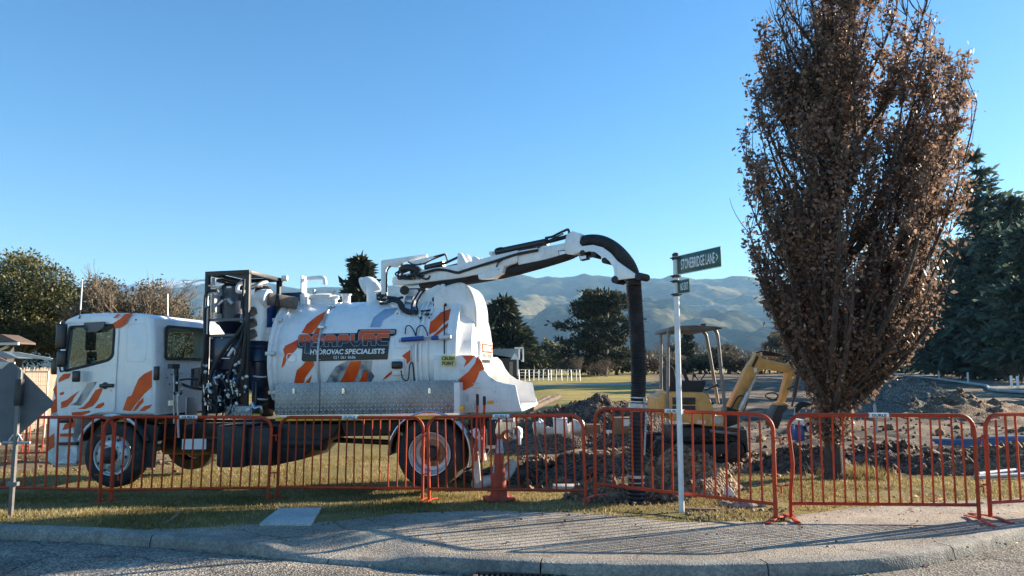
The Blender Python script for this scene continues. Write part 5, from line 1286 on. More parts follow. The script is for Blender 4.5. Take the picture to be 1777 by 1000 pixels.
def barrier_proto(bent=False):
    t = empty('crowd_barrier', Matrix.Identity(4))
    r = .16
    leg = [Vector((0, 0, .02)), Vector((0, 0, .45))] if not bent else smooth_path([Vector((0, 0, .02)), Vector((.0, .0, .25)), Vector((.035, .0, .55)), Vector((.02, 0, .78))], 4)
    pts = leg + arcpts(r, BH - r, r, math.pi, math.pi / 2) + arcpts(BL - r, BH - r, r, math.pi / 2, 0) + [Vector((BL, 0, .02))]
    MB().tube(pts, .0215, 10).build('frame', M_bar, t)
    MB().cyl((.0, 0, .17), (BL, 0, .17), .018, 10).build('bottom_rail', M_bar, t)
    bar = MB().cyl((0, 0, .17), (0, 0, BH - .01), .0118, 8).mesh('bar')
    for i in range(16):
        x = .13 + i * (BL - .26) / 15; o = link('bar', bar, M_bar, t, (x, 0, 0))
        o.rotation_euler = (R(random.gauss(0, .5)), R(random.gauss(0, .55)), 0)
        if i in (0, 15): o.scale.z = .955
    foot = MB(); foot.prism([(-.03, -.26, .0), (.03, -.26, .0), (.03, -.05, .02), (.03, .05, .02), (.03, .26, 0), (-.03, .26, 0), (-.03, .05, .02), (-.03, -.05, .02)], (0, 0, .012))
    fm = foot.mesh('foot', bevel=.003)
    for x in (0, BL): link('foot', fm, M_bar, t, (x, 0, .004))
    hk = MB().tube([Vector((0, 0, 0)), Vector((.05, 0, 0)), Vector((.055, 0, -.07))], .009, 6).mesh('hook')
    ey = MB().tube([Vector((-.035 + .028 * math.cos(a), .028 * math.sin(a), 0)) for a in np.linspace(0, 2 * math.pi, 12, endpoint=False)], .007, 6, closed=True).mesh('eye')
    for z in (.86, .36): link('hook', hk, M_bar, t, (BL + .015, 0, z)); link('eye', ey, M_bar, t, (-.015, 0, z))
    pl = MB(); pl.lathe([(-.115, .0225), (-.115, .0245), (.115, .0245), (.115, .0225)], (BL * .49, 0, BH), (1, 0, 0), 20, 0, 2 * math.pi); p = pl.build('name_plate', M_whiteprint, t)
    v, f = fit(text_shape('GURLE', 0, .03), -.085, -.016, .085, .016)
    def wrap(a, c):
        w = c / .0255; return Vector((BL * .49 + a, -.0255 * math.cos(w), BH + .0255 * math.sin(w)))
    from_shape('lettering', strips((v, f), .006), wrap, M_blackprint, p)
    return t
proto = barrier_proto(); proto2 = barrier_proto(True)
def foot_at(px, ytop, yfoot):
    Y = 1.1 * F / (yfoot - ytop); p = W(px, yfoot, Y); return Vector((p.x, p.y, 0))
bars = [  # left foot (px, top, foot), right foot, label
    ((-150, 716, 851), (193, 725, 869), 'orange barrier at the left edge of the picture, behind the diamond road sign', False),
    ((172, 727, 872), (465, 726, 865), 'orange barrier in front of the truck cab and front wheel', False),
    ((481, 727, 865), (733, 722, 862), 'orange barrier below the tread plate lockers of the truck', False),
    ((745, 721, 863), (1017, 718, 868), 'orange barrier behind the traffic cone, across the rear wheel', False),
    ((1033, 719, 869), (1346, 716, 892), 'orange barrier crossed by the white street sign post', False),
    ((1373, 718, 893), (1699, 719, 896), 'orange barrier with a bent leg in front of the brown leaved tree', True),
    ((1719, 726, 900), (2010, 730, 892), 'orange barrier cut off by the right edge of the picture', False)]
for i, (a, b_, lab, bent) in enumerate(bars):
    p, q = foot_at(*a), foot_at(*b_)
    if i == 0: p = Vector((-8.05, 10.55, 0))
    p.z = gz(p.x, p.y); q.z = gz(q.x, q.y)
    if i >= 4:
        p.z = max(p.z, 0) + .006; q.z = q.z + .006
    d = (q - p); L = d.length; ux = d.normalized(); uz = Vector((0, 0, 1)); uz = (uz - ux * uz.dot(ux)).normalized(); uy = uz.cross(ux)
    M4 = Matrix(((ux.x * L / BL, uy.x, uz.x, p.x), (ux.y * L / BL, uy.y, uz.y, p.y), (ux.z * L / BL, uy.z, uz.z, p.z), (0, 0, 0, 1)))
    if bent: o = proto2
    elif i == 0: o = proto
    else: o = copy_tree(proto)
    o.matrix_world = M4 @ Matrix.Rotation(R((0, .8, -1.2, .6, -.7, 1.0, .4)[i]), 4, 'X')
    tag(o, lab, 'barrier', 'orange barriers along the path')
# two more barriers standing behind the cab
for k, (x, y, rz, lab) in enumerate(((-10.25, 15.6, 12, 'orange barrier standing on soil behind the bumper of the truck, nearer the cab'), (-12.3, 16.6, -55, 'orange barrier standing askew behind the diamond sign, farther back'))):
    o = copy_tree(proto); o.matrix_world = Mloc((x, y, gz(x, y) - .02), R(rz)); tag(o, lab, 'barrier', 'orange barriers behind the truck')

# ------------------------------------------------------------------ traffic cone
M_cone = mat('faded_orange_rubber', (.42, .055, .022), rough=.6, var=.2, scale=9, grime=((.22, .10, .07), .7, 10.0))
M_sleeve = mat('worn_reflective_sleeve', (.42, .46, .50), rough=.4, var=.3, scale=30, c2=(.20, .10, .08), contrast=(.25, .45))
cp_ = Gp(866, 870); cz_ = gz(cp_.x, cp_.y) + .012
cone = empty('traffic_cone', Mloc((cp_.x, cp_.y, cz_), R(14)), 'scuffed orange traffic cone with torn grey sleeve in front of the barrier', 'cone')
b = MB(); b.prism([(*p, .018) for p in rounded([(-.19, -.19), (.19, -.19), (.19, .19), (-.19, .19)], .05)], (0, 0, .035)); b.build('base', M_cone, cone, bevel=.008)
fm = MB().cyl((0, 0, -.012), (0, 0, .02), .022, 8).mesh('foot')
for x in (-.16, -.08, 0, .08, .16): link('foot', fm, M_cone, cone, (x, -.17, 0)); link('foot', fm, M_cone, cone, (x, .17, 0))
MB().lathe([(.05, .135), (.07, .118), (.10, .113), (.60, .060), (.84, .034), (.86, .026), (.862, .018), (.84, .016)], (0, 0, 0), (0, 0, 1), 28).build('body', M_cone, cone)
MB().lathe([(.62, .0595), (.622, .0615), (.80, .0425), (.802, .040)], (0, 0, 0), (0, 0, 1), 28, R(-10), R(230)).build('sleeve', M_sleeve, cone)
MB().lathe([(.36, .0875), (.361, .0895), (.47, .0775), (.471, .0755)], (0, 0, 0), (0, 0, 1), 10, R(240), R(300)).build('sleeve_patch', M_sleeve, cone)

# ------------------------------------------------------------------ street sign
M_post = mat('white_post_enamel', (.70, .72, .73), rough=.4, var=.06, scale=8, grime=((.4, .38, .34), .5, 14.0))
M_green = mat('sign_green', (.012, .075, .045), rough=.35, var=.12, scale=6, coat=.2)
sp_ = Gp(1183, 889)
sg_ = empty('street_sign', Mloc((sp_.x, sp_.y, sp_.z - .02)), 'white street name post with two green blades beside the path', 'street sign')
top_z = W(1177, 444, sp_.y).z - sp_.z + .02
MB().cyl((0, 0, -.1), (0, 0, top_z), .032, 16).build('post', M_post, sg_)
MB().lathe([(0, .040), (.03, .040), (.045, .02), (.047, 0)], (0, 0, top_z - .01), (0, 0, 1), 16).build('cap', M_black, sg_)
def lz(py): return W(1180, py, sp_.y).z - sp_.z + .02
dirb = Vector((.30, -.70, 0)).normalized()
def blade(zt_, zb_, ln, txt, name):
    nrm = Vector((-dirb.y, dirb.x, 0)); nrm = -nrm   # printed face towards the viewer's left
    s0 = dirb * .035
    b = MB(); b.prism([s0 + Vector((0, 0, zb_)) + nrm * .004, s0 + dirb * ln + Vector((0, 0, zb_)) + nrm * .004, s0 + dirb * ln + Vector((0, 0, zt_)) + nrm * .004, s0 + Vector((0, 0, zt_)) + nrm * .004], nrm * -.012)
    o = b.build(name, M_green, sg_, bevel=.002)
    h = zt_ - zb_
    sh = fit(text_shape(txt, 0, .012), .04 * ln + .045, zb_ + h * .22, ln * .955, zb_ + h * .78)
    from_shape('lettering', sh, lambda a, c: s0 + dirb * a + Vector((0, 0, c)) + nrm * .0075, M_whiteprint, o)
    for z in (zb_, zt_): MB().bar(s0 + Vector((0, 0, z)), s0 + dirb * ln + Vector((0, 0, z)), .020, .006).build('edge_channel', M_galv, o)
    return o
blade(lz(446), lz(477.5), .77, 'STONEBRIDGE LANE >', 'street_blade')
blade(lz(488), lz(511), .21, 'NO EXIT', 'no_exit_blade')
cl = MB().lathe([(-.016, .036), (-.016, .044), (.016, .044), (.016, .036)], (0, 0, 0), (0, 0, 1), 16).mesh('clamp')
for py in (449, 480, 489, 512): link('clamp', cl, M_black, sg_, (0, 0, lz(py)))
bo_ = MB().cyl((-.07, 0, 0), (.05, 0, 0), .009, 6).mesh('clamp_bolt')
for py in (449, 480, 489, 512): link('clamp_bolt', bo_, M_black, sg_, (0, -.03, lz(py)))

# ------------------------------------------------------------------ diamond road sign seen from behind
M_alu = mat('dull_sign_back', (.11, .125, .14), rough=.55, metal=.2, var=.12, scale=5, grime=((.22, .21, .19), .5, 6.0))
dp = Gp(18, 897)
ds_ = empty('diamond_road_sign', Mloc((dp.x, dp.y, dp.z - .03)), 'grey back of a diamond road sign on a thin steel post', 'road sign')
MB().box((-.02, -.02, 0), (.02, .02, 1.62)).build('post', M_tube, ds_, bevel=.003)
zc_ = W(12, 701, dp.y).z - dp.z + .03; h_ = .475
b = MB(); b.prism([Vector((-.135 + a * .985, .035 + a * .17, zc_ + c)) for a, c in rounded([(-h_, 0), (0, h_), (h_, 0), (0, -h_)], .05)], (0, .004, 0)); b.build('sign_plate', M_alu, ds_)
b = MB(); b.box((-.035, -.03, zc_ - .02), (.035, .03, zc_ + .27)); b.build('bracket', M_black, ds_, bevel=.006)
b = MB(); b.cyl((-.14, 0, zc_ - .42), (.16, 0, zc_ - .42), .014, 8); b.cyl((-.07, 0, zc_ - .40), (-.02, 0, zc_ - .33), .012, 8); b.cyl((.07, 0, zc_ - .40), (.02, 0, zc_ - .33), .012, 8); b.build('cross_clamp', M_galv, ds_)
MB().box((-.06, -.024, .36), (.06, .024, .40)).build('base_clamp', M_tube, ds_)

# ------------------------------------------------------------------ mini excavator
M_cat = mat('worn_yellow_paint', (.62, .355, .11), rough=.55, var=.14, scale=5, grime=((.26, .19, .12), .9, 4.0))
M_canopy = mat('grey_brown_canopy', (.11, .10, .09), rough=.6, var=.2, scale=6)
EY = 13.5
ep = W(1205, 793, EY)
ez = gz(ep.x, ep.y + .5)
excav = empty('mini_excavator', Mloc((ep.x, EY, min(ep.z, ez + .02))), 'small yellow excavator with open canopy and folded arm on bare soil', 'excavator')
e0 = excav.matrix_world.translation.copy()
def E(px, py, yl=0.0): return W(px, py, EY + yl) - e0
def epl(name, pts, y0, y1, m, bevel=.01, par=None): return MB().prism([E(a, c, y0) for a, c in pts], (0, y1 - y0, 0)).build(name, m, par or excav, bevel=bevel)
def ebox(b, a0, c0, a1, c1, y0, y1):
    p, q = E(a0, c0, y0), E(a1, c1, y0); return b.box((p.x, y0, p.z), (q.x, y1, q.z))
def track(y0, y1):
    tr = empty('track', Matrix.Identity(4)); tr.parent = excav; tr.matrix_basis = Matrix.Identity(4)
    A_, B_ = E(1153, 773, 0), E(1276, 773, 0); r = .19; cz = .21
    loop = []
    n = 12
    for t in np.linspace(math.pi / 2, 3 * math.pi / 2, n): loop.append(Vector((A_.x + r * math.cos(t), 0, cz + r * math.sin(t))))
    for t in np.linspace(-math.pi / 2, math.pi / 2, n): loop.append(Vector((B_.x + r * math.cos(t), 0, cz + r * math.sin(t))))
    k = len(loop)
    m_ = MB(); m_.add([Vector((p.x, y0, p.z)) for p in loop] + [Vector((p.x, y1, p.z)) for p in loop], [(i, (i + 1) % k, k + (i + 1) % k, k + i) for i in range(k)])
    o = m_.build('track_belt', M_rubber, tr); md = o.modifiers.new('thickness', 'SOLIDIFY'); md.thickness = .03
    L = B_.x - A_.x; per = 2 * L + 2 * math.pi * r; pad = MB().box((-.02, y0 - .004, 0), (.02, y1 + .004, .028)).mesh('track_pad')
    for i in range(40):
        s_ = per * i / 40
        if s_ < L: p, a = Vector((A_.x + s_, 0, cz + r)), 0
        elif s_ < L + math.pi * r: t = (s_ - L) / r; p = Vector((B_.x + r * math.sin(t), 0, cz + r * math.cos(t))); a = t
        elif s_ < 2 * L + math.pi * r: p, a = Vector((B_.x - (s_ - L - math.pi * r), 0, cz - r)), math.pi
        else: t = (s_ - 2 * L - math.pi * r) / r; p = Vector((A_.x - r * math.sin(t), 0, cz - r * math.cos(t))); a = math.pi + t
        o = link('track_pad', pad, M_rubber, tr, p); o.rotation_euler = (0, a, 0)
    for x, rr_ in ((A_.x, .15), (B_.x, .15)): MB().lathe([(-.02, 0), (-.02, rr_ * .5), (.0, rr_ * .55), (.0, rr_), (.2, rr_), (.2, 0)], (x, y0 + .02, cz), (0, 1, 0), 20).build('sprocket', M_black, tr)
    wl = MB().cyl((0, y0 + .03, 0), (0, y1 - .03, 0), .055, 14).mesh('road_wheel')
    for i in range(5): link('road_wheel', wl, M_black, tr, (A_.x + L * (i + .5) / 5, 0, cz - .12))
    MB().box((A_.x, y0 + .05, cz - .08), (B_.x, y1 - .05, cz + .10)).build('track_frame', M_black, tr, bevel=.01)
track(0, .28); track(1.12, 1.40)
b = MB(); ebox(b, 1165, 742, 1262, 770, .25, 1.15); b.build('undercarriage', M_black, excav, bevel=.02)
b = MB(); b.cyl(E(1208, 752, .7), E(1208, 741, .7), .38, 24); b.build('slew_ring', M_black, excav)
house = epl('house', [(1158, 680), (1222, 681), (1232, 690), (1241, 716), (1243, 722), (1257, 722), (1256, 741), (1228, 740), (1168, 730), (1160, 716)], .12, 1.28, M_cat, .03)
epl('rear_counterweight', [(1140, 690), (1160, 682), (1160, 716), (1150, 722), (1140, 718)], .2, 1.2, M_cat, .03)
b = MB(); ebox(b, 1167, 690, 1207, 702, .10, .125); b.build('vent_grille', M_black, house, bevel=.004)
b = MB(); ebox(b, 1167, 704.5, 1207, 716, .10, .125); b.build('vent_grille', M_black, house, bevel=.004)
from_shape('lettering', fit(text_shape('252', .2, .03), 1208, -735.5, 1225, -730), lambda a, c: E(a, -c, .115), M_whiteprint, house)
from_shape('worn_decal', flat_shape([neg([(1237, 725), (1252, 724), (1253, 733), (1247, 736), (1237, 733)])]), lambda a, c: E(a, -c, .115), M_greyprint, house)
epl('cowl', [(1183, 682), (1185, 664), (1192, 661), (1223, 660), (1226, 664), (1219, 683)], .3, 1.1, M_seat, .02)
epl('seat', [(1160, 680), (1158, 640), (1164, 633), (1170, 640), (1176, 668), (1196, 668), (1196, 680)], .45, .95, M_seat, .03)
epl('seat_side', [(1184, 642), (1188, 640), (1197, 662), (1192, 664)], .4, .5, M_seat, .01)
for (a, c, d_, e) in ((1202, 662, 1204, 642), (1214, 662, 1206, 652), (1216, 660, 1226, 646), (1226, 682, 1236, 700), (1222, 678, 1244, 669)):
    b = MB(); b.cyl(E(a, c, .5), E(d_, e, .5), .012, 8); b.ball(E(d_, e, .5), .03, 8); b.build('control_lever', M_plastic, excav)
for (pts, y) in (([(1147, 676), (1147, 600), (1147, 580), (1158, 577)], 1.1), ([(1159, 712), (1159, 640), (1159, 590), (1161, 576), (1170, 571), (1190, 570)], .15), ([(1246, 700), (1236, 640), (1227, 590), (1224, 580), (1216, 574), (1200, 572)], 1.1), ([(1258, 712), (1252, 650), (1246, 590), (1243, 577), (1238, 571), (1225, 570)], .15)):
    MB().tube(smooth_path([E(a, c, y) for a, c in pts], 5), .032, 10).build('canopy_post', M_tube, excav)
b = MB(); b.cyl(E(1147, 617, 1.1), E(1159, 617, .15), .018, 8); b.build('canopy_brace', M_tube, excav)
can = MB(); prof = [(1160, 575), (1163, 569), (1172, 565.5), (1205, 564.5), (1240, 566), (1254, 568.5), (1254, 570.5), (1235, 574), (1180, 575)]
can.prism([E(a, c, .0) for a, c in prof], (0, 1.35, 0)); can.build('canopy_roof', M_canopy, excav, bevel=.012)
MB().cyl(E(1216, 565, .2), E(1224, 564, .2), .03, 8).build('beacon', M_black, excav)
# arm: boom, stick and bucket in the middle of the machine
yb0, yb1 = .55, .78
epl('boom', [(1262, 716), (1266, 704), (1296, 640), (1311, 618), (1316, 609), (1321, 612), (1322, 622), (1340, 626), (1372, 633), (1374, 640), (1362, 646), (1340, 641), (1324, 642), (1314, 648), (1306, 662), (1282, 716)], yb0, yb1, M_cat, .012)
epl('boom_flange', [(1304, 636), (1313, 617), (1317, 620), (1308, 638)], yb0 - .012, yb0, M_black, .002)
from_shape('white_decal', flat_shape([neg([(1308, 639), (1313, 638), (1314, 645), (1309, 647)])]), lambda a, c: E(a, -c, yb0 - .016), M_whiteprint, excav)
epl('stick', [(1366, 634), (1382, 621), (1388, 620), (1391, 630), (1388, 644), (1378, 656), (1366, 690), (1358, 708), (1352, 706), (1358, 680), (1366, 650)], yb0 + .02, yb1 - .02, M_cat, .012)
b = MB(); b.cyl(E(1322, 614, .66), E(1352, 617, .66), .045, 12); b.cyl(E(1352, 617, .66), E(1384, 622, .66), .022, 10); b.build('stick_ram', M_plastic, excav)
b = MB(); b.cyl(E(1283, 712, .5), E(1298, 682, .5), .05, 12); b.cyl(E(1298, 682, .5), E(1312, 655, .5), .024, 10); b.build('boom_ram', M_steel, excav)
b = MB(); b.cyl(E(1386, 650, .5), E(1378, 690, .5), .04, 12); b.cyl(E(1378, 690, .5), E(1374, 706, .5), .02, 10); b.build('bucket_ram', M_plastic, excav)
for pts in ([(1268, 712), (1280, 690), (1290, 688), (1297, 695), (1290, 715)], [(1372, 634), (1384, 645), (1388, 655), (1382, 668), (1366, 676)], [(1330, 684), (1340, 682), (1350, 686), (1344, 694), (1331, 690), (1328, 685)], [(1312, 612), (1324, 610), (1340, 612), (1356, 616)]):
    MB().tube(smooth_path([E(a, c, .5) for a, c in pts]), .014, 6).build('hydraulic_hose', M_rubber, excav)
epl('bucket', [(1350, 704), (1366, 703), (1368, 710), (1360, 716), (1356, 730), (1350, 745), (1340, 740), (1341, 722)], .48, .88, M_black, .01)
epl('bucket_link', [(1350, 700), (1360, 698), (1372, 704), (1356, 712)], .5, .85, M_cat, .01)
epl('swing_bracket', [(1256, 722), (1262, 706), (1280, 712), (1284, 735), (1262, 742)], .5, .86, M_black, .02)
b = MB(); b.cyl(E(1232, 748, .1), E(1290, 755, .1), .03, 8); b.build('blade_arm', M_steel, excav)
epl('dozer_blade', [(1284, 748), (1296, 746), (1299, 785), (1288, 790)], .0, 1.4, M_black, .01)
# ------------------------------------------------------------------ heaps, clods, pipes and other things on the site
M_gravel = stone_mat('grey_gravel', (.07, .064, .054), (.16, .145, .118), (.33, .30, .25), 30, .05)
M_clay = stone_mat('brown_clay', (.13, .082, .050), (.23, .150, .095), (.36, .26, .175), 26, .06)
M_topsoil = stone_mat('dark_topsoil', (.055, .042, .033), (.11, .083, .063), (.20, .158, .125), 26, .06)
def heap(name, x, y, rx, ry, h, m, label, cat, seed=0, rz=0.0, sharp=1.0, rough=.25, skew=0.0):
    n, k = 64, 30; V = []; r_ = random.Random(seed); ca, sa = math.cos(rz), math.sin(rz)
    for j in range(k + 1):
        t = j / k
        for i in range(n):
            a = 2 * math.pi * i / n
            w = 1 + .22 * mnoise.noise((math.cos(a) * 1.3 + seed, math.sin(a) * 1.3, seed * 2.1))
            lx, ly = rx * t * w * math.cos(a), ry * t * w * math.sin(a)
            X_, Y_ = x + lx * ca - ly * sa, y + lx * sa + ly * ca
            pr = (1 - t) ** sharp if sharp >= 1 else 1 - t ** (1 / sharp)
            pr *= 1 + skew * lx / rx
            q = (X_ * 2.2 + seed, Y_ * 2.2, seed)
            nz = mnoise.fractal(q, .9, 2.0, 5) * rough * h * (1 - t ** 4) + .35 * rough * h * mnoise.noise((X_ * 9, Y_ * 9, seed)) * (1 - t ** 3)
            V.append((X_, Y_, gz(X_, Y_) + max(0, h * pr + nz) - .03 * (t > .97) - (.05 if j == k else 0)))
    Fq = [(j * n + i, j * n + (i + 1) % n, (j + 1) * n + (i + 1) % n, (j + 1) * n + i) for j in range(k) for i in range(n)]
    o = np_mesh(name, V, Fq, m, smooth=True)
    if label: tag(o, label, cat)
    rs_ = np.random.RandomState(seed + 300); Va = np.array(V); pick = rs_.randint(0, len(Va), 260); Vc, Fc = [], []
    oc = np.array([(0, 0, 1), (1, 0, 0), (0, 1, 0), (-1, 0, 0), (0, -1, 0), (0, 0, -1)], float); of = np.array([(0, 1, 2), (0, 2, 3), (0, 3, 4), (0, 4, 1), (5, 2, 1), (5, 3, 2), (5, 4, 3), (5, 1, 4)])
    smax = .035 + .03 * min(2.5, max(rx, ry))
    for k_, ii in enumerate(pick):
        s_ = smax * rs_.uniform(.15, 1.0) ** 2.2 + .008
        Vc.append(Va[ii] + rs_.normal(0, .05, 3) * np.array([1, 1, 0]) * max(rx, ry) * .5 + oc * (1 + .5 * (rs_.rand(6, 1) - .5)) * s_ * rs_.uniform(.6, 1.3, 3)); Fc.append(of + 6 * k_)
    st_ = np_mesh('stones', np.concatenate(Vc), np.concatenate(Fc), m, o); st_['kind'] = 'stuff'
    return o
q = W(1600, 716, 27); heap('gravel_pile', q.x, 27.5, 3.3, 3.4, 1.42, M_gravel, 'tall grey gravel pile behind the brown leaved tree', 'gravel pile', 2, 0, 1.25, .12)
q = W(1690, 712, 25); heap('gravel_pile', q.x, 25.8, 3.4, 2.2, .85, M_clay, 'low brown spoil pile sloping off beside the tall gravel pile', 'soil pile', 3, .2, 1.1, .2)
q = W(1185, 845, 10.3); heap('clay_mound', q.x, 10.42, .78, .55, .56, M_clay, 'rough brown clay mound beside the suction hose', 'soil mound', 4, 0, .6, .28)
q = W(1075, 855, 10.1); heap('clay_mound', q.x - .25, 10.25, .45, .32, .24, M_clay, 'small heap of clay and roots by the barrier joint', 'soil mound', 5, 0, .7, .4)
q = W(1030, 745, 17.5); heap('soil_heap', q.x, 18.5, 3.1, 2.0, 1.05, M_topsoil, 'long dark topsoil heap behind the white bags', 'soil heap', 6, .1, .8, .16)
q = W(1130, 735, 19); heap('soil_heap', q.x, 20.5, 2.6, 1.8, .8, M_clay, 'brown soil heap behind the hanging hose', 'soil heap', 8, 0, .9, .2)
q = W(960, 705, 24); heap('soil_heap', q.x, 24, 2.6, 1.6, .55, M_clay, 'low brown soil bank beside the timber poles', 'soil heap', 9, 0, .9, .3)
q = W(1560, 800, 12.6); heap('spoil_ridge', q.x, 12.9, 2.2, .55, .36, M_topsoil, 'dark spoil ridge along the trench behind the tree trunk', 'soil ridge', 11, R(-4), .65, .4)
q = W(1720, 800, 12.4); heap('spoil_ridge', q.x + .5, 12.6, 1.9, .6, .34, M_clay, 'lumpy brown spoil ridge below the blue pipes', 'soil ridge', 12, R(3), .65, .4)
q = W(1390, 790, 12.8); heap('spoil_ridge', q.x, 12.6, 1.0, .5, .34, M_topsoil, 'dark spoil lump between excavator bucket and tree', 'soil ridge', 13, 0, .65, .4)
q = W(960, 790, 13.2); heap('trench_bank', q.x, 13.2, 2.2, .7, .22, M_topsoil, 'low dark soil bank behind the grass by the cone', 'soil bank', 14, 0, .7, .4)

# loose clods and stones: far too many to count
def clods(areas, seed, name, m, label):
    r_ = np.random.RandomState(seed); V, Fc = [], []
    ico = np.array([(0, 0, 1), (.9, 0, .45), (.28, .85, .45), (-.72, .53, .45), (-.72, -.53, .45), (.28, -.85, .45), (.72, .53, -.45), (-.28, .85, -.45), (-.9, 0, -.45), (-.28, -.85, -.45), (.72, -.53, -.45), (0, 0, -1)])
    tf = [(0, 1, 2), (0, 2, 3), (0, 3, 4), (0, 4, 5), (0, 5, 1), (1, 6, 2), (2, 7, 3), (3, 8, 4), (4, 9, 5), (5, 10, 1), (6, 7, 2), (7, 8, 3), (8, 9, 4), (9, 10, 5), (10, 6, 1), (11, 7, 6), (11, 8, 7), (11, 9, 8), (11, 10, 9), (11, 6, 10)]
    tf = np.array(tf); k = 0
    for (n, x0, x1, y0, y1, s0, s1, zo) in areas:
        for i in range(n):
            x, y = r_.uniform(x0, x1), r_.uniform(y0, y1); s = s0 * (s1 / s0) ** (r_.rand() ** 2)
            v = ico * (1 + .45 * (r_.rand(12, 1) - .5)) * s * r_.uniform(.6, 1.3, 3)
            V.append(v + np.array([x, y, gz(x, y) + s * .25 + zo])); Fc.append(tf + k); k += 12
    o = np_mesh(name, np.concatenate(V), np.concatenate(Fc), m, smooth=False)
    tag(o, label, 'soil clods', kind='stuff')
clods([(700, .2, 4.5, 11.6, 16, .02, .09, 0), (900, 4.2, 10, 11.9, 15.5, .02, .10, 0), (160, .9, 2.9, 9.2, 10.6, .015, .05, 0), (240, 1.0, 3.2, 10.1, 11.6, .02, .06, 0.0), (500, 3, 16, 14, 24, .03, .12, 0), (240, -12, -6, 14, 20, .02, .07, 0)], 21, 'soil_clods', M_clay, 'scattered clods of soil over the dug ground')
clods([(260, -2.4, 5.4, 6.8, 8.8, .004, .014, .006), (120, -2.0, 2.5, 8.0, 9.0, .006, .02, .006), (150, 1.9, 3.2, 8.2, 8.9, .008, .03, 0)], 22, 'grit', M_gravel, 'loose grit scattered over the footpath')

# stones at the foot of the barrier
M_rock = stone_mat('grey_rock', (.15, .14, .13), (.24, .22, .20), (.36, .34, .31), 25, .01)
def rock(px, py, s, sx, lab, seed):
    p = Gp(px, py); b = MB(); b.ball((0, 0, 0), s, 12, (sx, .8, .62)); r_ = random.Random(seed)
    b.v = [tuple(Vector(v) * (1 + .28 * mnoise.noise(Vector(v) * 9 + Vector((seed, 0, 0))))) for v in b.v]
    o = b.build('rock', M_rock, None, loc=(p.x, p.y, p.z + s * .35)); tag(o, lab, 'rock', 'rocks under the barrier')
rock(1262, 880, .075, 1.2, 'leftmost grey rock under the barrier near the sign post', 1)
rock(1290, 882, .09, 1.7, 'largest flat grey rock under the barrier near the sign post', 2)
rock(1318, 879, .06, 1.3, 'small grey rock at the right end of the rock group', 3)
rock(1275, 872, .05, 1.1, 'smallest grey rock behind the flat one', 4)
# white utility cover on the verge, concrete block behind the barrier
M_conc = stone_mat('pale_concrete', (.40, .40, .39), (.50, .50, .48), (.60, .60, .58), 90, .003)
ps = [Gp(450, 914), Gp(540, 914), Gp(558, 886), Gp(484, 887)]
b = MB(); b.prism([Vector((p.x, p.y, p.z + .0)) for p in ps], (0, 0, .035)); o = b.build('utility_cover', M_conc, None, bevel=.006); tag(o, 'flat pale concrete utility cover set in the verge', 'utility cover')
p = Gp(985, 852); b = MB(); b.box((-.22, -.12, 0), (.22, .14, .09)); o = b.build('concrete_block', M_conc, None, bevel=.01, loc=p); tag(o, 'small white concrete block in the grass behind the barrier', 'concrete block')
# stick on the verge
M_bark0 = mat('dead_stick', (.22, .16, .10), rough=.9, var=.3, scale=20)
p, q = Gp(284, 912), Gp(312, 893)
b = MB(); b.tube(smooth_path([p + Vector((0, 0, .01)), p.lerp(q, .5) + Vector((.03, 0, .03)), q + Vector((0, 0, .05))]), [.012] * 7 + [.010] * 5 + [.008], 6); o = b.build('stick', M_bark0); tag(o, 'dry bent stick lying on the verge grass', 'stick')
# white ribbed duct lying behind the cone
M_duct = mat('white_ribbed_duct', (.66, .63, .58), rough=.6, var=.12, scale=9, grime=((.30, .25, .18), .6, 8.0))
pth = [Gp(826, 851) + Vector((0, 0, .09)), Gp(845, 846) + Vector((0, .05, .09)), Gp(868, 843) + Vector((0, .1, .10)), Gp(880, 840) + Vector((0, .15, .16)), Gp(888, 838) + Vector((.02, .2, .30))]
o = ribbed(pth, .085, 'ribbed_duct', M_duct, None, 18, .045, .01); tag(o, 'white ribbed drain duct lying on grass behind the cone', 'duct')
# bags, tub and boxes on the soil bank
M_bag = mat('white_plastic_sack', (.58, .58, .57), rough=.45, var=.1, scale=8)
M_card = mat('brown_cardboard', (.26, .16, .095), rough=.85, var=.12, scale=6)
def sack(px, py, Y, w, h, lab, seed):
    p = W(px, py, Y); z = gz(p.x, Y); b = MB(); b.ball((0, 0, 0), 1, 30, (w, w * .6, h))
    def cr(v):
        q = Vector((v[0] / w, v[1] / w, v[2] / h)); f = 1 + .45 * mnoise.noise(q * 1.4 + Vector((seed * 3.1, 0, 0))) + .30 * (abs(mnoise.noise(q * 3.5 + Vector((seed, 5, 0)))) - .2) + .12 * mnoise.noise(q * 9)
        return tuple(Vector(v) * f)
    b.v = [cr(v) for v in b.v]
    o = b.build('plastic_sack', M_bag, None, loc=(p.x, Y, p.z)); tag(o, lab, 'sack', 'white sacks on the soil bank')
sack(936, 742, 15.0, .14, .15, 'crumpled white sack closest to the truck chute', 1)
sack(954, 748, 15.1, .11, .08, 'small crumpled white sack between chute and white tub', 2)
sack(1003, 742, 14.9, .15, .17, 'tall crumpled white sack to the right of the white tub', 3)
sack(989, 746, 15.1, .09, .13, 'cream coloured sack leaning on the white tub', 4)
t_ = W(972, 752, 15.0); tub = empty('white_tub', Mloc((t_.x, 15.0, t_.z)), 'square white tub with a blue lid among white sacks', 'tub')
b = MB(); b.prism([(-.13, -.13, 0), (.13, -.13, 0), (.13, .13, 0), (-.13, .13, 0)], (0, 0, .27)); b.build('body', M_whiteprint, tub, bevel=.02)
b = MB(); b.box((-.14, -.14, .271), (.14, .14, .30)); b.build('lid', M_whiteprint, tub, bevel=.006)
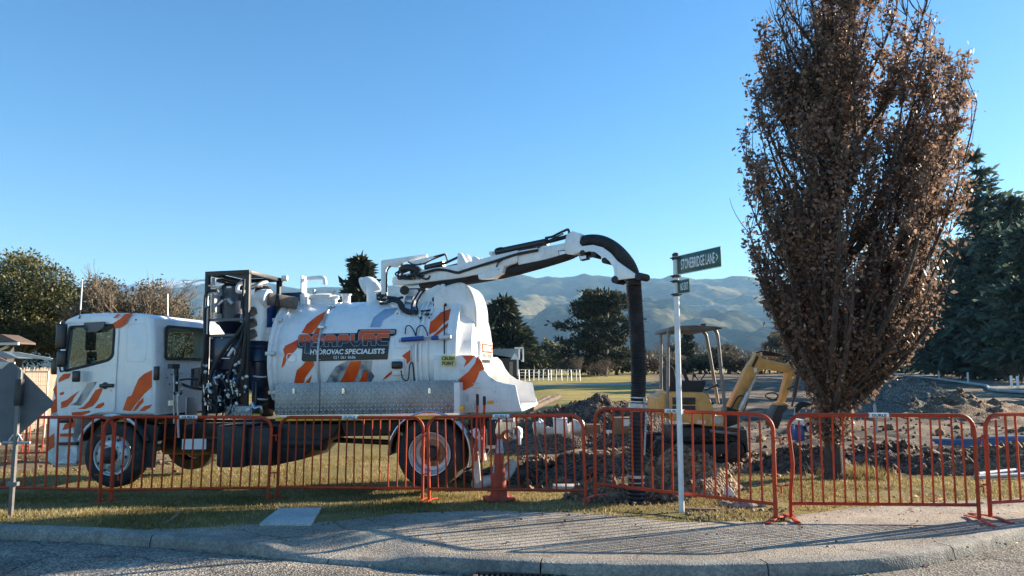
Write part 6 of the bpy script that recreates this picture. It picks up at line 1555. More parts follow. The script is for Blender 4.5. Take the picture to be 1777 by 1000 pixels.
b = MB(); b.box((-.10, -.08, .301), (.06, .08, .37)); b.build('blue_cloth', M_blue, tub, bevel=.03)
def carton(px, py, Y, w, h, lab, seal=True):
    p = W(px, py, Y); t = empty('cardboard_box', Mloc((p.x, Y, p.z), R(random.uniform(-8, 8))), lab, 'box', 'boxes behind the barriers')
    MB().box((-w / 2, 0, 0), (w / 2, w * .7, h)).build('body', M_card, t, bevel=.004)
    if seal: MB().box((-w * .02, -.003, h * .5), (w * .38, .001, h * .9)).build('paper_label', M_whiteprint, t)
    fl_ = MB(); fl_.bar((-w / 2, .0, h), (-w / 2 - .05, .02, h - .06), .2, .004, (0, 1, 0)); fl_.build('flap', M_card, t)
carton(1083, 754, 14.6, .37, .32, 'brown cardboard box with white label beside the hanging hose')
carton(1030, 752, 14.9, .28, .17, 'low brown cardboard box behind the barrier joint', False)
b = MB(); b.box((-.05, 0, 0), (.05, .08, .05)); o = b.build('white_carton', M_whiteprint, None, bevel=.004, loc=W(1057, 752, 14.4)); tag(o, 'tiny white carton beside the cardboard box', 'carton')
# timber poles on the bank
M_timber = mat('weathered_timber', (.17, .12, .085), rough=.85, var=.3, scale=8, bump=.3, bscale=30)
for a, c, d_, e, lab in ((922, 707, 951, 691, 'shorter weathered timber pole on the soil bank'), (922, 710, 970, 689, 'longer weathered timber pole on the soil bank')):
    p, q = W(a, c, 20), W(d_, e, 21.5); b = MB(); b.cyl(p, q, .08, 10); o = b.build('timber_pole', M_timber); tag(o, lab, 'timber pole', 'timber poles by the chute')
p, q = W(928, 730, 13.0), Gp(956, 815); b = MB(); b.tube(smooth_path([p, p.lerp(q, .45) + Vector((-.03, 0, -.05)), q]), .010, 6); o = b.build('pale_hose', M_greyprint); tag(o, 'thin pale hose trailing down to the grass behind the barrier', 'hose')
# blue and grey pipes on the right
M_bluepipe = mat('blue_water_pipe', (.06, .17, .38), rough=.4, var=.15, scale=5)
M_greypipe = mat('grey_conduit', (.36, .38, .40), rough=.5, var=.1, scale=5)
for k, (a, c, d_, e) in enumerate(((1618, 764, 1800, 760), (1622, 768, 1800, 764), (1628, 771, 1800, 768), (1638, 775, 1800, 773), (1650, 778, 1800, 778))):
    p, q = W(a, c, 16.4 + .1 * k), W(d_, e, 15.8 + .1 * k); b = MB(); b.tube(smooth_path([p, p.lerp(q, .33) + Vector((0, 0, -.02)), p.lerp(q, .66) + Vector((0, 0, .015)), q]), .034, 10); o = b.build('blue_pipe', M_bluepipe)
    tag(o, ('uppermost', 'second', 'third', 'fourth', 'lowest')[k] + ' blue water pipe of the bundle on the soil', 'pipe', 'blue pipes on the site')
for k, (a, c, d_, e) in enumerate(((1698, 829, 1800, 820), (1692, 834, 1800, 829))):
    p, q = Gp(a, c), Gp(d_, e); b = MB(); b.cyl(p + Vector((0, 0, .05)), q + Vector((0, 0, .05)), .035, 10); o = b.build('grey_pipe', M_greypipe); tag(o, ('upper', 'lower')[k] + ' grey conduit lying on the grass at the right edge', 'pipe', 'grey conduits')
# survey pegs
for k, (a, c, h, lab) in enumerate(((1520, 745, .50, 'pale survey peg in front of the gravel pile'), (1685, 722, .4, 'survey peg beside the low brown spoil pile'))):
    p = W(a, c, 16 if k == 0 else 19); z = gz(p.x, p.y); b = MB(); b.box((-.025, -.02, -.1), (.025, .02, h)); b.prism([(-.025, -.02, h), (.025, -.02, h), (.0, -.02, h + .05)], (0, .04, 0)); o = b.build('survey_peg', M_timber if k else M_greypipe, None, loc=(p.x, p.y, z if k else p.z)); tag(o, lab, 'survey peg', 'survey pegs')
# pump with blue body and loop hose beside the tree
pp = W(1402, 768, 13.2); pz = gz(pp.x, 13.2)
pump = empty('trash_pump', Mloc((pp.x, 13.2, pz)), 'blue water pump with looped black hose beside the tree', 'pump')
def U(px, py, yl=0): return W(px, py, 13.2 + yl) - Vector((pp.x, 13.2, pz))
b = MB(); b.box(U(1380, 738), U(1398, 766, .0) + Vector((0, .35, 0))); b.build('body', M_blue, pump, bevel=.03)
b = MB(); b.box(U(1381, 728), U(1396, 738) + Vector((0, .3, 0))); b.build('tank', M_whiteprint, pump, bevel=.03)
MB().tube(smooth_path([U(1381, 716), U(1384, 708), U(1392, 702), U(1404, 703), U(1412, 708), U(1415, 718), U(1414, 735)]), .055, 12).build('hose', M_rubber, pump)
MB().tube([U(1378, 745, -.03), U(1379, 708, -.03), U(1410, 700, -.03), U(1413, 745, -.03)], .012, 8).build('carry_frame', M_galv, pump)
b = MB(); b.ball(U(1405, 742), .1, 12, (1, .8, 1)); b.build('motor', M_plastic, pump)
for k, (a, c, s_) in enumerate(((1416, 706, .07), (1406, 744, .06))):
    sack_ = MB(); sack_.ball((0, 0, 0), s_, 10, (1, .5, 1.2)); sack_.v = [tuple(Vector(v) * (1 + .6 * mnoise.noise(Vector(v) * 16 + Vector((k, 0, 0))))) for v in sack_.v]
    sack_.build('white_rag', M_bag, pump, loc=U(a, c, -.06))
# small white tool bag by the rocks
p = Gp(1270, 866); tb = empty('tool_bag', Mloc((p.x, p.y + .1, p.z)), 'small white tool bag with a bent handle by the rocks', 'bag')
b = MB(); b.prism([(-.07, -.04, 0), (.07, -.04, 0), (.05, -.03, .07), (0, -.02, .13), (-.05, -.02, .11)], (0, .08, 0)); b.build('body', M_bag, tb, bevel=.012)
b = MB(); b.tube(smooth_path([Vector((0, 0, .12)), Vector((.01, 0, .18)), Vector((.05, 0, .18)), Vector((.07, 0, .13))]), .008, 6); b.build('handle', M_timber, tb)
# flat boards by the post and stones
p = Gp(1215, 886); b = MB(); b.bar((-.2, .0, .02), (.22, -.02, .015), .06, .02); o = b.build('timber_offcut', M_timber, None, loc=p); tag(o, 'short timber offcut lying beside the sign post', 'timber')

# ------------------------------------------------------------------ background: fences, sheds, house, road
M_plank = mat('weathered_paling', (.34, .27, .195), rough=.9, var=.25, scale=3, c2=(.22, .17, .125), bump=.3, bscale=30)
M_galvw = mat('galvanised_fence', (.55, .56, .56), rough=.5, metal=.5, var=.1)
def paling_fence():
    a, c = Vector((-12.3, 18.0, 0)), Vector((-18.6, 31.6, 0)); d = Vector((c.x - a.x, c.y - a.y, 0)); L = d.length; z = gz(a.x, a.y)
    t = empty('paling_fence', Mloc((a.x, a.y, z), math.atan2(d.y, d.x)), 'weathered timber paling fence beside the house behind the truck cab', 'fence')
    n = int(L / .155); ms = [MB().box((0, -.012, 0), (.146, .012, 1.80 + .05 * k)).mesh('paling', bevel=.004, segs=1) for k in range(3)]
    for i in range(n):
        o = link('paling', ms[i % 3 if random.random() < .6 else random.randrange(3)], M_plank, t, (i * .155, random.uniform(-.006, .006), random.uniform(-.02, .02)))
    for h in (.4, 1.4): MB().box((0, .014, h - .05), (L, .06, h + .05)).build('rail', M_plank, t)
    for i in range(0, int(L), 3): MB().box((i, .062, 0), (i + .1, .16, 1.7)).build('post', M_plank, t)
paling_fence()
def mesh_panel(x0, y0, x1, y1, h, lab, cat='fence', grp=None, dx=.2, dz=.3, rails=True, m=None, zoff=0.0, posts=2):
    m = m or M_galvw
    d = Vector((x1 - x0, y1 - y0, 0)); L = d.length; t = empty('wire_fence', Mloc((x0, y0, gz(x0, y0) + zoff), math.atan2(d.y, d.x)), lab, cat, grp)
    for i in range(posts):
        x = L * i / (posts - 1); MB().cyl((x, 0, 0), (x, 0, h), .024, 8).build('post', m, t)
    for z in (.12, h - .02): MB().cyl((0, 0, z), (L, 0, z), .02, 8).build('rail', m, t)
    wv = MB().cyl((0, 0, .12), (0, 0, h - .02), .004, 4).mesh('wire')
    for i in range(1, int(L / dx)): link('wire', wv, m, t, (i * dx, 0, 0))
    wh_ = MB().cyl((0, -.006, 0), (L, -.006, 0), .004, 4).mesh('wire')
    for i in range(1, int(h / dz)): link('wire', wh_, m, t, (0, 0, .12 + i * dz))
for k in range(3):
    a = W(-60 + 150 * k, 640, 20.8); c = W(88 + 150 * k, 640, 21.2)
    mesh_panel(a.x, 20.8 + k * .3, c.x, 21.1 + k * .3, 1.85, ('leftmost temporary wire fence panel before the palings', 'temporary wire fence panel ending by the cab mirror', 'temporary wire fence panel hidden mostly behind the cab')[k], 'fence', 'temporary fence panels', .12, .12)
# house roof corner and lean-to on the left
M_tile = mat('brown_roof_tiles', (.14, .095, .07), rough=.85, var=.25, scale=14, bump=.5, bscale=20)
M_cream = mat('cream_weatherboard', (.62, .58, .50), rough=.6, var=.06)
M_dark = mat('dark_wall', (.05, .045, .04), rough=.8, var=.2)
M_irongrey = mat('grey_roof_iron', (.20, .24, .27), rough=.5, metal=.4, var=.12)
hY = 34.0
def Hh(px, py, yl=0): return W(px, py, hY + yl)
hp = Hh(-60, 640); hr = empty('house', Mloc((hp.x, hY, gz(hp.x, hY))), 'low house with brown tiled roof and white fascia behind the fence', 'house'); h0 = hr.matrix_world.translation.copy()
def HL(px, py, yl=0): return Hh(px, py, yl) - h0
b = MB(); b.prism([HL(-170, 585), HL(2, 580), HL(33, 594), HL(33, 597), HL(-170, 597)], (0, 1.2, 0)); b.build('roof', M_tile, hr)
b = MB(); b.prism([HL(-170, 597.5), HL(34, 594.5), HL(34, 599), HL(-170, 601)], (0, -.12, 0)); b.build('fascia', M_cream, hr)
b = MB(); b.prism([HL(-170, 601.5, .6), HL(12, 600, .6), HL(12, 690, .6), HL(-170, 690, .6)], (0, .5, 0)); b.build('wall', M_dark, hr)
b = MB(); b.bar(HL(14, 601, .3), HL(-4, 610, .3), .1, .1); b.build('eave_brace', M_cream, hr)
b = MB(); b.prism([HL(-170, 612, -2), HL(4, 610, -2), HL(32, 622, -2), HL(-170, 622, -2)], (0, 1.0, 0)); b.build('lean_to_roof', M_irongrey, hr)
b = MB(); b.prism([HL(20, 612, -2.2), HL(30, 611, -2.2), HL(90, 622, -2.2), HL(90, 626, -2.2), HL(28, 618, -2.2)], (0, .1, 0)); b.build('barge_board', M_cream, hr)
b = MB(); b.prism([HL(-170, 628, -2.4), HL(24, 628, -2.4), HL(24, 640, -2.4), HL(-170, 640, -2.4)], (0, .1, 0)); b.build('porch_board', M_cream, hr)
b = MB(); b.prism([HL(-170, 617, -2.3), HL(-10, 617, -2.3), HL(22, 630, -2.3), HL(-170, 630, -2.3)], (0, .06, 0)); b.build('porch_gable', mat('pinkish_board', (.42, .27, .22), rough=.8), hr)
# dark shed with a white gable porch beyond the field
sY = 86.0
s0_ = W(880, 650, sY); shed = empty('shed', Mloc((s0_.x, sY, gz(s0_.x, sY))), 'dark barn with white porch gable at the far side of the field', 'shed'); s00 = shed.matrix_world.translation.copy()
def SH(px, py, yl=0): return W(px, py, sY + yl) - s00
b = MB(); b.prism([SH(835, 612), SH(896, 622), SH(896, 660), SH(835, 660)], (0, 8, 0)); b.build('wall', M_dark, shed)
b = MB(); b.prism([SH(835, 606), SH(905, 605), SH(897, 622), SH(835, 622)], (0, .4, 0)); b.build('roof', M_irongrey, shed)
b = MB(); b.prism([SH(886, 624, -3), SH(893, 613, -3), SH(902, 624, -3)], (0, 2, 0)); b.build('porch_gable', M_whiteprint, shed)
b = MB(); b.prism([SH(897, 624, -3), SH(900, 624, -3), SH(900, 652, -3), SH(897, 652, -3)], (0, 2, 0)); b.build('porch_post', M_whiteprint, shed)
b = MB(); b.prism([SH(884, 628, -3), SH(890, 628, -3), SH(890, 652, -3), SH(884, 652, -3)], (0, 2, 0)); b.build('brick_pier', mat('pale_brick', (.32, .25, .2), rough=.9, var=.3, scale=8), shed)
for a, c, d_, e in ((908, 604, 908, 628), (893, 604, 909, 604), (901, 604, 901, 624)): MB().bar(SH(a, c, -2), SH(d_, e, -2), .16, .16).build('frame_beam', M_whiteprint, shed)
# paddock fence beside the shed
fx0, fx1 = W(903, 640, 84), W(1007, 640, 80)
t = empty('paddock_fence', Mloc((fx0.x, fx0.y, gz(fx0.x, fx0.y)), math.atan2(fx1.y - fx0.y, fx1.x - fx0.x)), 'white wire paddock fence beside the far shed', 'fence')
L_ = math.hypot(fx1.x - fx0.x, fx1.y - fx0.y)
pm = MB().box((-.04, -.04, 0), (.04, .04, 1.35)).mesh('post')
for i in range(14): o = link('post', pm, M_galvw, t, (L_ * i / 13 + random.uniform(-.15, .15), 0, 0)); o.rotation_euler = (0, R(random.uniform(-4, 4)), 0)
for z in (.35, .7, 1.0, 1.32): MB().box((0, -.02, z - .018), (L_, .02, z + .018)).build('wire', M_galvw, t)
# long pale pipe lying across the field
p, q = W(915, 668.5, 62), W(1130, 667.5, 66); b = MB(); z = gz(p.x, p.y)
b.cyl((p.x, p.y, gz(p.x, p.y) + .12), (q.x, q.y, gz(q.x, q.y) + .12), .14, 10); o = b.build('long_pipe', M_greypipe); tag(o, 'long pale pipe lying across the yellow field', 'pipe')
# sealed lane on the right, with kerb and marker posts
lanep = [Vector((W(1490, 655, 150).x, 150, 0)), Vector((W(1600, 664, 92).x, 92, 0)), Vector((W(1700, 675, 62).x, 62, 0)), Vector((W(1790, 688, 46).x, 46, 0)), Vector((44, 30, 0))]
lp = smooth_path(lanep, 10)
lb = MB()
for i, p_ in enumerate(lp):
    dd = (lp[min(i + 1, len(lp) - 1)] - lp[max(i - 1, 0)]).normalized(); nn_ = Vector((-dd.y, dd.x, 0)); nn_ = nn_ if nn_.x > 0 else -nn_
    for s_ in (0, 5.0):
        v = p_ + nn_ * s_; lb.v.append((v.x, v.y, gz(v.x, v.y) * 0 + float(g0(v.x, v.y)) + .16))
lb.f = [(2 * i, 2 * i + 1, 2 * i + 3, 2 * i + 2) for i in range(len(lp) - 1)]
o = lb.build('side_road', M_road); tag(o, 'new sealed lane running past the pines', 'road', kind='structure')
kb = MB(); kb.tube([Vector((p_.x, p_.y, float(g0(p_.x, p_.y)) + .15)) for p_ in lp], .11, 6); o = kb.build('side_kerb', M_conc); tag(o, 'pale concrete edge of the new lane', 'kerb', kind='structure')
for k, (a, Y_) in enumerate(((1680, 70), (1755, 55), (1766, 53), (1630, 85))):
    x = W(a, 660, Y_).x; b = MB(); b.box((-.06, -.06, 0), (.06, .06, 1.0)); o = b.build('marker_post', M_whiteprint, None, loc=(x, Y_, gz(x, Y_))); tag(o, ('white marker post right of the gravel pile', 'left one of two white marker posts near the right edge', 'right one of two white marker posts near the right edge', 'white marker post above the gravel pile slope')[k], 'marker post', 'marker posts along the lane')
# ------------------------------------------------------------------ trees
def limb_mesh(segs, n=6):
    """segs: list of (points, radii) -> one numpy mesh"""
    V, Fq = [], []; k = 0
    for pts, rad in segs:
        P = np.array(pts, float); m_ = len(P)
        D = np.gradient(P, axis=0); D /= np.linalg.norm(D, axis=1)[:, None] + 1e-9
        up = np.where(np.abs(D[:, 2:3]) > .95, np.array([[1., 0, 0]]), np.array([[0., 0, 1]]))
        A_ = np.cross(D, up); A_ /= np.linalg.norm(A_, axis=1)[:, None] + 1e-9; B_ = np.cross(D, A_)
        t = np.arange(n) * 2 * np.pi / n
        ring = P[:, None] + np.asarray(rad)[:, None, None] * (np.cos(t)[None, :, None] * A_[:, None] + np.sin(t)[None, :, None] * B_[:, None])
        V.append(ring.reshape(-1, 3))
        i = np.arange(m_ - 1)[:, None] * n; j = np.arange(n)[None]; j2 = (j + 1) % n
        Fq.append(np.stack([k + i + j, k + i + j2, k + i + n + j2, k + i + n + j], -1).reshape(-1, 4)); k += m_ * n
    return np.concatenate(V), np.concatenate(Fq)
def leaf_quads(P, size, rs, aspect=.55, droop=0.0, dirs=None, spread=1.0):
    """diamond leaves at points P"""
    n = len(P)
    d = rs.normal(0, 1, (n, 3)) * spread
    if dirs is not None: d = d + dirs
    d[:, 2] -= droop
    d /= np.linalg.norm(d, axis=1)[:, None] + 1e-9
    u = rs.normal(0, 1, (n, 3)); s = np.cross(d, u); s /= np.linalg.norm(s, axis=1)[:, None] + 1e-9
    L = size * (.45 + 1.1 * rs.rand(n) ** 1.4)[:, None]
    w = L * aspect * .5
    V = np.stack([P, P + d * L * .45 + s * w, P + d * L, P + d * L * .5 - s * w], 1)
    return V.reshape(-1, 3), np.arange(4 * n).reshape(-1, 4)
M_oakbark = mat('oak_bark', (.06, .048, .04), rough=.95, var=.35, scale=14, bump=.8, bscale=40)
M_oakleaf = tint_mat('dead_oak_leaf', [(0, (.10, .072, .060)), (.4, (.22, .150, .115)), (.75, (.36, .225, .155)), (1, (.60, .41, .27))], rough=.5, trans=.5, spec=.4)
M_bark = mat('grey_bark', (.12, .10, .085), rough=.95, var=.3, scale=6, bump=.5, bscale=15)
M_twig = mat('bare_twigs', (.17, .135, .105), rough=.95, var=.3, scale=2)
M_ever = tint_mat('evergreen_leaf', [(0, (.018, .024, .010)), (.45, (.055, .066, .020)), (.8, (.13, .125, .042)), (1, (.22, .19, .075))], rough=.55, trans=.25, spec=.4)
M_cypress = tint_mat('cypress_spray', [(0, (.016, .024, .014)), (.5, (.042, .052, .027)), (.85, (.09, .095, .05)), (1, (.15, .14, .08))], rough=.7, trans=.15)
M_pine = tint_mat('pine_needles', [(0, (.05, .075, .06)), (.5, (.10, .138, .105)), (.85, (.15, .19, .14)), (1, (.21, .24, .17))], rough=.7, trans=.35)
M_brush = tint_mat('dry_brush_leaf', [(0, (.06, .05, .034)), (.5, (.13, .105, .07)), (1, (.23, .19, .13))], rough=.8, trans=.2)

def oak():
    rs = np.random.RandomState(12)
    b0 = Gp(1455, 832); x0, y0 = b0.x, b0.y + .12; zg_ = gz(x0, y0)
    t = empty('oak_tree', Mloc((x0, y0, zg_ - .05)), 'tall upright oak tree holding dead brown leaves beside the path', 'tree')
    def zpx(py): return W(1455, py, y0).z - zg_
    def xpx(px): return W(px, 400, y0).x - x0
    yy = [720, 640, 600, 550, 500, 400, 300, 200, 100, 0, -90, -160, -210]
    le = [1415, 1415, 1395, 1355, 1322, 1283, 1284, 1308, 1336, 1352, 1385, 1430, 1475]
    re = [1502, 1508, 1560, 1600, 1625, 1662, 1690, 1695, 1652, 1612, 1570, 1530, 1490]
    zz = np.array([zpx(p) for p in yy]); lx = np.array([xpx(p) for p in le]); rx_ = np.array([xpx(p) for p in re])
    def env(z): return np.interp(z, zz, lx), np.interp(z, zz, rx_)
    trunk_pts = [Vector((0, 0, 0)), Vector((.0, 0, .3)), Vector((.01, 0, 1.0)), Vector((.05, 0, 1.6)), Vector((.07, 0, 2.6)), Vector((.16, 0, 4.0)), Vector((.2, .0, 6.0)), Vector((.22, 0, 8.0))]
    tp_ = smooth_path(trunk_pts, 6); tr = np.interp([p.z for p in tp_], [0, .15, .6, 1.5, 2.6, 4, 6, 8], [.19, .15, .13, .12, .08, .055, .03, .008])
    segs = [([tuple(p) for p in tp_], tr)]
    limbs = []
    def trunk_at(z): return Vector((np.interp(z, [p.z for p in tp_], [p.x for p in tp_]), 0, z))
    LP, LD = [], []
    def shoot(start, tip, r0, r1, up, leafy, n=9):
        mid1 = start + (tip - start) * .30; mid1 += Vector((0, 0, -up * .35)) if up < 0 else Vector((0, 0, 0))
        d = tip - start; h = Vector((d.x, d.y, 0))
        c1 = start + h * .45 + Vector((0, 0, d.z * .22)); c2 = start + h * .85 + Vector((0, 0, d.z * .60))
        wob = Vector((rs.normal(0, .05), rs.normal(0, .05), 0)) * d.length
        pts = bez(start, c1 + wob, c2 - wob * .5, tip, n)
        segs.append(([tuple(p) for p in pts], np.linspace(r0, r1, n + 1)))
        return pts
    # main limbs: leave the trunk and sweep upwards to the crown's edge
    for i in range(120):
        z_t = (rs.uniform(2.4, 8.2) if i % 3 else rs.uniform(1.75, 4.2)) if i > 24 else 1.75 + 6 * (i / 24.0)
        a, b_ = env(z_t); cxm, hw = (a + b_) / 2, (b_ - a) / 2
        ang = rs.uniform(0, 2 * math.pi); rr_ = rs.uniform(.25, 1.0) ** .5
        tip = Vector((cxm + hw * rr_ * math.cos(ang), hw * .9 * rr_ * math.sin(ang), z_t))
        rad = math.hypot(tip.x - trunk_at(min(z_t, 7.9)).x, tip.y)
        zs = max(.95 + rs.uniform(0, .5), z_t - (1.5 + 1.5 * rs.rand()) * rad - .4)
        st = trunk_at(zs); pts = shoot(st, tip, (.024 + .014 * min(2, rad)) * (1.5 if i % 6 == 0 else 1), .006, 0, True, 12)
        limbs.append(pts)
    for i in range(40):                   # limbs that reach the outer edge on either side
        z_t = 2.1 + 5.6 * (i // 2) / 19 + rs.normal(0, .1); a, b_ = env(z_t); tip = Vector(((a if i % 2 else b_) * rs.uniform(.80, .97), rs.normal(0, .35), z_t))
        rad = abs(tip.x); zs = max(.95 + rs.uniform(0, .5), z_t - (1.4 + 1.2 * rs.rand()) * rad - .3); limbs.append(shoot(trunk_at(zs), tip, .03 + .012 * min(2, rad), .006, 0, True, 12))
    # twigs
    hi_ = [q_ for q_ in limbs if q_[-1].z > 4.3]
    for i in range(3700):
        pts = limbs[rs.randint(len(limbs))] if i % 2 else hi_[rs.randint(len(hi_))]; k = rs.randint(1 if i % 3 == 0 else 3, len(pts)); st = pts[k]
        L = rs.uniform(.25, .75); ang = rs.uniform(0, 2 * math.pi); sp = rs.uniform(.15, .55)
        tip = st + Vector((math.cos(ang) * sp * L, math.sin(ang) * sp * L, L * rs.uniform(.6, 1)))
        a, b_ = env(tip.z)
        j = .12 * rs.normal()
        if not (a - .02 + j < tip.x < b_ + .02 + j): continue
        q = shoot(st, tip, .008, .003, 0, True, 5)
        dens = mnoise.noise(Vector(st) * 1.1 + Vector((3, 1, 7)))
        if dens < -.26: continue
        for m_ in range(int(rs.uniform(14, 46) * (1 + .9 * dens))):
            u = rs.rand() ** .7; kk_ = min(int(u * 5), 4); p = q[kk_].lerp(q[kk_ + 1], u * 5 - kk_)
            LP.append(p + Vector(rs.normal(0, .045, 3))); LD.append((tip - st).normalized() * .6)
    for pts in limbs:                     # leaves along the limbs themselves
        for m_ in range(75):
            u = rs.uniform(.25, 1); f = u * (len(pts) - 1); k = min(int(f), len(pts) - 2)
            LP.append(pts[k].lerp(pts[k + 1], f - k) + Vector(rs.normal(0, .06, 3))); LD.append(Vector((0, 0, .3)))
    for i in range(230):                  # leafy shoots low on the trunk
        z = rs.uniform(.55, 1.65); ang = rs.uniform(0, 2 * math.pi); L = rs.uniform(.18, .50)
        st = trunk_at(z); tip = st + Vector((math.cos(ang) * L * .8, math.sin(ang) * L * .8, L * .8)); q = shoot(st, tip, .006, .002, 0, True, 4)
        for m_ in range(rs.randint(14, 30)):
            u = rs.rand(); kk_ = min(int(u * 4), 3); LP.append(q[kk_].lerp(q[kk_ + 1], u * 4 - kk_) + Vector(rs.normal(0, .05, 3))); LD.append(Vector((0, 0, -.2)))
    for i in range(190):                  # short leafy shoots fill the lower crown
        pts = limbs[rs.randint(len(limbs))]; k = rs.randint(0, 7); st = pts[k]
        if st.z > 3.4: continue
        ang = rs.uniform(0, 2 * math.pi); L = rs.uniform(.15, .45); tip = st + Vector((math.cos(ang) * L * .7, math.sin(ang) * L * .7, L * .75)); a, b_ = env(tip.z)
        if not (a - .05 < tip.x < b_ + .05): continue
        q = shoot(st, tip, .005, .002, 0, True, 4)
        for m_ in range(rs.randint(12, 30)):
            u = rs.rand(); kk_ = min(int(u * 4), 3); LP.append(q[kk_].lerp(q[kk_ + 1], u * 4 - kk_) + Vector(rs.normal(0, .05, 3))); LD.append(Vector((0, 0, -.2)))
    V, Fq = limb_mesh(segs); np_mesh('trunk', V, Fq, M_oakbark, t, smooth=True)
    P = np.array([tuple(p) for p in LP]); Dv = np.array([tuple(d) for d in LD])
    V, Fq = leaf_quads(P, .072, rs, .58, .35, Dv, .8)
    tint = np.clip(.42 + .55 * (fbm(P[:, 0] * 2 + 9, P[:, 2] * 2, 3) - .5) + rs.normal(0, .2, len(P)), 0, 1)
    np_mesh('crown', V, Fq, M_oakleaf, t, tint=tint)
oak()

def lobed_tree(name, x, y, h, w, lab, seed, m, leaf, n, trunk_h=.25, cat='tree', grp=None, lobes=26, z0=None, depth=.8, bark=None):
    rs = np.random.RandomState(seed); zb = gz(x, y); t = empty(name, Mloc((x, y, zb)), lab, cat, grp)
    segs = [([(0, 0, -.2), (0, 0, h * .4), (w * .05, 0, h * .75)], [w * .05, w * .035, w * .01])]
    C_, Rr = [], []
    for i in range(lobes):
        th = rs.uniform(0, 2 * np.pi); ph = rs.uniform(-.5, 1) ; rr_ = rs.uniform(.35, .8)
        zc = h * (.52 + .40 * ph * rr_ / .8); sh = math.sqrt(max(.05, 1 - ((zc - h * .45) / (h * .56)) ** 2))
        C_.append((w / 2 * rr_ * math.cos(th) * sh, w / 2 * depth * rr_ * math.sin(th) * sh, zc)); Rr.append(w * rs.uniform(.13, .24))
        segs.append(([(0, 0, h * .25), (C_[-1][0] * .5, C_[-1][1] * .5, (h * .3 + zc) / 2), C_[-1]], [w * .02, w * .012, w * .004]))
    V, Fq = limb_mesh(segs); np_mesh('trunk', V, Fq, bark or M_bark, t, smooth=True)
    C_ = np.array(C_); Rr = np.array(Rr); pick = rs.randint(0, lobes, n)
    d = rs.normal(0, 1, (n, 3)); d /= np.linalg.norm(d, axis=1)[:, None]
    rad = Rr[pick] * (.55 + .5 * rs.rand(n)) * (1 + .06 * rs.normal(0, 1, n))
    P = C_[pick] + d * rad[:, None] * np.array([1, 1, .85]); P[:, 2] = np.maximum(P[:, 2], h * trunk_h * rs.uniform(.3, 1.2, n))
    V, Fq = leaf_quads(P, leaf, rs, .6, .1, d * .5)
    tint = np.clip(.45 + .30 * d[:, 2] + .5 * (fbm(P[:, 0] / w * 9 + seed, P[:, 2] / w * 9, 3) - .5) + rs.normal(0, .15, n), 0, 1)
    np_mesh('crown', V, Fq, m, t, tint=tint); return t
def conifer(name, x, y, h, w, lab, seed, m, n, spray=.5, bare=.1, cat='tree', grp=None, droop=.35, taper=.8, gap=0.0, jag=.25):
    rs = np.random.RandomState(seed); zb = gz(x, y); t = empty(name, Mloc((x, y, zb)), lab, cat, grp)
    segs = [([(0, 0, -.2), (rs.normal(0, .1), 0, h * .5), (rs.normal(0, .1), 0, h)], [h * .018, h * .012, h * .002])]; P, D = [], []
    levels = int(16 + h * 1.1); per = 7
    for i in range(levels):
        f = bare + (1 - bare) * (i + rs.rand() * .6) / levels
        if rs.rand() < gap: continue
        rmax = w / 2 * min(1, (1 - f) ** taper * 1.15 + .03) * (.55 + .45 * min(1, (f - bare) * 9 + .3))
        for k in range(per):
            a = rs.uniform(0, 2 * np.pi); L = rmax * rs.uniform(1 - jag * 2, 1 + jag * .5)
            z = f * h; tipz = z + L * (.18 - droop * rs.uniform(.3, 1))
            tip = np.array((L * math.cos(a), L * math.sin(a), tipz)); st = np.array((0, 0, z))
            segs.append(([tuple(st), tuple(st * .5 + tip * .5 + np.array((0, 0, L * .10))), tuple(tip)], [h * .004, h * .0025, h * .001]))
            q = max(6, int(n / (levels * per) * (.35 + 1.3 * L / (w / 2))))
            u = rs.rand(q) ** .7
            pp_ = st + (tip - st) * u[:, None]; pp_[:, 2] += L * .10 * 4 * u * (1 - u) * .5
            pp_ = pp_ + rs.normal(0, 1, (q, 3)) * np.array([.13, .13, .06]) * L * (.5 + u[:, None] * .6)
            P.append(pp_); D.append(np.tile((tip - st) / (L + 1e-6) * .9, (q, 1)))
    V, Fq = limb_mesh(segs, 5); np_mesh('trunk', V, Fq, M_bark, t, smooth=True)
    P = np.concatenate(P); D = np.concatenate(D); V, Fq = leaf_quads(P, spray, rs, .34, .1, D, .55)
    tint = np.clip(.4 + .5 * (fbm(P[:, 0] * .8 + seed, P[:, 2] * .8, 3) - .5) + rs.normal(0, .2, len(P)), 0, 1)
    np_mesh('crown', V, Fq, m, t, tint=tint); return t
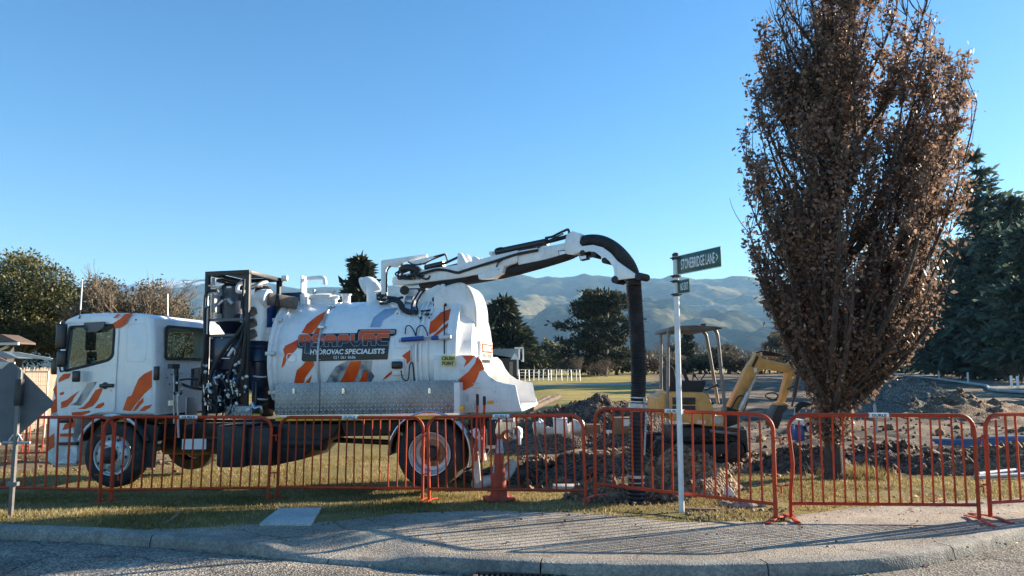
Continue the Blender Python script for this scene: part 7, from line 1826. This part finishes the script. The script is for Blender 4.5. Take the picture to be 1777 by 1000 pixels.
def bare_tree(name, x, y, h, w, lab, seed, n0=5, cat='tree', grp=None, m=None, thin=1.0, leaves=0):
    rs = np.random.RandomState(seed); zb = gz(x, y); t = empty(name, Mloc((x, y, zb)), lab, cat, grp); segs = []; tips = []
    def grow(p, d, L, r, lev):
        q = p + d * L * .5 + rs.normal(0, .05, 3) * L; e = p + d * L + rs.normal(0, .07, 3) * L
        segs.append(([tuple(p), tuple(q), tuple(e)], [r, r * .8, r * .62])); tips.append(e)
        if lev == 0: return
        for k in range(3 if lev > 1 else 4):
            nd = d + rs.normal(0, .42, 3) * np.array([w / h * 1.2, w / h * 1.2, .5]); nd[2] += .12; nd /= np.linalg.norm(nd)
            grow(p + (e - p) * rs.uniform(.5, 1), nd, L * rs.uniform(.55, .8), r * .58, lev - 1)
    for k in range(n0):
        d = np.array((rs.normal(0, .35) * w / h * 1.5, rs.normal(0, .35), 1.0)); d /= np.linalg.norm(d)
        grow(np.array((rs.normal(0, .05) * w, rs.normal(0, .05) * w, -.1)), d, h * rs.uniform(.30, .40), h * .014 * thin, 4)
    V, Fq = limb_mesh(segs, 4); 
    np_mesh('branches', V, Fq, m or M_twig, t)
    if leaves:
        P = np.array(tips)[rs.randint(0, len(tips), leaves)] + rs.normal(0, .12, (leaves, 3)) * w * .3
        P[:, 2] = np.maximum(P[:, 2], .1)
        V, Fq = leaf_quads(P, .15 if w < 8 else .3, rs, .5); np_mesh('crown', V, Fq, M_brush, t, tint=np.clip(rs.normal(.45, .2, leaves), 0, 1))
    return t
def at(px, Y): return W(px, 640, Y).x
def hgt(py, Y): return W(888, py, Y).z - gz(0, Y)
# left group
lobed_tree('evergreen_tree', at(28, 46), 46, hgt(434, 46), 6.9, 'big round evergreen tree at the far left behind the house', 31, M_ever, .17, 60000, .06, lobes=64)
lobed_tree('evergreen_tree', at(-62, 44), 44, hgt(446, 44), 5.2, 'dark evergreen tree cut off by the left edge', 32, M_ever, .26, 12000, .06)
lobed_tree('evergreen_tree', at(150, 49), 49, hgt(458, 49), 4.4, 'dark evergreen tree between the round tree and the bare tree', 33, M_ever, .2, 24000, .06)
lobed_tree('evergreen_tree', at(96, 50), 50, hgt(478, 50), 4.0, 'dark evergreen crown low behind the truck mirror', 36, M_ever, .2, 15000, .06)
bare_tree('bare_tree', at(212, 45), 45, hgt(425, 45), 5.6, 'bare winter tree with fine twigs behind the cab roof', 34, 6, leaves=0)
bare_tree('bare_tree', at(250, 47), 47, hgt(462, 47), 5.0, 'twiggy brown tree right of the bare tree behind the cab', 38, 6, leaves=1500)
lobed_tree('brown_shrub', at(222, 44), 44, hgt(474, 44), 6.6, 'russet brown shrub below the bare tree behind the cab', 35, M_brush, .16, 30000, .05, 'shrub', lobes=44)
lobed_tree('brown_shrub', at(292, 50), 50, hgt(515, 50), 3.4, 'low olive shrub right of the russet one behind the cab', 37, M_ever, .24, 5000, .05, 'shrub')
bare_tree('bare_tree', at(330, 52), 52, hgt(505, 52), 3.0, 'small twiggy tree between cab and pump frame', 39, 5)
# behind the tank and across the field
conifer('conifer_tree', at(622, 60), 60, hgt(446, 60), 5.4, 'dark conifer rising behind the top of the tank', 41, M_cypress, 9000, .75, .05, jag=.3)
conifer('conifer_tree', at(872, 96), 96, hgt(519, 96), 9.5, 'dark broad conifer right of the tank door beyond the shed', 42, M_cypress, 12000, 1.0, .03, taper=.6)
def macrocarpa(px0, px1, py0, Y, lab, seed):
    x = at((px0 + px1) / 2, Y); w = (px1 - px0) / F * Y; h = hgt(py0, Y)
    rs = np.random.RandomState(seed); t = empty('macrocarpa_tree', Mloc((x, Y, gz(x, Y))), lab, 'tree'); segs = [([(0, 0, -.2), (.3, 0, h * .3), (.2, 0, h * .6), (0, 0, h * .9)], [.6, .45, .25, .05])]; P, D = [], []
    for i in range(95):
        a = rs.uniform(0, 2 * np.pi); f = rs.uniform(.14, .98); L = w / 2 * (1.02 - .62 * max(0, f - .35) / .65) * rs.uniform(.45, 1.12)
        st = np.array((.2, 0, f * h * .72)); tip = np.array((L * math.cos(a), L * .8 * math.sin(a), f * h + L * rs.uniform(-.02, .14)))
        tip[2] = min(tip[2], h * rs.uniform(.90, 1.03))
        segs.append(([tuple(st), tuple((st + tip) / 2 + np.array((0, 0, .3))), tuple(tip)], [.14, .09, .03]))
        for pad in range(4):
            c_ = st + (tip - st) * rs.uniform(.4, 1.0) + rs.normal(0, .5, 3) * np.array([1, 1, .3]); q = 42; s_ = rs.uniform(.5, 1.0)
            P.append(c_ + rs.normal(0, 1, (q, 3)) * np.array([.62, .62, .16]) * s_); D.append(np.tile((tip - st) / (L + 1) * .8, (q, 1)))
    V, Fq = limb_mesh(segs, 5); np_mesh('trunk', V, Fq, M_bark, t, smooth=True)
    P = np.concatenate(P); P[:, 2] = np.maximum(P[:, 2], .5); D = np.concatenate(D); V, Fq = leaf_quads(P, .62, rs, .4, .05, D, .6)
    np_mesh('crown', V, Fq, M_cypress, t, tint=np.clip(.42 + .6 * (fbm(P[:, 0] * .3 + 5, P[:, 2] * .5, 3) - .5) + rs.normal(0, .18, len(P)), 0, 1))
macrocarpa(962, 1134, 500, 108, 'wide dark spreading conifer behind the hanging hose', 43)
k = 0
for (px, py, Y, wpx, kind, lab) in ((925, 600, 125, 50, 0, 'low dark hedge tree just right of the far shed'), (965, 592, 122, 60, 0, 'dark bushy tree left of the spreading conifer'), (1010, 612, 98, 50, 1, 'pale twiggy bush below the spreading conifer, left part'), (1050, 608, 100, 60, 1, 'pale twiggy bush below the spreading conifer, near the hose'),
                             (1145, 588, 135, 60, 1, 'grey bare tree left of the excavator canopy'), (1195, 575, 140, 40, 2, 'narrow dark conifer seen through the excavator canopy'), (1225, 580, 138, 50, 1, 'grey bare tree inside the canopy frame'), (1275, 582, 140, 70, 1, 'grey bare tree right of the excavator canopy'), (1315, 588, 136, 60, 1, 'grey bare tree above the excavator boom'),
                             (1355, 575, 150, 60, 0, 'hazy dark tree above the excavator stick'), (1400, 580, 150, 60, 0, 'hazy dark tree left of the oak trunk'), (1170, 596, 142, 50, 0, 'low dark shrub behind the sign post'), (1250, 600, 132, 60, 0, 'low olive shrub behind the excavator canopy'), (1450, 585, 152, 70, 0, 'hazy dark tree behind the oak trunk'), (1520, 575, 150, 70, 0, 'hazy dark tree right of the oak trunk')):
    h = hgt(py, Y); w = wpx / F * Y; k += 1
    if kind == 0: lobed_tree('field_tree', at(px, Y), Y, h, w, lab, 50 + k, (M_brush if px > 1130 else (M_cypress if k % 2 else M_ever)), .5, 4200, .03, grp='trees along the far field edge', lobes=16)
    elif kind == 1: bare_tree('field_tree', at(px, Y), Y, h, w, lab, 50 + k, 5, grp='trees along the far field edge', thin=.9, leaves=700)
    else: conifer('field_tree', at(px, Y), Y, h, w, lab, 50 + k, M_cypress, 2500, .8, .03, grp='trees along the far field edge')
# hedge and scrub at the foot of the far trees
for i, (px, py, Y, wpx) in enumerate(((918, 618, 116, 46), (950, 610, 118, 56), (990, 620, 114, 50), (1030, 622, 113, 50), (1070, 620, 114, 60), (1120, 618, 118, 60), (1160, 615, 126, 60), (1215, 616, 128, 64), (1265, 614, 128, 64), (1320, 615, 130, 66), (1375, 612, 134, 70), (1430, 612, 138, 70), (1490, 612, 140, 70), (1545, 612, 140, 70))):
    lobed_tree('hedge_shrub', at(px, Y), Y, hgt(py, Y), wpx / F * Y * 1.25, ('%s low scrub bush along the far field edge, counted from the shed' % ('first second third fourth fifth sixth seventh eighth ninth tenth eleventh twelfth thirteenth fourteenth'.split()[i])), 150 + i, (M_brush, M_cypress, M_brush)[i % 3], .42, 1900, .0, 'shrub', 'scrub along the far field edge', lobes=12)
# pines on the right
pines = [(1718, 268, 84, 150, 'tallest pine standing clear right of the oak'), (1775, 338, 80, 130, 'second tall pine at the right edge'), (1662, 420, 92, 130, 'pine half hidden behind the right side of the oak'), (1610, 500, 112, 110, 'pine farther off behind the oak crown'), (1560, 545, 128, 100, 'small far pine low behind the oak'), (1745, 405, 74, 150, 'dense shaded pine in front of the tallest one'), (1690, 440, 80, 140, 'dense shaded pine left of the right edge group'), (1800, 400, 66, 150, 'pine cut off by the right edge'), (1635, 485, 98, 120, 'dense shaded pine behind the gravel pile')]
for i, (px, py, Y, wpx, lab) in enumerate(pines):
    tall = i < 3
    conifer('pine_tree', at(px, Y), Y, hgt(py, Y), wpx / F * Y, lab, 80 + i, M_pine, 9000 if tall else 8000, .95, .04, grp='pines beyond the lane', droop=.05, taper=.62 if tall else .45, gap=.22 if tall else .06, jag=.42)
for i, (px, py, Y, wpx, lab) in enumerate(((1580, 610, 118, 60, 'low scrub at the far end of the pine row'), (1640, 622, 95, 80, 'grey scrub under the pines behind the gravel pile'), (1710, 622, 78, 90, 'grey scrub under the pines beside the lane'), (1765, 610, 66, 90, 'grey scrub under the pines at the right edge'))):
    bare_tree('scrub', at(px, Y), Y, hgt(py, Y), wpx / F * Y, lab, 95 + i, 7, 'shrub', 'scrub under the pines', leaves=900)
# the pine row goes on towards the sun, beyond the picture; its shadows fall across the site and the path
for i, (x, y, h, w, lab) in enumerate(SHADE):
    conifer('pine_tree', x, y, h, w, lab, 120 + i, M_pine, 4500, 1.1, .04, grp='pines beyond the lane', droop=.05, taper=.5, gap=.05, jag=.3)
# tuft of long grass at the oak's foot
rs = np.random.RandomState(5); c = Gp(1490, 830); n = 900
P = np.stack([c.x + rs.normal(0, .22, n), c.y + .1 + rs.normal(0, .15, n), np.zeros(n)], -1); P[:, 2] = g(P[:, 0], P[:, 1])
hh = rs.uniform(.08, .24, n); aa = rs.uniform(0, 6.28, n); ln = rs.normal(0, .35, (n, 2)) * hh[:, None]
V = np.stack([P + np.stack([np.cos(aa), np.sin(aa), 0 * aa], -1) * .006, P - np.stack([np.cos(aa), np.sin(aa), 0 * aa], -1) * .006, P + np.stack([ln[:, 0], ln[:, 1], hh], -1)], 1).reshape(-1, 3)
o = np_mesh('grass_tuft', V, np.arange(3 * n).reshape(-1, 3), M_grass, tint=np.clip(rs.normal(.45, .15, n), 0, 1)); tag(o, 'long yellow green grass tuft at the foot of the oak', 'grass', kind='stuff')

# fallen oak leaves on the path, the verge and in the gutter
rs = np.random.RandomState(77); n = 620
x = np.concatenate([rs.normal(4.4, 1.3, 500), rs.uniform(-6, 6, 120)]); y = np.concatenate([rs.normal(10.0, .9, 500), np.zeros(120)])
y[500:] = K(x[500:]) + np.where(rs.rand(120) < .7, -.10 + rs.normal(0, .02, 120), rs.uniform(.1, 2.6, 120))
zz_ = np.where(y > K(x) + .02, g(x, y) + .014, -.095)
P = np.stack([x, y, zz_], -1); d = rs.normal(0, 1, (n, 3)); d[:, 2] *= .25
V, Fq = leaf_quads(P, .045, rs, .6, 0, d, .01)
o = np_mesh('fallen_leaves', V, Fq, M_oakleaf, tint=np.clip(rs.normal(.55, .25, n), 0, 1)); tag(o, 'dead brown leaves fallen on path and verge', 'leaves', kind='stuff')
